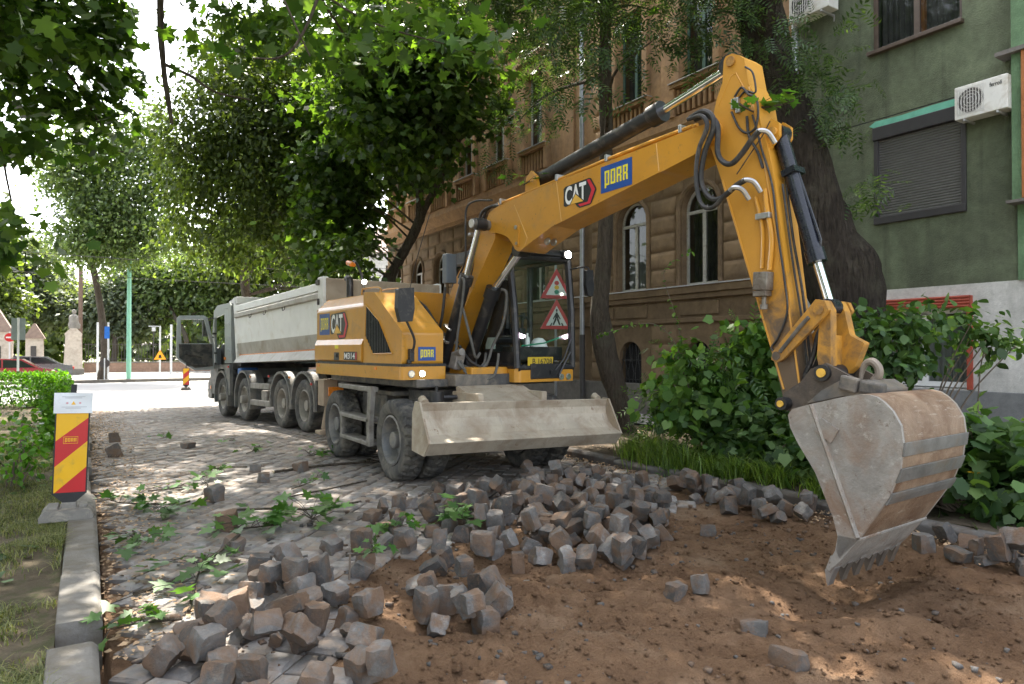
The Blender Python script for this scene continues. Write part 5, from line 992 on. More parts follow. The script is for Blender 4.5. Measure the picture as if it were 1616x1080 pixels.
def limb(mb, pts, r0, r1, n=9, wob=.12, k=6, lump=0):
    P = smooth_path(pts, k); m = len(P); rr = []
    for i, p in enumerate(P):
        t = i / (m - 1); rr.append((r0 + (r1 - r0) * t) * (1 + wob * .35 * math.sin(i * .55 + pts[0][0] * 9)) + lump * math.exp(-((t - .25) / .12) ** 2))
    s = len(mb.v); mb.tube(P, rr, n)
    for q in range(s, len(mb.v)):
        v = Vector(mb.v[q]); w_ = Vector((v.x * 4, v.y * 4, v.z * .9)); d = mnoise.noise(w_) * .16 * r0 + mnoise.noise(w_ * 3) * .09 * r0; mb.v[q] = tuple(v + Vector((d, -d, 0)))
def branches(mb, trunk_pts, cs, r, count, r0=.035):
    """limbs from the trunk out to leaf clumps"""
    T = [Vector(p) for p in trunk_pts]
    for c in cs[r.choice(len(cs), min(count, len(cs)), replace=False)]:
        c = Vector(c); b = min(T, key=lambda q: (q - c).length + max(0, q.z - c.z) * 2); mid = b.lerp(c, .5) + Vector((r.normal() * .15, r.normal() * .15, .18 * (c - b).length * .5))
        L = (c - b).length; mb.tube(smooth_path([b, mid, c], 4), [r0 * min(2, .5 + L * .25) * (1 - .85 * q / 8) for q in range(9)], 5, False)
def tree(name, label, trunk, blobs, n, size, tmpl, lm, seed, r0, r1, bark=BARK, extra=(), nb=40, group=None, keep=None, lump=0, **kw):
    r = np.random.default_rng(seed); base = trunk[0]; o = empty(name, (base[0], base[1], base[2]), 0, label, 'tree', group)
    (V, F), cs = crown_geo(blobs, n, size, tmpl, r, keep=keep, **kw); off = np.array(base)
    inst('crown', np_mesh('crown', V - off, F, lm), o)
    mb = MB(); limb(mb, trunk, r0, r1, 14, lump=lump)
    for e in extra: limb(mb, e[0], e[1], e[2], 8)
    tp = smooth_path(trunk, 4) + [p for e in extra if e[1] >= .1 for p in smooth_path(e[0], 4)[:-4]]
    branches(mb, tp[len(tp) // 5:], cs, r, nb); mb.v = [(a - base[0], b - base[1], c - base[2]) for a, b, c in mb.v]; mb.build('trunk', bark, o); return o
LF_LIND = leafmat('linden_leaf', (.055, .085, .026), (.115, .15, .048), .5, .45); LF_DARK = leafmat('dark_maple_leaf', (.042, .082, .018), (.075, .125, .028), .48, .4); LF_MAPLE = leafmat('maple_leaf', (.040, .092, .018), (.085, .15, .028), .50, .40)
LF_ASH = leafmat('ash_leaf', (.032, .065, .02), (.06, .10, .034), .35, .35); LF_PALE = leafmat('pale_leaf', (.085, .13, .05), (.13, .18, .07), .4, .5); LF_SILV = leafmat('silvery_leaf', (.10, .13, .085), (.16, .19, .13), .35, .55); LF_VINE = leafmat('vine_leaf', (.06, .14, .026), (.13, .225, .045), .42, .5); LF_SHRUB = leafmat('shrub_leaf', (.045, .10, .03), (.09, .155, .045), .38, .5); LF_HEDGE = leafmat('hedge_leaf', (.055, .15, .012), (.10, .22, .02), .42, .4)
# linden beyond the truck
tree('linden_tree', 'tall dense linden tree overhanging the white tipper truck', [(8.3, 26.9, -.2), (8.15, 26.8, 2.5), (8.0, 26.82, 5.5), (7.78, 26.94, 7.0), (7.2, 27.2, 9.2), (6.6, 27.0, 12.5)],
     [(3.6, 26.2, 8.7, 1.5, 1.9, 2.9), (5.2, 25.0, 9.3, 1.9, 2.0, 3.6), (7.0, 24.3, 9.3, 1.9, 1.8, 3.6), (3.4, 26.3, 5.6, 1.2, 1.4, 1.3), (5.2, 25.2, 5.6, 1.6, 1.6, 1.3), (7.3, 24.0, 6.0, 1.5, 1.5, 1.6), (8.1, 26.2, 10, 2.2, 2.4, 3.6), (6.3, 27.5, 12.6, 3.0, 2.6, 2.2)], 54000, .19, T_QUAD, LF_LIND, 3, .30, .10, nb=60, clump=.36, droop=1.0, flat=.8, extra=[([(8.0, 26.82, 4.8), (6.6, 26.2, 6.5), (5.0, 25.4, 8.3)], .12, .04), ([(7.9, 26.9, 6.2), (7.5, 25.4, 8.0), (6.9, 24.6, 10)], .12, .04)])
tl = []  # crown of an added out-of-view linden that shades the road
rc = np.random.default_rng(78)
for X_ in np.arange(-2.5, 5.0, 1.5):
    for Y_ in np.arange(17, 36, 1.6):
        zc = X_ * .533 + Y_ * .846
        if rc.random() < .2: continue
        tl.append((X_ + rc.uniform(-.4, .4), Y_ + rc.uniform(-.4, .4), 2.1 + .54 * zc + rc.uniform(.6, 2.6), 1.0, 1.0, .55))
tree('linden_tree', 'tall linden added out of view above the picture to shade the road', [(-6.2, 24.5, 0), (-6.1, 24.5, 4), (-5.4, 24.7, 9), (-3.5, 25, 14), (-1, 25.5, 17)], tl, 32000, .22, T_QUAD, LF_LIND, 4, .42, .14, nb=60, clump=.42, droop=.7, extra=[([(-5.4, 24.7, 9), (-2.5, 22.5, 13), (1, 20.5, 14)], .10, .010), ([(-3.5, 25, 14), (0, 28, 17), (3, 30, 19)], .10, .010)])
# forked maple in front of the ochre house
tree('maple_tree', 'dark forked maple tree in front of the ochre house behind the excavator', [(7.9, 21.0, -.15), (8.05, 20.9, 2.0), (8.3, 20.75, 3.7), (8.6, 20.5, 4.5), (9.0, 20.2, 5.4), (9.1, 19.6, 6.2)],
     [(6.9, 18.2, 8.6, 1.5, 1.6, 2.4), (8.2, 17.4, 8.3, 1.5, 1.5, 2.2), (9.0, 16.9, 9.2, 1.1, 1.2, 1.5), (9.5, 16.5, 7.9, .75, .9, .9), (6.5, 18.6, 4.3, 1.0, 1.0, .9), (7.8, 17.6, 10.6, 2.6, 1.8, 1.2), (8.9, 20.4, 9, 1.4, 2.0, 2.5), (7.2, 22, 8.5, 1.8, 2.0, 3.5), (6.6, 21.5, 5.2, 1.4, 1.5, 1.6)], 22000, .19, T_MAPS, LF_DARK, 5, .24, .13, nb=60, clump=.34, droop=.8, extra=[([(9.05, 19.9, 5.7), (8.75, 19.25, 7.0), (8.55, 19.35, 8.2), (8.5, 19.2, 10.6)], .13, .05), ([(9.1, 19.6, 6.1), (9.3, 18.9, 6.9), (9.75, 18.6, 8.0), (10.2, 18.2, 9.3)], .11, .04)])
# maple on the lawn, its boughs hanging into the picture at upper left
GAPS = [(1.2, 9.6, 1.15, 1.25), (4.45, 5.15, .34, .5), (1.67, 4.05, .22, .25), (3.95, 1.75, .3, .25), (3.6, 2.35, .2, .2), (.3, 4.9, .35, .35), (.8, 4.3, .3, .4), (4.55, 7.0, .22, .22), (.9, 5.6, .2, .3)]
def gap(P):   # openings in the crowns through which the sun reaches the street
    gx_ = P[:, 0] - .080 * P[:, 2]; gy_ = P[:, 1] - .571 * P[:, 2]; w_ = .18 * fract_noise(gx_, gy_, 2.5, 55, 3); q = np.ones(len(P), bool)
    for a, b, c, d in GAPS: q &= ((gx_ - a) / c) ** 2 + ((gy_ - b) / d) ** 2 > 1 + w_ * 3
    return q | (P[:, 2] < 3.4)
tree('maple_tree', 'leafy maple on the lawn, its boughs hanging over the hedge at upper left', [(-4.2, 12.6, 0), (-4.1, 12.5, 2.4), (-3.8, 12.6, 4.8), (-3.2, 12.9, 7.0), (-2.6, 13.2, 9.5)],
     [(-.9, 14.5, 6.7, 1.0, .9, 1.0), (.1, 14.1, 6.5, .85, .8, .75), (-.3, 14.3, 5.9, .8, .7, .5), (-.85, 11.1, 3.25, .3, .35, .4), (-.3, 10.9, 5.6, .5, .5, .3), (.3, 13.9, 5.6, .42, .5, .55), (.7, 13.6, 7.4, .8, .7, .45), (-.3, 14.3, 7.5, 1.1, .9, .7), (-.85, 11.1, 3.7, .22, .35, .55), (-.75, 11.1, 4.5, .25, .4, .3), (-1.4, 11.4, 6.2, .8, .9, .7), (-1.5, 14.9, 5.6, .55, .6, .55), (-3.2, 13, 9.5, 2.4, 2.4, 1.9), (-4.5, 12, 8, 2, 2.2, 2), (-1.2, 13, 8.6, 1.6, 1.6, 1.0)], 25000, .17, T_MAPS, LF_MAPLE, 7, .28, .09, nb=44, clump=.27, droop=.6, keep=gap, extra=[([(-3.2, 12.9, 7.0), (-1.8, 13.8, 7.0), (-.4, 14.1, 6.6), (.3, 13.9, 5.5)], .06, .015), ([(-3.5, 12.7, 6.0), (-2.3, 11.9, 6.1), (-1.2, 11.3, 5.4), (-.8, 11.1, 3.6)], .05, .012)])
# street maple whose canopy roofs the whole foreground; trunk stands beside the camera, out of view
can = []
rc = np.random.default_rng(77)
for X_ in np.arange(-1.2, 7.0, 1.15):
    for Y_ in np.arange(5.6, 17.5, 1.15):
        zc = X_ * .533 + Y_ * .846
        if rc.random() < .13: continue
        can.append((X_ + rc.uniform(-.35, .35), Y_ + rc.uniform(-.35, .35), 1.75 + .54 * zc + rc.uniform(.5, 2.4), .85, .85, .42))
low = [(1.15, 5.1, 4.05, .28, .25, .14), (1.4, 5.0, 3.62, .26, .2, .12), (1.32, 5.05, 3.40, .14, .14, .08), (1.6, 4.95, 3.95, .3, .2, .12), (2.1, 4.6, 4.05, .35, .25, .12), (.95, 7.6, 5.0, .4, .4, .25), (1.35, 7.4, 4.75, .42, .4, .25), (1.9, 7.05, 4.8, .5, .4, .3), (2.5, 6.7, 4.65, .5, .4, .3), (3.2, 6.2, 4.6, .5, .4, .3), (3.6, 5.95, 4.85, .45, .4, .25), (2.0, 9.5, 6.1, .8, .7, .4), (3.0, 9.0, 6.0, .8, .7, .4), (4.0, 8.4, 6.0, .7, .6, .35)]
tree('maple_tree', 'large-leaved maple canopy hanging from above over the street in the foreground', [(-1.9, 3.4, 0), (-1.85, 3.5, 2.4), (-1.6, 4.1, 4.6), (-.9, 5.4, 6.6), (.6, 7.6, 8.2), (2.2, 10, 9.4)],
     can + low, 24000, .15, T_MAPLE, LF_MAPLE, 9, .30, .10, nb=90, clump=.30, droop=.45, keep=gap, extra=[([(-1.2, 4.9, 6.0), (.2, 5.2, 5.6), (1.0, 5.1, 4.6), (1.4, 5.0, 3.8)], .02, .006), ([(-.6, 5.9, 6.9), (1.0, 6.6, 5.9), (2.2, 6.7, 5.1), (3.4, 6.1, 4.7)], .022, .006), ([(.6, 7.6, 8.2), (.72, 8.6, 6.6), (.75, 8.93, 5.6), (.79, 8.92, 4.9), (.87, 8.87, 4.3)], .06, .022), ([(.79, 8.92, 5.0), (1.05, 8.75, 4.86), (1.3, 8.59, 4.67), (1.65, 8.38, 4.58)], .022, .01), ([(1.9, 6.0, 5.4), (1.72, 5.96, 4.7), (1.58, 6.06, 4.34), (1.45, 6.15, 4.22), (1.26, 6.26, 4.21)], .016, .008), ([(.6, 7.6, 8.2), (2.0, 8.6, 8.6), (4, 9, 9)], .07, .010), ([(-.9, 5.4, 6.6), (1.5, 6.8, 7.2), (3.6, 7.2, 7.6)], .06, .008)])
# slim ash on the right pavement and the old leaning trunk by the green house
tree('ash_tree', 'slim straight tree trunk with a burr, between blade and facade', [(8.86, 9.9, 0), (8.66, 10.02, .9), (8.42, 10.18, 2.2), (8.47, 10.12, 3.5), (8.49, 10.09, 5.3), (8.46, 10.08, 6.9), (8.43, 10.08, 9.5), (8.2, 10, 12)],
     [(5.8, 7.7, 6.3, .5, .5, .35), (6.4, 7.2, 6.0, .45, .45, .35), (7.0, 6.8, 6.05, .5, .4, .3), (6.0, 7.4, 5.3, .3, .3, .3), (7.4, 6.5, 5.8, .35, .3, .25), (7.2, 10.2, 8.3, .5, .5, .4), (6.98, 10.4, 7.2, .4, .5, .35), (7.55, 10.0, 6.7, .3, .35, .35), (6.55, 10.6, 8.2, .5, .5, .35), (7.1, 10.3, 6.15, .3, .35, .2)] * 4 + [(8.6, 9.6, 8.6, 1.6, 1.6, .9), (7.0, 9.5, 9.4, 1.6, 2, 1.2), (9.4, 8.6, 9.4, 1.6, 2, 1.0), (8, 12, 9.8, 2, 2, 1.2), (7.6, 7.5, 8.6, 1.6, 1.2, .8), (9.3, 13.2, 8.6, 1.0, 1.2, .7), (8.9, 14.2, 6.8, .6, .8, .6)], 6200, .34, T_PINN, LF_ASH, 13, .185, .09, nb=40, clump=.26, droop=.5, lump=.05, per=9)
tree('old_tree', 'massive dark leaning tree trunk with swollen base, by the green house', [(8.85, 5.0, 0), (8.72, 5.15, 1.0), (8.62, 5.30, 2.2), (8.48, 5.40, 2.85), (8.25, 5.54, 3.6), (8.02, 5.69, 4.4), (7.85, 5.79, 5.0), (7.72, 5.85, 5.6), (7.6, 6.0, 6.8), (7.5, 6.1, 8)],
     [(7.0, 5.75, 5.85, .5, .45, .35), (7.5, 5.4, 5.55, .5, .4, .35), (7.9, 5.05, 5.2, .42, .4, .4), (7.8, 5.1, 4.75, .3, .3, .3), (8.0, 5.0, 4.35, .2, .22, .28), (8.65, 5.15, 3.75, .22, .22, .28), (8.7, 5.12, 3.45, .2, .2, .15)] * 3 + [(7.4, 6.0, 8, 1.8, 1.6, 1.0), (6.6, 6.3, 6.6, .7, .6, .4)], 2300, .28, T_PINN, LF_ASH, 15, .44, .24, BARKD, nb=26, clump=.20, droop=.5, lump=.09, per=9, extra=[([(7.72, 5.85, 5.6), (7.3, 5.5, 6.0), (7.0, 5.2, 6.4)], .16, .08)])
# trees across the crossing
far_defs = [('pale_tree', 'pale feathery tree beyond the crossing above the green lamp post', (1.0, 46.9, -.2), [(-.6, 47.6, 12.0, 1.6, 1.6, 2.0), (.6, 46.8, 10.6, 1.9, 1.6, 1.8), (1.9, 46, 9.2, 1.8, 1.6, 1.6), (0, 47.2, 8.2, 1.8, 1.6, 1.3), (-1.2, 47.9, 13.6, 1, 1.2, 1.4), (2.8, 45.4, 11, 1.4, 1.4, 1.6), (1.2, 46.5, 7.6, 2.6, 1.8, 1.1), (3.6, 45.2, 8.6, 1.6, 1.4, 1.4), (3.1, 45.2, 14.0, 1.6, 1.4, 2.0), (1.5, 46.3, 13.4, 1.6, 1.4, 1.8), (4.3, 44.8, 11.6, 1.4, 1.4, 1.8)], LF_PALE, 30000, .25),
            ('round_tree', 'silvery green round tree behind the iron fence at far left', (-3.2, 70, 0), [(-4.2, 73, 8, 3.6, 3, 3.4), (-1.5, 71.5, 5.6, 2.8, 2.5, 2.6), (-6, 74, 9.5, 3.5, 3, 3)], LF_SILV, 15000, .42),
            ('round_tree', 'grey green bushy tree behind the iron fence, left of the green post', (2.2, 66, 0), [(1.5, 69, 5, 2.6, 2.4, 2.2), (3.4, 68, 4.6, 2.6, 2.4, 2.4), (2.4, 68.5, 6.6, 2.2, 2.2, 1.6)], LF_SILV, 12000, .4),
            ('round_tree', 'bright green tree behind the iron fence, between green post and truck', (7.2, 62, 0), [(6, 67, 6.6, 3, 2.6, 2.8), (8.6, 65.5, 7.4, 3, 2.6, 3.2), (10.5, 64, 5.2, 2.4, 2.4, 2.6), (4.2, 68, 8.6, 2.8, 2.4, 2.4)], LF_PALE, 16000, .42),
            ('round_tree', 'tall green tree far behind the truck cab roof', (13, 60, 0), [(11.5, 62, 10, 3.2, 2.8, 3.6), (14.5, 60, 9, 3.4, 3, 3.6), (17.5, 58, 7.5, 3.4, 3, 3.6), (15, 59, 13, 3.4, 3, 2.6)], LF_LIND, 18000, .45),
            ('round_tree', 'tall dark tree behind the hedge at the left edge', (-9.5, 60, 0), [(-8, 66, 10, 3.4, 3, 4), (-11, 66, 8, 3, 3, 4), (-6, 66, 5, 2.5, 2.5, 3)], LF_LIND, 16000, .45)]
for k, (nm, lb, b, bl, lm, n, s) in enumerate(far_defs):
    c = bl[0]; tree(nm, lb, [b, (b[0] + .1, b[1] + .3, 2.5), ((b[0] + c[0]) / 2, (b[1] + c[1]) / 2, c[2] * .7), (c[0], c[1], c[2])], bl, n, s, T_QUAD, lm, 40 + k, .26, .08, nb=14, group='trees across the crossing', clump=.55, per=22, flat=.7)
tree('street_tree', 'slender dark trunk with light green crown rising behind the tipper body', [(7.6, 38.4, -.2), (7.3, 37.95, 4.5), (7.2, 37.9, 6.4), (7.6, 37.7, 7.4), (8.2, 37.3, 9.2)], [(7.6, 37.6, 8.6, 2, 2, 1.8), (5.8, 38.5, 7.4, 1.7, 1.6, 1.3), (9.5, 36.8, 8, 2, 1.8, 2), (8, 37.5, 11, 2.6, 2.4, 1.8), (10.5, 35, 6, 1.6, 1.8, 1.8)], 13000, .2, T_QUAD, LF_PALE, 51, .24, .14, nb=20, clump=.4)
for k, (x, y) in enumerate([(-9.5, 17.5), (-10, 7.5), (-9, -1.5), (-16, 24), (-7, 25), (-14, 32)]):   # added out-of-view trees that darken window reflections and block sky light
    tree('added_tree', ['added out-of-view tree on the lawn, left of the picture', 'added out-of-view tree level with the pit, left of the picture', 'added out-of-view tree behind the camera on the left', 'added out-of-view tree farther left beyond the lawn', 'added out-of-view tree past the clipped hedge, left of the picture', 'added out-of-view tree by the crossing, far left of the picture'][k], [(x, y, 0), (x + .1, y, 3), (x, y + .2, 6), (x, y, 9)], [(x, y, 8, 3.6, 3.6, 4.2), (x + 1, y + 2, 5.5, 2.6, 2.6, 2.4), (x + .5, y - 2, 6, 2.6, 2.6, 2.6)], 9000, .42, T_QUAD, LF_LIND, 110 + k, .3, .1, nb=12, clump=.6, group='added trees left of the picture')
r = np.random.default_rng(120); n = 16000; bx_ = r.uniform(-45, 75, n); hh = 9 + 4 * fract_noise(bx_, bx_ * 0, .09, 71, 3); P = np.stack([bx_, 92 + r.normal(size=n) * 2.5, hh * r.random(n) ** .8], 1)
V, F = leaf_geo(P, .9 + .8 * r.random(n), r.normal(size=(n, 3)), r.normal(size=(n, 3)) + np.array([0, -.6, .6]), T_QUAD); tag(inst('distant_wood', np_mesh('distant_wood', V, F, LF_LIND)), 'distant belt of trees closing the view behind the fence', 'wood', kind='stuff')
# ---- shrubs in the bed at right
def shrub(name, label, base, blobs, n, size, tmpl, lm, seed, stems=10, cat='shrub', group=None, **kw):
    r = np.random.default_rng(seed); o = empty(name, base, 0, label, cat, group); (V, F), cs = crown_geo(blobs, n, size, tmpl, r, **kw)
    inst('foliage', np_mesh('foliage', V - np.array(base), F, lm), o); mb = MB()
    for c in cs[r.choice(len(cs), min(stems, len(cs)), replace=False)]:
        c = Vector(c) - Vector(base); mb.tube(smooth_path([(c.x * .25 + r.normal() * .05, c.y * .25 + r.normal() * .05, -.03), (c.x * .6, c.y * .6, c.z * .6), c], 4), [.014 * (1 - .07 * q) for q in range(9)], 5, False)
    mb.build('stem', TWIG, o); return o
shrub('vine_bush', 'broad-leaved vine bush left of the excavator stick, under the arched windows', (7.5, 6.6, .08), [(7.2, 6.75, 1.45, .32, .3, .26), (7.15, 6.8, 1.0, .40, .35, .4), (7.55, 6.5, .75, .45, .4, .5), (7.9, 6.3, 1.2, .45, .4, .45), (8.0, 6.3, .55, .4, .4, .45), (7.9, 6.2, 1.75, .4, .35, .25), (8.25, 6.05, 1.45, .35, .3, .4)], 2700, .125, T_VINE, LF_VINE, 61, clump=.17, per=9, droop=.9, upb=.6, stems=26)
shrub('fern_bush', 'feathery dark green bush behind the vine leaves beside the stick', (7.9, 6.9, .08), [(7.5, 7.0, .9, .6, .5, .6), (8.0, 6.6, 1.3, .55, .5, .5), (8.4, 6.4, .7, .6, .5, .6), (7.3, 7.0, .4, .5, .45, .35), (8.35, 6.35, 1.8, .3, .3, .3)], 950, .30, T_PINN, LF_SHRUB, 63, clump=.22, per=6, droop=.6, stems=30)
shrub('elm_bush', 'spreading toothed-leaf bush behind the bucket, before the red-framed window', (8.5, 4.6, .1), [(7.85, 4.55, 1.9, .42, .35, .22), (8.2, 4.3, 1.95, .42, .35, .22), (8.6, 4.1, 1.95, .42, .35, .17), (8.95, 3.85, 1.82, .32, .3, .16), (7.95, 4.5, 1.5, .45, .35, .28), (8.25, 4.3, 1.5, .32, .3, .24), (7.8, 4.7, 1.0, .4, .35, .4), (9.2, 3.68, 1.65, .2, .2, .16), (7.7, 4.9, .6, .5, .4, .5)], 2300, .115, T_OVAL, LF_SHRUB, 65, clump=.15, per=8, droop=.7, upb=1.1, stems=34)
shrub('garden_plant', 'broad-leaved ground plants with a yellow flower, right of the bucket', (7.3, 3.1, .1), [(7.05, 3.3, .45, .25, .3, .3), (7.3, 3.1, .5, .35, .3, .35), (7.6, 2.9, .5, .4, .35, .4), (7.2, 3.15, .85, .3, .3, .18), (7.55, 2.95, .85, .35, .3, .18), (7.0, 3.9, .5, .35, .5, .4), (7.0, 2.7, .3, .25, .4, .25), (7.3, 2.4, .4, .4, .4, .35)], 1700, .14, T_VINE, LF_SHRUB, 67, cat='plant', clump=.16, per=8, droop=.6, stems=24)
shrub('garden_plant', 'low dark leafy plants between the bush and the right kerb', (7.1, 5.6, .08), [(7.1, 5.6, .3, .2, .5, .28), (7.2, 5.2, .4, .4, .5, .35), (7.4, 5.8, .5, .4, .4, .4), (7.35, 6.2, .45, .3, .35, .35), (7.2, 4.6, .35, .3, .4, .3)], 1500, .13, T_VINE, LF_SHRUB, 68, cat='plant', clump=.16, per=8, droop=.6, stems=16)
fl = empty('yellow_flower', (6.92, 3.05, .1), 0, 'single yellow daisy-like flower among the plants right of the bucket', 'flower'); pm = MB()
for k in range(9): a = k * .698; pm.add([(0, 0, .42), (.03 * math.cos(a - .3), .03 * math.sin(a - .3), .43), (.06 * math.cos(a), .06 * math.sin(a), .425), (.03 * math.cos(a + .3), .03 * math.sin(a + .3), .43)], [(0, 1, 2, 3)])
pm.build('petals', mat('yellow_petal', (.75, .48, .02), .6), fl); MB().tube([(.02, .02, -.04), (0, 0, .42)], .005, 5).build('stem', LF_VINE, fl)
# climbing shoots against the brown wall
def shoot(label, pts, n, size, seed, tm=T_OVAL, lm=LF_VINE):
    r = np.random.default_rng(seed); P = smooth_path(pts, 10); o = empty('climbing_shoot', pts[0], 0, label, 'plant'); b = Vector(pts[0]); mb = MB(); mb.tube([p - b for p in P], [.009 * (1 - .8 * i / len(P)) for i in range(len(P))], 5); mb.build('stem', TWIG, o)
    i = r.integers(2, len(P), n); Q = np.array([P[k] for k in i]) - np.array(b); t = r.normal(size=(n, 3)) + np.array([0, 0, -.3])
    V, F = leaf_geo(Q, size * (.6 + .7 * r.random(n)), t, np.array([0, 0, 1.]) + r.normal(size=(n, 3)) * .5, tm); inst('leaves', np_mesh('leaves', V, F, lm), o)
shoot('thin climbing shoot rising across the facade below the arched window', [(7.6, 7.2, .1), (7.55, 7.2, 1.5), (7.4, 7.25, 2.2), (7.25, 7.3, 2.8), (7.6, 7.1, 3.1)], 70, .07, 1)
shoot('long arching bramble shoot pointing left before the basement window', [(7.6, 6.9, .1), (7.3, 7.0, 1.5), (7.0, 7.2, 2.0), (6.6, 7.5, 1.95), (6.3, 7.7, 1.85)], 70, .06, 2)
shoot('vine shoot trailing over the white wall at the right edge', [(8.9, 3.9, .1), (9.0, 3.85, 1.6), (9.3, 3.6, 1.75), (9.45, 3.4, 1.6), (9.5, 3.35, 1.4)], 34, .12, 3, T_VINE)
# strap-leaved tufts along the right kerb
def blades(P, h, r, lean=.7, w=.0055):
    n = len(P); d = r.normal(size=(n, 3)) * lean; d[:, 2] = 0; up = np.array([0, 0, 1.]); hh = h * (.5 + .8 * r.random(n))[:, None]
    side = nrm(np.cross(d, up)) * w; m = P + (up * .6 + d * .25) * hh; t = P + (up * .85 + d * .85) * hh
    V = np.stack([P - side, P + side, m + side * .8, m - side * .8, t + side * .12, t - side * .12], 1).reshape(-1, 3); return V, (np.array([[0, 1, 2, 3], [3, 2, 4, 5]])[None] + 6 * np.arange(n)[:, None, None]).reshape(-1, 4)
GRASS = leafmat('strap_grass', (.10, .175, .035), (.19, .27, .06), .42, .45)
for k, (x, y, s) in enumerate([(6.78, 7.0, 1.2), (6.74, 6.5, 1.1), (6.74, 6.0, .8), (6.72, 5.5, .8), (6.72, 5.0, .7), (6.72, 4.4, .7), (6.8, 7.5, .8)]):
    r = np.random.default_rng(80 + k); n = 330; P = np.stack([r.normal(size=n) * .12 * s, r.normal(size=n) * .13 * s, np.zeros(n) - .02], 1); V, F = blades(P, .42 * s, r, .75); o = inst('grass_tuft', np_mesh('grass_tuft', V, F, GRASS), None, (x, y, float(bed_z(np.array([x]), np.array([y]))[0])))
    tag(o, ['long strap-leaved grass tuft nearest the slim tree trunk', 'long strap-leaved grass tuft below the vine bush', 'shorter grass tuft by the kerb under the vine bush', 'grass tuft at the kerb left of the bucket pivot', 'grass tuft at the kerb just left of the bucket', 'grass tuft hidden mostly behind the bucket front', 'small grass tuft behind the blade end by the kerb'][k], 'grass', 'grass tufts along the right kerb')
# ---- hedge and lawn
def hedge(name, label, x0, x1, y0, y1, h, n, seed, lm=LF_HEDGE, size=.07):
    r = np.random.default_rng(seed); o = empty(name, ((x0 + x1) / 2, (y0 + y1) / 2, 0), 0, label, 'hedge'); b = np.array(o.location)
    u = r.random((n, 3)); f = r.integers(0, 6, n); e = np.abs(r.normal(size=n)) * .07
    u[f == 0, 0] = e[f == 0]; u[f == 1, 0] = 1 - e[f == 1]; u[(f == 2) | (f == 4), 2] = 1 - e[(f == 2) | (f == 4)]; u[f == 3, 1] = e[f == 3]
    P = np.array([x0, y0, .02]) + u * np.array([x1 - x0, y1 - y0, h]); P[:, 2] += gz(P[:, 0], P[:, 1]) + .06 + .08 * fract_noise(P[:, 0], P[:, 1], 1.6, seed, 2) * u[:, 2]; P += r.normal(size=(n, 3)) * .045; P[:, 2] = np.maximum(P[:, 2], .0 + gz(P[:, 0], P[:, 1]))
    V, F = leaf_geo(P - b, size * (.6 + .8 * r.random(n)), r.normal(size=(n, 3)) + np.array([0, 0, .5]), r.normal(size=(n, 3)) + np.array([0, 0, .8]), T_QUAD); inst('foliage', np_mesh('foliage', V, F, lm), o); mb = MB()
    for k in range(24): q = (r.uniform(x0 + .1, x1 - .1), r.uniform(y0 + .1, y1 - .1)); mb.tube([(q[0] - b[0], q[1] - b[1], float(gz(*q))), (q[0] - b[0] + r.normal() * .1, q[1] - b[1] + r.normal() * .1, h * .8 + float(gz(*q)))], .015, 5)
    mb.build('stem', TWIG, o)
hedge('hedge', 'bright green hedge along the kerb behind the striped panel', -.52, -.29, 13.2, 24, .85, 11000, 91); hedge('hedge', 'clipped hedge running left across the lawn, before the parked red car', -8, -.4, 25.6, 27.2, .95, 20000, 92, size=.09)
shrub('weed', 'straggly weed bush growing at the near end of the hedge, left of the striped panel', (-.62, 9.6, .08), [(-.62, 9.6, .45, .25, .5, .35), (-.55, 10.4, .7, .18, .5, .3)], 420, .075, T_OVAL, LF_HEDGE, 95, cat='plant', clump=.12, per=8)
shrub('dry_weed', 'small reddish dry weed on the bare lawn soil', (-1.05, 8.2, .08), [(-1.05, 8.2, .38, .14, .16, .2)], 160, .06, T_OVAL, leafmat('dry_leaf', (.12, .06, .04), (.17, .10, .06), .2), 96, cat='plant', clump=.08, per=6)
n = 210000; r = np.random.default_rng(99); gx = -.13 - 4.2 * r.random(n) ** 1.7; gy = 2.2 + 20 * r.random(n) ** 1.7; ok = (fract_noise(gx, gy, .9, 17, 3) + .25 * (gy > 9) + .38 * (gy < 5.2) - .10 * ((gy > 5.4) & (gy < 7.2))) > r.uniform(-.25, .35, n); gx, gy = gx[ok], gy[ok]
V, F = blades(np.stack([gx, gy, lawn_z(gx, gy) - .005], 1), .055, r, 1.0, .0028); GRS = leafmat('lawn_grass', (.10, .135, .04), (.21, .205, .085), .35, .5)
tag(inst('lawn_grass', np_mesh('lawn_grass', V, F, GRS)), 'patchy short lawn grass on the left verge', 'grass', kind='stuff')
n = 190; gx = -.3 - 2.6 * r.random(n); gy = 3 + 8 * r.random(n); ok = fract_noise(gx, gy, .8, 44, 2) > .0; gx, gy = gx[ok], gy[ok]; n = len(gx)
V, F = leaf_geo(np.stack([gx, gy, lawn_z(gx, gy) + .03], 1), .05 + .05 * r.random(n), r.normal(size=(n, 3)) * np.array([1, 1, .3]), np.array([0, 0, 1.]) + r.normal(size=(n, 3)) * .35, T_VINE); tag(inst('ground_ivy', np_mesh('ground_ivy', V, F, LF_SHRUB)), 'low broad-leaved weeds scattered over the left verge', 'weeds', kind='stuff')
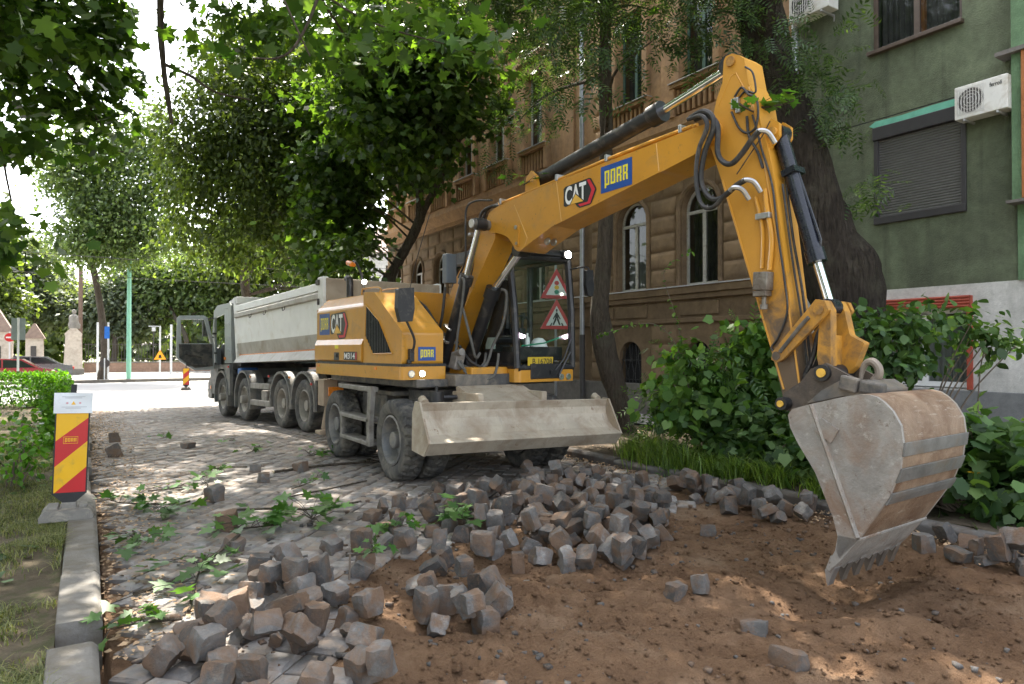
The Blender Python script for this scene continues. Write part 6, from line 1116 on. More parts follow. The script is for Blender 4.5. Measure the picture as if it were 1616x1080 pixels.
# fallen leaf litter in the gutters
def litter(name, label, gx, gy, zf, m, seed, s=.04):
    r = np.random.default_rng(seed); n = len(gx); V, F = leaf_geo(np.stack([gx, gy, zf + .006 + .012 * r.random(n)], 1), s * (.4 + r.random(n)), r.normal(size=(n, 3)) * np.array([1, 1, .12]), np.array([0, 0, 1.]) + r.normal(size=(n, 3)) * .35, T_QUAD); tag(inst(name, np_mesh(name, V, F, m)), label, 'leaf litter', kind='stuff')
LIT = mat('dry_litter', (.30, .20, .115), .85, 0, .2, 5, irand=.5); r = np.random.default_rng(5); n = 5200
gx = .13 + np.abs(r.normal(size=n)) * .42; gy = r.uniform(4.2, 24, n); ok = (gx < 2.2); gx, gy = gx[ok], gy[ok]; litter('leaf_litter', 'dry brown leaf litter lying in the left gutter', gx, gy, gz(gx, gy), LIT, 6)
n = 2200; gx = 6.40 - np.abs(r.normal(size=n)) * .25; gy = r.uniform(2.4, 12, n); litter('leaf_litter', 'dry brown leaf litter lying along the right kerb', gx, gy, gz(gx, gy), LIT, 7, .035)
n = 2600; gx = r.uniform(6.7, 9.8, n); gy = r.uniform(6.5, 12, n); litter('leaf_litter', 'dry leaves on the bare earth round the slim tree', gx, gy, bed_z(gx, gy), LIT, 8, .035)
# ================================================================== LOOSE SETTS
def loosemat():
    m, nt, o = nodes('loose_sett_stone'); p = mk(nt, 'ShaderNodeBsdfPrincipled'); v = coords(nt)
    col = ramp(nt, noise(nt, v, 7, 8, .72), [(.3, (.06, .058, .056)), (.55, (.125, .119, .112)), (.75, (.26, .24, .215))]); col = hsv_rand(nt, col, .45)
    col = mixc(nt, ramp(nt, noise(nt, v, 3.4, 7, .66, .9), [(.44, (0, 0, 0)), (.60, (.92, .92, .92))]), col, (.15, .092, .056))
    col = mixc(nt, ramp(nt, noise(nt, v, 38, 4, .7), [(.56, (0, 0, 0)), (.70, (.7, .7, .7))]), col, (.20, .13, .085))
    nt.links.new(col, p.inputs['Base Color']); p.inputs['Roughness'].default_value = .8; p.inputs['Specular IOR Level'].default_value = .35
    b1 = bump(nt, noise(nt, v, 16, 8, .7), .7, .02); nt.links.new(bump(nt, noise(nt, v, 70, 5, .65), .45, .006, b1), p.inputs['Normal']); nt.links.new(p.outputs[0], o.inputs[0]); return m
LOOSE = loosemat()
def stone_mesh(seed):
    r = np.random.default_rng(seed); sx, sy, sz = r.uniform(.115, .18), r.uniform(.10, .16), r.uniform(.085, .15); n = 6; V = {}; F = []
    tp = r.uniform(-.2, .2, 3)
    def vid(i, j, k):
        if (i, j, k) not in V: V[(i, j, k)] = len(V)
        return V[(i, j, k)]
    for a in range(n - 1):
        for b in range(n - 1):
            for s in (0, n - 1):
                q = [(a, b), (a + 1, b), (a + 1, b + 1), (a, b + 1)]; q = q if s else q[::-1]
                F += [[vid(x, y, s) for x, y in q], [vid(y, s, x) for x, y in q], [vid(s, x, y) for x, y in q]]
    P = np.array(list(V.keys()), float) / (n - 1) * 2 - 1; w = np.sign(P) * np.abs(P) ** .8
    m = np.sort(np.abs(P), 1); edge = (m[:, 1] > .99); corner = m[:, 0] > .99; w = w * np.where(corner, .91, np.where(edge, .96, 1.0))[:, None]
    P = w.copy(); P[:, 0] *= 1 + tp[0] * w[:, 2]; P[:, 1] *= 1 + tp[1] * w[:, 2]; P[:, 2] += tp[2] * w[:, 0] * .6
    P = P * np.array([sx, sy, sz]) / 2
    for q in range(len(P)):
        v = Vector(P[q]) * 14 + Vector((seed * 3.7, 0, 0)); d = mnoise.noise_vector(v); P[q] += np.array(d) * .016 + np.array(mnoise.noise_vector(v * 2.7)) * .005 + r.normal(size=3) * .0014
    me = np_mesh('loose_sett', P, F, LOOSE); me.polygons.foreach_set('use_smooth', np.ones(len(F), bool)); me.set_sharp_from_angle(angle=R(34)); return me, P
STN = [stone_mesh(200 + k) for k in range(16)]
HG = .025; hx0, hy0 = -.5, .0; HM = np.zeros((300, 340))
_X, _Y = np.meshgrid(hx0 + HG * np.arange(300), hy0 + HG * np.arange(340), indexing='ij'); HM[:] = np.maximum(soil_z(_X, _Y), np.where((sdist(_X, _Y, PIT) > .1) & (_Y > 2.2) & (_X > .2) & (_X < 6.36), .0, -9)); HM[_X > 6.45] = .09
from mathutils import Euler, Quaternion
def drop(x, y, label, group=None, tilt=None, var=None, yaw=None, sink=.012, name='loose_sett', scale=1.0, flat=False):
    me, P = STN[random.randrange(16) if var is None else var]; s = scale * random.uniform(.9, 1.12)
    if flat: e = Euler((random.gauss(0, .06), random.gauss(0, .06), random.uniform(0, 6.3) if yaw is None else yaw))
    else: e = Euler((random.choice((0, 1.571, 3.14)) + random.gauss(0, .38 if tilt is None else tilt), random.choice((0, 1.571)) + random.gauss(0, .38 if tilt is None else tilt), random.uniform(0, 6.3)))
    Q = (P * s) @ np.array(e.to_matrix()).T; lo = Q[Q[:, 2] < 0]
    i = np.clip(((x + lo[:, 0] - hx0) / HG).astype(int), 0, 299); j = np.clip(((y + lo[:, 1] - hy0) / HG).astype(int), 0, 339)
    need = np.sort((HM[i, j] if y < 8.2 else float(gz(x, y)) + 0 * lo[:, 2]) - lo[:, 2]); z = min(need[int(len(need) * .80)] - sink, need.min() + .20)
    hi = Q[Q[:, 2] > 0]; i = np.clip(((x + hi[:, 0] - hx0) / HG).astype(int), 1, 298); j = np.clip(((y + hi[:, 1] - hy0) / HG).astype(int), 1, 338)
    for a in (-1, 0, 1) if y < 8.2 else ():
        for b in (-1, 0, 1): np.maximum.at(HM, (i + a, j + b), z + hi[:, 2] * .75)
    ii, jj = int((x - hx0) / HG), int((y - hy0) / HG); HM[max(0, ii - 2):ii + 3, max(0, jj - 2):jj + 3] = np.maximum(HM[max(0, ii - 2):ii + 3, max(0, jj - 2):jj + 3], z + Q[:, 2].max() * .6)
    o = inst(name, me, None, (x, y, z - abs(random.gauss(0, .012))), e, (s * random.uniform(.82, 1.12), s * random.uniform(.82, 1.12), s * random.uniform(.75, 1.1))); return tag(o, label, 'stone', group)
def in_poly(poly, n, label, group, cand=5):
    P = np.array(poly); lo, hi = P.min(0), P.max(0); k = 0
    while k < n:
        best = None
        for _ in range(cand):
            while True:
                q = lo + rng.random(2) * (hi - lo)
                if sdist(q[:1], q[1:], P)[0] < 0: break
            h = HM[int((q[0] - hx0) / HG), int((q[1] - hy0) / HG)] + rng.random() * .05
            if best is None or h < best[0]: best = (h, q)
        drop(best[1][0], best[1][1], label, group); k += 1
HEAP = [(2.05, 5.1), (2.35, 6.35), (2.75, 7.0), (3.5, 7.2), (4.1, 7.05), (5.0, 7.15), (5.75, 7.15), (5.95, 6.6), (5.6, 5.6), (4.9, 4.95), (4.35, 4.4), (3.65, 4.1), (3.2, 4.25), (2.5, 4.7)]
in_poly(HEAP, 135, 'loose granite sett in the large heap in front of the excavator blade', 'loose setts in the large heap')
in_poly([(3.3, 4.5), (3.0, 5.4), (3.3, 6.2), (4.4, 6.6), (5.3, 6.3), (5.2, 5.6), (4.5, 4.9), (3.9, 4.4)], 46, 'loose granite sett in the large heap in front of the excavator blade', 'loose setts in the large heap', 3)
in_poly([(.35, 3.1), (.36, 4.4), (.9, 4.85), (1.3, 5.25), (1.8, 5.75), (2.1, 5.3), (1.75, 4.65), (1.48, 3.9), (1.25, 3.1)], 46, 'loose granite sett in the band of stones at lower left of the pit', 'loose setts at the lower left edge of the pit')
in_poly([(1.75, 4.55), (2.2, 4.7), (2.45, 4.15), (2.12, 3.35), (1.78, 3.6)], 13, 'loose granite sett in the small cluster on the soil left of centre', 'loose setts in the small cluster on the soil')
in_poly([(5.55, 5.6), (6.3, 6.2), (6.3, 4.2), (5.75, 4.1), (5.6, 4.9)], 26, 'loose dark sett along the broken gutter edge left of the bucket', 'loose setts along the broken gutter edge')
in_poly([(5.85, 3.3), (6.35, 3.6), (6.35, 1.9), (5.9, 2.0)], 16, 'loose dark sett in the short row right of the bucket teeth', 'loose setts right of the bucket')
for x, y, lb, s in [(.49, 14.2, 'single sett lying by the left gutter, the farther of two', 1.1), (.43, 12.25, 'single sett lying by the left gutter, the nearer of two', 1.15), (1.52, 12.62, 'single dark sett lying alone in mid road left of the truck', 1.15), (1.99, 9.65, 'brown sett lying in the sunlit patch, behind the grey one', 1.0), (1.93, 8.85, 'grey sett lying in the sunlit patch of road', 1.0), (1.23, 8.07, 'rounded brown sett lying at the edge of the sunlit patch', 1.2), (1.13, 6.7, 'grey sett lying left of the big green leaf spray', 1.2), (2.51, 9.32, 'half-shaded sett lying near the left front wheel of the excavator', 1.0), (3.56, 3.49, 'pale sett lying alone on the soil in front of the heap, left of a pair', 1.0), (3.78, 3.46, 'brown sett leaning beside the pale one on the soil', 1.0), (3.41, 2.46, 'large pale rough stone half buried in the soil at lower right', 1.25), (3.67, 2.90, 'dark stone half buried in the soil below the bucket', 1.0), (1.75, 2.97, 'pale flat sett cut by the bottom edge of the picture', 1.1), (4.97, 4.45, 'dirty sett pressed into the soil before the gutter edge', 1.0), (2.0, 3.62, 'dark sett standing on edge in the soil, nearest the camera of the cluster', .9), (1.05, 5.95, 'grey sett lying below the big leaf spray', 1.0)]:
    drop(x, y, lb, None, .2, sink=.05 if 'buried' in lb or 'pressed' in lb or 'flat' in lb else .015, scale=s)
def rubble(n, zone, label, smin, smax, seed):
    r = np.random.default_rng(seed); P = np.array(zone); lo, hi = P.min(0), P.max(0); q = lo + r.random((n, 2)) * (hi - lo); q = q[sdist(q[:, 0], q[:, 1], P) < 0]; n = len(q)
    base = np.array([(-1, -1, -1), (1, -1, -1), (1, 1, -1), (-1, 1, -1), (-1, -1, 1), (1, -1, 1), (1, 1, 1), (-1, 1, 1)]) * .5; F = [(0, 3, 2, 1), (4, 5, 6, 7), (0, 1, 5, 4), (1, 2, 6, 5), (2, 3, 7, 6), (3, 0, 4, 7)]
    s = smin + (smax - smin) * r.random(n) ** 3; V = base[None] * (1 + r.uniform(-.4, .4, (n, 8, 3))) * s[:, None, None] * np.array([1, .8, .6]); a = r.uniform(0, 6.28, n); c, sn = np.cos(a)[:, None], np.sin(a)[:, None]
    V = np.stack([V[..., 0] * c - V[..., 1] * sn, V[..., 0] * sn + V[..., 1] * c, V[..., 2]], -1); z = np.maximum(soil_z(q[:, 0], q[:, 1]), np.where(sdist(q[:, 0], q[:, 1], PIT) > .12, -.01, -9)); V += np.concatenate([q, (z + s * .15)[:, None]], 1)[:, None]
    tag(inst('rubble', np_mesh('rubble', V.reshape(-1, 3), (np.array(F)[None] + 8 * np.arange(n)[:, None, None]).reshape(-1, 4), LOOSE)), label, 'rubble', kind='stuff')
rubble(1500, [(.2, 2.6), (.2, 5.2), (1.8, 6.6), (2.6, 7.4), (6.3, 7.4), (6.35, 4.0), (5.4, 3.6), (4.4, 4.0), (3, 3.6), (2.4, 3.0), (1.6, 2.6)], 'small stone chips scattered between the loose setts', .008, .05, 401)
rubble(260, [(1.6, 1.2), (1.6, 4.4), (5.6, 4.4), (6.0, 1.2)], 'stone fragments lying in the dug soil', .008, .045, 402)
# ================================================================== CUT BRANCHES
LF_CUT = leafmat('cut_maple_leaf', (.05, .125, .025), (.10, .20, .04), .3, .45, .25)
def ground_top(x, y): return float(HM[min(299, max(0, int((x - hx0) / HG))), min(339, max(0, int((y - hy0) / HG)))]) if y < 8.4 else float(gz(x, y))
def spray(label, x, y, n, spread, size, seed, rise=.12, stem=.6, ang=None, z=None, cat='branch', name='cut_branch'):
    r = np.random.default_rng(seed); z = (ground_top(x, y) if z is None else z); o = empty(name, (x, y, z), 0, label, cat); a = r.uniform(0, 6.28) if ang is None else ang; d = np.array([math.cos(a), math.sin(a), 0])
    mb = MB(); P = smooth_path([tuple(-d * stem * .75 + np.array([0, 0, .02])), tuple(np.array([.03 * r.normal(), .03 * r.normal(), .03 + rise * .1])), tuple(d * stem * .4 + np.array([0, 0, .03 + rise * .22]))], 6); mb.tube(P, [.010 - .0005 * i for i in range(len(P))], 6)
    t0 = P[len(P) // 4:]; c = np.array([t0[k] for k in r.integers(0, len(t0), n)]); q = c + np.stack([r.normal(size=n) * spread, r.normal(size=n) * spread, rise * .5 * r.random(n) ** 1.5 + .02], 1)
    for k in range(0, n, 2): mb.tube([Vector(c[k]), Vector((c[k] + q[k]) / 2) + Vector((0, 0, .03)), Vector(q[k])], .0028, 4, False)
    mb.build('twig', BARK, o); tip = (q - c) * 4 + r.normal(size=(n, 3)) * .5; tip[:, 2] = tip[:, 2] * .3 - .12; nor = np.array([0, 0, 1.]) + r.normal(size=(n, 3)) * .38
    V, F = leaf_geo(q, size * .8 * (.55 + .7 * r.random(n)), tip, nor, T_MAPLE); inst('leaves', np_mesh('leaves', V, F, LF_CUT), o); return o
for k, a in enumerate([('heap of dark maple leaves on a cut branch beside the left kerb', .77, 7.68, 26, .14, .17, .16, .6), ('sunlit maple leaves on a cut twig at the kerb behind', .42, 8.3, 20, .13, .15, .12, .5), ('cut branch with drooping green leaves by the kerb below the striped panel', .42, 6.65, 26, .15, .15, .14, .5), ('long cut branch with pale maple leaves in the left foreground', .72, 5.35, 26, .17, .17, .10, .9), ('pale green maple spray left of the big leaf spray', 1.30, 6.45, 24, .13, .19, .22, .4), ('big upright spray of bright maple leaves beside the stone heap', 1.85, 6.40, 34, .17, .20, .36, .5), ('small upright sprig of leaves in front of the left rear wheel', 2.29, 8.22, 12, .07, .13, .2, .3), ('sprig of dark leaves lying before the left rear wheel', 3.0, 10.4, 16, .13, .15, .2, .6), ('small leafy twig in mid road left of the truck', 1.33, 14.4, 8, .12, .14, .08, .3), ('short bright sprig standing in the sunlit patch', 1.23, 8.75, 10, .07, .13, .22, .3), ('sprig with one bright leaf at the broken kerb in the foreground', .30, 4.55, 12, .10, .16, .10, .3), ('leafy twig lying on the road right of the sunlit patch', 2.41, 11.6, 10, .14, .14, .10, .5), ('bright maple sprig sprouting from the middle of the stone heap', 2.85, 5.35, 20, .11, .17, .28, .35), ('small leafy twig stuck in the stones left of the heap', 2.35, 5.75, 14, .10, .14, .22, .35), ('little green sprig on the soil between the stones', 1.80, 4.78, 10, .08, .11, .10, .25), ('leaf scraps on the road below the truck wheels', 2.3, 12.9, 6, .12, .12, .05, .3), ('bright yellow-green leaf scraps at the edge of the sunlight', .95, 8.9, 10, .14, .13, .06, .4), ('leafy sprig standing up in the middle of the sunlit patch', 1.45, 9.4, 12, .10, .14, .24, .3)]):
    spray(a[0], a[1], a[2], a[3], a[4], a[5], 300 + k, a[6], a[7])
spray('maple leaf sprig caught on the top of the excavator stick', 4.70, 3.72, 12, .07, .16, 330, .15, .35, .3, 3.60, 'leaf sprig', 'leaf_sprig'); spray('second maple leaf sprig wedged by the bucket cylinder lug', 4.92, 3.60, 9, .06, .15, 331, .12, .25, -.8, 3.66, 'leaf sprig', 'leaf_sprig'); spray('light green leaf sprig lying on top of the main boom', 4.50, 6.85, 12, .10, .13, 332, .12, .3, 1.2, 3.60, 'leaf sprig', 'leaf_sprig')
for k, (lb, pts, rr) in enumerate([('long bare stick lying on the cobbles before the left rear wheel', [(2.15, 9.35), (2.9, 9.5), (3.6, 9.45)], .018), ('thin bare twig curving over the cobbles left of the heap', [(1.3, 7.4), (1.7, 7.2), (2.0, 7.0), (2.5, 7.05)], .012), ('bare twig lying towards the front wheel', [(1.9, 7.7), (2.4, 7.9), (3.0, 8.15)], .009), ('dark bent twig in the sunlit patch', [(1.35, 9.9), (1.6, 10.1), (1.95, 10.0)], .010), ('thick dark stick in the left foreground gutter', [(.30, 5.2), (.55, 5.35), (.85, 5.75), (1.1, 5.95)], .014), ('short pale cut stick standing among the lower left stones', [(1.62, 4.75), (1.66, 4.85)], .008)]):
    P = [(x, y, ground_top(x, y) + rr + .012) for x, y in pts]; 
    if 'standing' in lb: P = [(1.62, 4.75, ground_top(1.62, 4.75) - .02), (1.66, 4.85, ground_top(1.62, 4.75) + .16)]
    o = empty('stick', P[0], 0, lb, 'stick'); mb = MB(); mb.tube([Vector(p) - Vector(P[0]) for p in smooth_path(P, 6)], rr, 7); mb.build('wood', BARK if 'pale' not in lb else TWIG, o)
    if k == 0: MB().cyl((-.004, 0, 0), (.01, .002, 0), rr * 1.05, n=8).build('cut_end', mat('fresh_wood', (.6, .48, .33), .8), o)
# ================================================================== TRAFFIC PANELS AND SIGNS
SGY = mat('panel_yellow', (.78, .43, .01), .35, 0, .05, 5, dirt=(.5, .3, .05), da=.15, ds=8); SGR = mat('panel_red', (.50, .02, .025), .35, 0, .05, 5); SGK = mat('panel_black_rubber', (.025, .025, .027), .7); RECY = mat('recycled_rubber_grey', (.2, .187, .167), .85, 0, .15, 7, dirt=(.42, .37, .3), da=.3, ds=5, bs=.3, bsc=60); PAPER = mat('wrapped_paper', (.74, .76, .80), .3, 0, .04, 5)
def panel(loc, rz, lean, label, group, w=.25, h=.76, paper=True):
    o = empty('striped_panel', loc, rz, label, 'road sign', group); o.rotation_euler = (0, lean, rz)
    MB().prism([(-.22, 0), (.20, 0), (.20, .05), (.16, .10), (-.18, .10), (-.22, .05)], lambda a, b, t: (a, t, b), -.17, .17).build('foot', RECY, o, .02); MB().box(-.17, -.08, -.12, .12, .095, .125).box(.08, .15, -.08, .1, .095, .13).box(-.06, .06, -.06, .06, .09, .15).build('foot_socket', RECY, o, .01)
    MB().cbox((0, 0, .66), (.045, .03, 1.16)).build('post', SGK, o, .005); MB().prism([(-w / 2 - .012, .23), (-.05, .15), (.05, .15), (w / 2 + .012, .23), (w / 2 + .012, .25 + h), (-w / 2 - .012, .25 + h)], lambda a, b, t: (a, t, b), -.035, -.016).build('backing', SGK, o, .004)
    f = lambda u, v, e: (-w / 2 + u * w, -.0352 - e, .24 + v * h); pr_ = MB(); L = [(-.32, -.01), (-.01, .305), (.314, .619), (.627, .907), (.96, 1.25)]
    def band(lo, hi):
        pts = [(0, lo[0]), (1, lo[1]), (1, hi[1]), (0, hi[0])]; out = []
        def clip(P, ins, inter):
            R_ = []
            for a, b in zip(P, P[1:] + P[:1]):
                if ins(a): R_.append(a)
                if ins(a) != ins(b): R_.append(inter(a, b))
            return R_
        for lim, sg in ((0, 1), (1, -1)): pts = clip(pts, lambda p: sg * (p[1] - lim) >= 0, lambda a, b: (a[0] + (b[0] - a[0]) * (lim - a[1]) / (b[1] - a[1]), lim)) if pts else pts
        return pts
    for k in range(4):
        pr_.mi = 0 if k % 2 else 1; q = band(L[k], L[k + 1]) 
        if len(q) > 2: quadp(pr_, f, q, .001)
    pr_.mi = 1 - 0; q = band((-.6, -.32), L[1])
    pr_.mi = 1; q = band((-.7, -.7), L[1]); quadp(pr_, f, q, .0006) if len(q) > 2 else None
    q = band(L[4], (2, 2)); quadp(pr_, f, q, .0008) if len(q) > 2 else None
    pr_.build('stripes', [SGY, SGR], o)
    if paper:
        lg = MB(); 
        for a, b, c, d in ((.24, .70, .595, .600), (.24, .70, .675, .680), (.24, .25, .60, .675), (.69, .70, .60, .675)): rects(lg, f, [(a, b, c, d)], 0, 1, 0, 1, .002)
        for q_, ch in enumerate('PORR'): rects(lg, f, GL[ch], .29 + .095 * q_, .365 + .095 * q_, .618, .662, .002)
        lg.build('company_mark', SGY, o)
        pp = MB(); pp.grid([[(-w / 2 - .025 + u * (w + .055), -.044 - .010 * math.sin(u * 5 + v * 3) * v, .24 + h * .965 + v * .19) for u in np.linspace(0, 1, 7)] for v in np.linspace(0, 1, 6)]); ps = pp.build('paper_notice', PAPER, o)
        ink = MB(); g_ = lambda u, v, e: (-w / 2 - .025 + u * (w + .055), -.0455 - .010 * math.sin(u * 5 + v * 3) * v - e, .24 + h * .965 + v * .19)
        for v_, a, b in ((.80, .2, .8), (.74, .28, .72), (.30, .2, .85), (.24, .3, .7)): quadp(ink, g_, [(a, v_), (b, v_), (b, v_ + .018), (a, v_ + .018)], .001)
        ink.mi = 1; quadp(ink, g_, [(.44, .42), (.56, .42), (.50, .60)], .001); ink.mi = 2
        for u_ in (.34, .67): quadp(ink, g_, [(u_ + .035 * math.cos(t * .785), .5 + .05 * math.sin(t * .785)) for t in range(8)], .001)
        ink.build('print', [mat('grey_ink', (.35, .35, .38), .7), SGY, mat('pink_ink', (.65, .35, .38), .6)], ps)
    return o
panel((-.10, 7.60, .085), R(-2), R(1.8), 'red and yellow striped barrier panel with white paper notice on the left kerb', 'striped barrier panels'); panel((4.1, 35.0, -.225), R(-5), 0, 'small distant striped barrier panel at the crossing, left of the open truck door', 'striped barrier panels', paper=False)
SGW = mat('sign_white', (.72, .72, .70), .4, 0, .04); SGN = mat('sign_green', (.01, .22, .13), .4)
ws = empty('warning_sign', (9.22, 12.75, .1), R(-14), 'post with two red-rimmed triangular warning signs seen through the cab glass', 'road sign'); ws.location.z = .1
MB().cyl((0, 0, 0), (0, 0, 3.5), .03, n=10).build('post', GALV, ws)
def tri(zb, s, pic):
    t = MB(); P = [(-s / 2, zb), (s / 2, zb), (0, zb + s * .866)]; c = (0, zb + s * .289); t.prism(P, lambda a, b, q: (a, q, b), -.055, -.04); o = t.build('sign_plate', SGR, ws, .004); w_ = MB(); k = .66
    w_.add([(c[0] + (a - c[0]) * k, -.0565, c[1] + (b - c[1]) * k) for a, b in P], [(0, 1, 2)]); w_.mi = 1
    if pic == 'lights':
        for i, m in enumerate((2, 3, 4)):
            w_.mi = m; z = zb + s * (.45 - .13 * i); w_.add([(s * .075 * math.cos(q * .628), -.0585, z + s * .065 * math.sin(q * .628)) for q in range(10)], [list(range(10))])
    else:
        w_.mi = 1
        for A in ([(-.05, .30), (.05, .30), (.03, .48), (-.03, .48)], [(-.02, .50), (.02, .50), (.03, .56), (0, .58), (-.03, .56)], [(-.05, .32), (-.13, .12), (-.08, .12), (-.0, .28)], [(.05, .32), (.12, .12), (.07, .12), (.0, .28)], [(-.04, .44), (-.12, .30), (-.10, .27), (-.03, .38)], [(.04, .44), (.12, .30), (.10, .27), (.03, .38)], [(-.22, .09), (-.17, .09), (-.13, .18), (-.16, .18)], [(.17, .09), (.22, .09), (.17, .18), (.13, .18)]): w_.add([(a * s, -.0585, zb + b * s) for a, b in A], [list(range(len(A)))])
    w_.build('pictogram', [SGW, LOGK, SGR, SGY, SGN], o)
tri(2.72, .80, 'lights'); tri(2.02, .80, 'walk'); MB().cbox((0, -.03, 2.74), (.12, .05, .05)).build('clamp', SGR, ws)
def post_sign(name, label, loc, h, r, m, plate=None, rz=0, cat='post', taper=1.0):
    o = empty(name, loc, rz, label, cat); MB().cyl((0, 0, -.1), (0, 0, h), r, r * taper, n=12).build('post', m, o)
    if plate: plate(o)
    return o
GREENP = mat('green_post_paint', (.22, .50, .36), .45, 0, .06, 4); BLUES = mat('blue_sign', (.02, .15, .55), .4); WOOD = mat('weathered_wood', (.14, .095, .07), .9, 0, .2, 6); WPOST = mat('pale_post', (.55, .57, .57), .5, 0, .06)
post_sign('tram_pole', 'thick pale green steel pole at the far kerb of the crossing', (2.37, 47, -.15), 9, .14, GREENP, cat='pole', taper=.75)
post_sign('road_sign', 'pale post with narrow blue sign left of the green pole', (1.29, 46.5, -.15), 3.4, .05, WPOST, lambda o: MB().box(-.2, .06, -.05, -.03, 2.45, 3.15).build('sign_plate', BLUES, o), cat='road sign')
post_sign('bare_post', 'bare pale post at far left of the blue sign', (.88, 54, .0), 3.5, .07, WPOST); post_sign('bare_post', 'bare pale post right of the orange warning sign', (5.55, 56, 0), 3.5, .08, WPOST); 
post_sign('street_lamp', 'thin lamp post with square lantern head beyond the fence', (4.59, 58.5, .1), 3.3, .04, PAINTP, lambda o: MB().box(-.35, .35, -.08, .08, 3.3, 3.36).box(-.12, .12, -.12, .12, 2.95, 3.25).build('lantern', WPOST, o), cat='lamp')
def orange_tri(o):
    MB().prism([(-.36, 1.1), (.36, 1.1), (0, 1.75)], lambda a, b, t: (a, t, b), -.05, -.03).build('sign_plate', mat('orange_sign', (.85, .35, .02), .4), o, .004); MB().prism([(-.1, 1.2), (.1, 1.2), (.05, 1.42), (-.05, 1.42)], lambda a, b, t: (a, t, b), -.056, -.051).build('pictogram', LOGK, o)
post_sign('warning_sign', 'small orange triangular roadworks sign on a pale post at the crossing', (4.3, 50, -.1), 3.3, .05, WPOST, orange_tri, cat='road sign')
post_sign('utility_pole', 'brown wooden utility pole behind the statue pillar', (-.12, 58, .1), 7.5, .14, WOOD, cat='pole')
post_sign('road_sign', 'grey back of a rectangular sign on a post by the hedge', (-1.97, 30.5, -.1), 2.9, .035, WPOST, lambda o: MB().box(-.21, .21, .03, .05, 2.1, 2.9).build('sign_plate', mat('sign_back', (.22, .26, .27), .5, .3), o), cat='road sign')
def noentry(o): MB().cyl((0, -.05, 2.4), (0, -.03, 2.4), .23, n=24).build('sign_plate', SGR, o); MB().box(-.16, .16, -.056, -.051, 2.36, 2.44).build('white_bar', SGW, o)
post_sign('no_entry_sign', 'round red no entry sign with white bar at far left', (-3.27, 45, -.1), 2.7, .035, WPOST, noentry, cat='road sign')
post_sign('round_sign', 'round dark sign back low on a post beside the blue sign', (1.1, 46.2, -.15), 1.3, .03, WPOST, lambda o: MB().cyl((0, .03, 1.0), (0, .05, 1.0), .27, n=20).build('sign_plate', PAINTP, o), cat='road sign')
# ---- gate pillar with statue, gate lodge, fence
PLAS = stucco('pale_pillar_plaster', (.50, .44, .37), .1, (.33, .28, .23), .4, 1.5, .4, 20); STAT = mat('statue_stone', (.20, .185, .16), .9, 0, .25, 4, bs=.5, bsc=8)
gp = empty('gate_pillar', (-.5, 57, 0), 0, 'broad pale plastered gate pillar carrying a weathered statue', 'pillar'); MB().prism([(-.62, 0), (.55, 0), (.45, 2.55), (.5, 2.75), (.15, 3.15), (-.2, 3.15), (-.55, 2.75), (-.5, 2.55)], lambda a, b, t: (a, t, b), -.5, .5).build('shaft', PLAS, gp, .03); MB().box(-.7, .63, -.6, .6, -.1, .3).build('base', KERB, gp, .02)
sm = MB(); sm.lathe([(.34, 0), (.36, .25), (.27, .5), (.30, .75), (.24, .92), (.10, 1.0), (.09, 1.05), (.14, 1.14), (.14, 1.24), (.08, 1.33), (.001, 1.35)], 14, Matrix.Translation((-.5, 57, 3.13)) @ Matrix.Rotation(R(-90), 4, 'Y'), lambda r_, x, a, i: (r_ * (1 + .14 * math.sin(a * 3 + i)), x)); so = sm.build('statue', STAT); tag(so, 'weathered stone bust standing on the gate pillar', 'statue')
gh = empty('gate_lodge', (-2.8, 57.8, 0), 0, 'small pale gate lodge with pointed tiled roof at far left', 'building'); MB().box(-.5, .5, -.5, .8, 0, 2.45).build('wall', PLAS, gh); MB().prism([(-.62, 2.42), (.62, 2.42), (.05, 3.45), (-.05, 3.45)], lambda a, b, t: (a, t, b), -.62, .9).build('roof', mat('old_tile', (.22, .16, .13), .85, 0, .2, 5), gh); MB().box(-.2, .12, -.53, -.5, .2, 1.9).build('door', PAINTP, gh)
g2 = empty('gate_lodge', (-5.0, 58.5, 0), 0, 'second pointed-roof gate lodge at the left edge of the picture', 'building'); MB().box(-.9, .9, -.5, .8, 0, 2.9).build('wall', PLAS, g2); MB().prism([(-1.0, 2.85), (1.0, 2.85), (.05, 4.6), (-.05, 4.6)], lambda a, b, t: (a, t, b), -.62, .9).build('roof', bpy.data.materials['old_tile'], g2); MB().box(-.3, .3, -.53, -.5, .2, 1.9).build('door', PAINTP, g2)
fn = empty('iron_fence', (4, 57.3, 0), 0, 'iron railing on a low brick wall beyond the crossing', 'fence'); MB().box(-3.9, 14, -.15, .15, 0, .68).build('low_wall', stucco('brick_base', (.30, .20, .15), .15, (.2, .14, .1), .4, 2, .4, 15), fn); MB().box(-3.9, 14, -.2, .2, .68, .76).build('coping', KERB, fn)
for z in (.95, 2.0): MB().box(-3.9, 14, -.02, .02, z, z + .04).build('rail', PAINTP, fn)
bm_ = MB().cyl((0, 0, .76), (0, 0, 2.15), .016, n=5).mesh('bar', PAINTP)
for k in range(96): inst('bar', bm_, fn, (-3.8 + .185 * k, 0, 0))
for k in range(5): MB().tube([(-1.6 + 3.6 * k + .45 * math.cos(math.pi * q / 8), 0, 2.04 + .55 * math.sin(math.pi * q / 8)) for q in range(9)], .02, 5).build('arch_bow', PAINTP, fn)
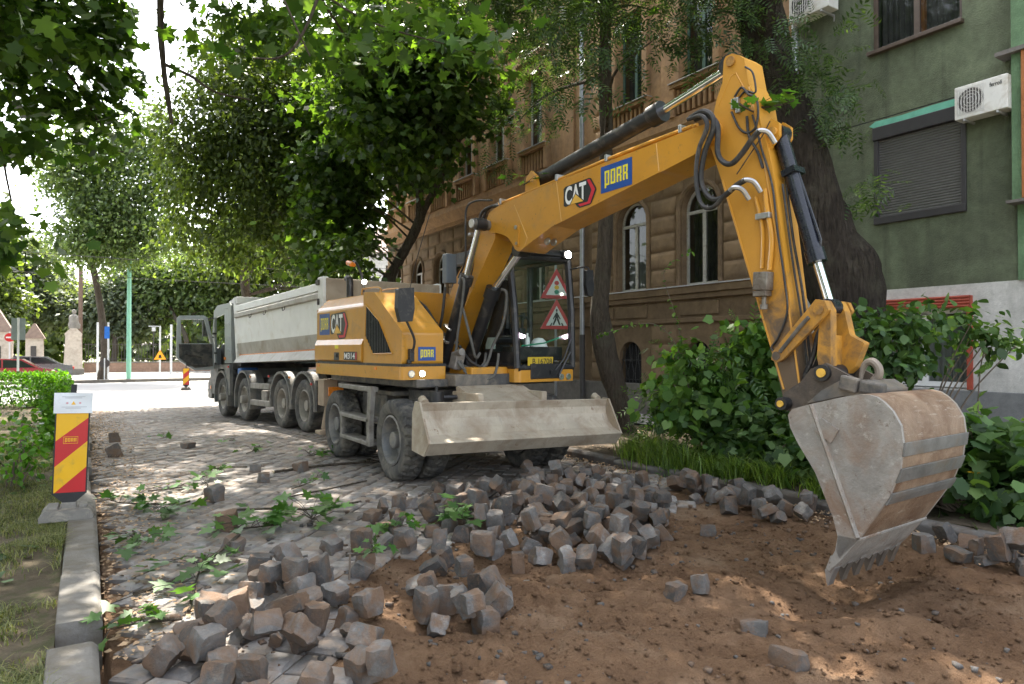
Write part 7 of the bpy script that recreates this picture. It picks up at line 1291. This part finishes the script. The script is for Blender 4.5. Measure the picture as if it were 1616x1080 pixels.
# ---- parked cars far left
def car(label, loc, rz, paint):
    o = empty('parked_car', loc, rz, label, 'car', 'cars parked beyond the hedge'); S = [(-2.1, .35), (-2.15, .65), (-2.05, .85), (-1.5, .95), (-.8, 1.38), (.7, 1.42), (1.5, 1.0), (2.0, .9), (2.15, .6), (2.1, .35)]
    MB().prism(S, lambda a, b, t: (a, t, b), -.85, .85).build('body', paint, o, .12, seg=4)
    for s in (-1, 1):
        MB().prism([(-1.35, .96), (-.75, 1.32), (-.05, 1.35), (-.05, .96)], lambda a, b, t: (a, t, b), s * .852, s * .858).build('side_window', DGLASS, o); MB().prism([(.02, .96), (.02, 1.35), (.65, 1.36), (1.3, 1.0)], lambda a, b, t: (a, t, b), s * .852, s * .858).build('side_window', DGLASS, o)
        for x in (-1.3, 1.35): w_ = empty('wheel', (x, s * .76, .31)); w_.parent = o; MB().cyl((0, -.1, 0), (0, .1, 0), .31, n=20).build('tyre', RUBBER, w_, .03); MB().cyl((0, -.105, 0), (0, .105, 0), .19, n=16).build('rim', STEEL, w_)
    MB().box(-2.19, -2.1, -.75, -.5, .6, .75).build('tail_lamp', RED, o); MB().box(-2.19, -2.1, .5, .75, .6, .75).build('tail_lamp', RED, o)
car('red car parked behind the hedge at the far left', (-3.3, 42, -.2), R(180), mat('car_red', (.33, .02, .035), .25, 0, .05, 3, coat=1)); car('grey car parked beside the statue pillar behind the hedge', (-2.6, 50, -.15), R(180), mat('car_grey', (.12, .13, .14), .3, .3, .05, 3, coat=1)); car('silver car parked at the left picture edge beyond the red one', (-6.2, 48, -.15), R(180), mat('car_silver', (.4, .42, .43), .3, .4, .05, 3, coat=1))
# overhead wires of the crossing
for k, (y, z, sg) in enumerate([(40, 7.0, .35), (43, 6.2, .3), (47, 8.4, .4)]):
    P = [(-30 + 6 * i, y + .6 * i, z - sg * (1 - ((i - 5) / 5) ** 2)) for i in range(11)]; mb = MB(); mb.tube([(a, b, c) for a, b, c in P], .018, 5); tag(mb.build('overhead_wire', PAINTP), ['lowest overhead wire of the crossing', 'middle overhead wire of the crossing', 'highest overhead wire of the crossing'][[1, 0, 2][k]], 'wire')
# house far behind the truck, between the trees
fh = empty('far_house', (24, 66, 0), R(-20), 'pale house far behind the trees above the tipper body', 'building'); MB().box(-7, 7, -4, 4, 0, 11).build('wall', WHITEW, fh); MB().prism([(-4.4, 10.9), (4.4, 10.9), (0, 14)], lambda a, b, t: (t, a, b), -7.4, 7.4).build('roof', bpy.data.materials['old_tile'], fh)
for i in range(5):
    for j in range(3): wv = MB().box(-5.8 + 2.6 * i, -4.6 + 2.6 * i, -4.03, -4, 1.6 + 3.2 * j, 3.3 + 3.2 * j).build('window', DGLASS, fh); MB().box(-5.9 + 2.6 * i, -4.5 + 2.6 * i, -4.1, -4.04, 1.5 + 3.2 * j, 1.6 + 3.2 * j).build('sill', KERB, wv)
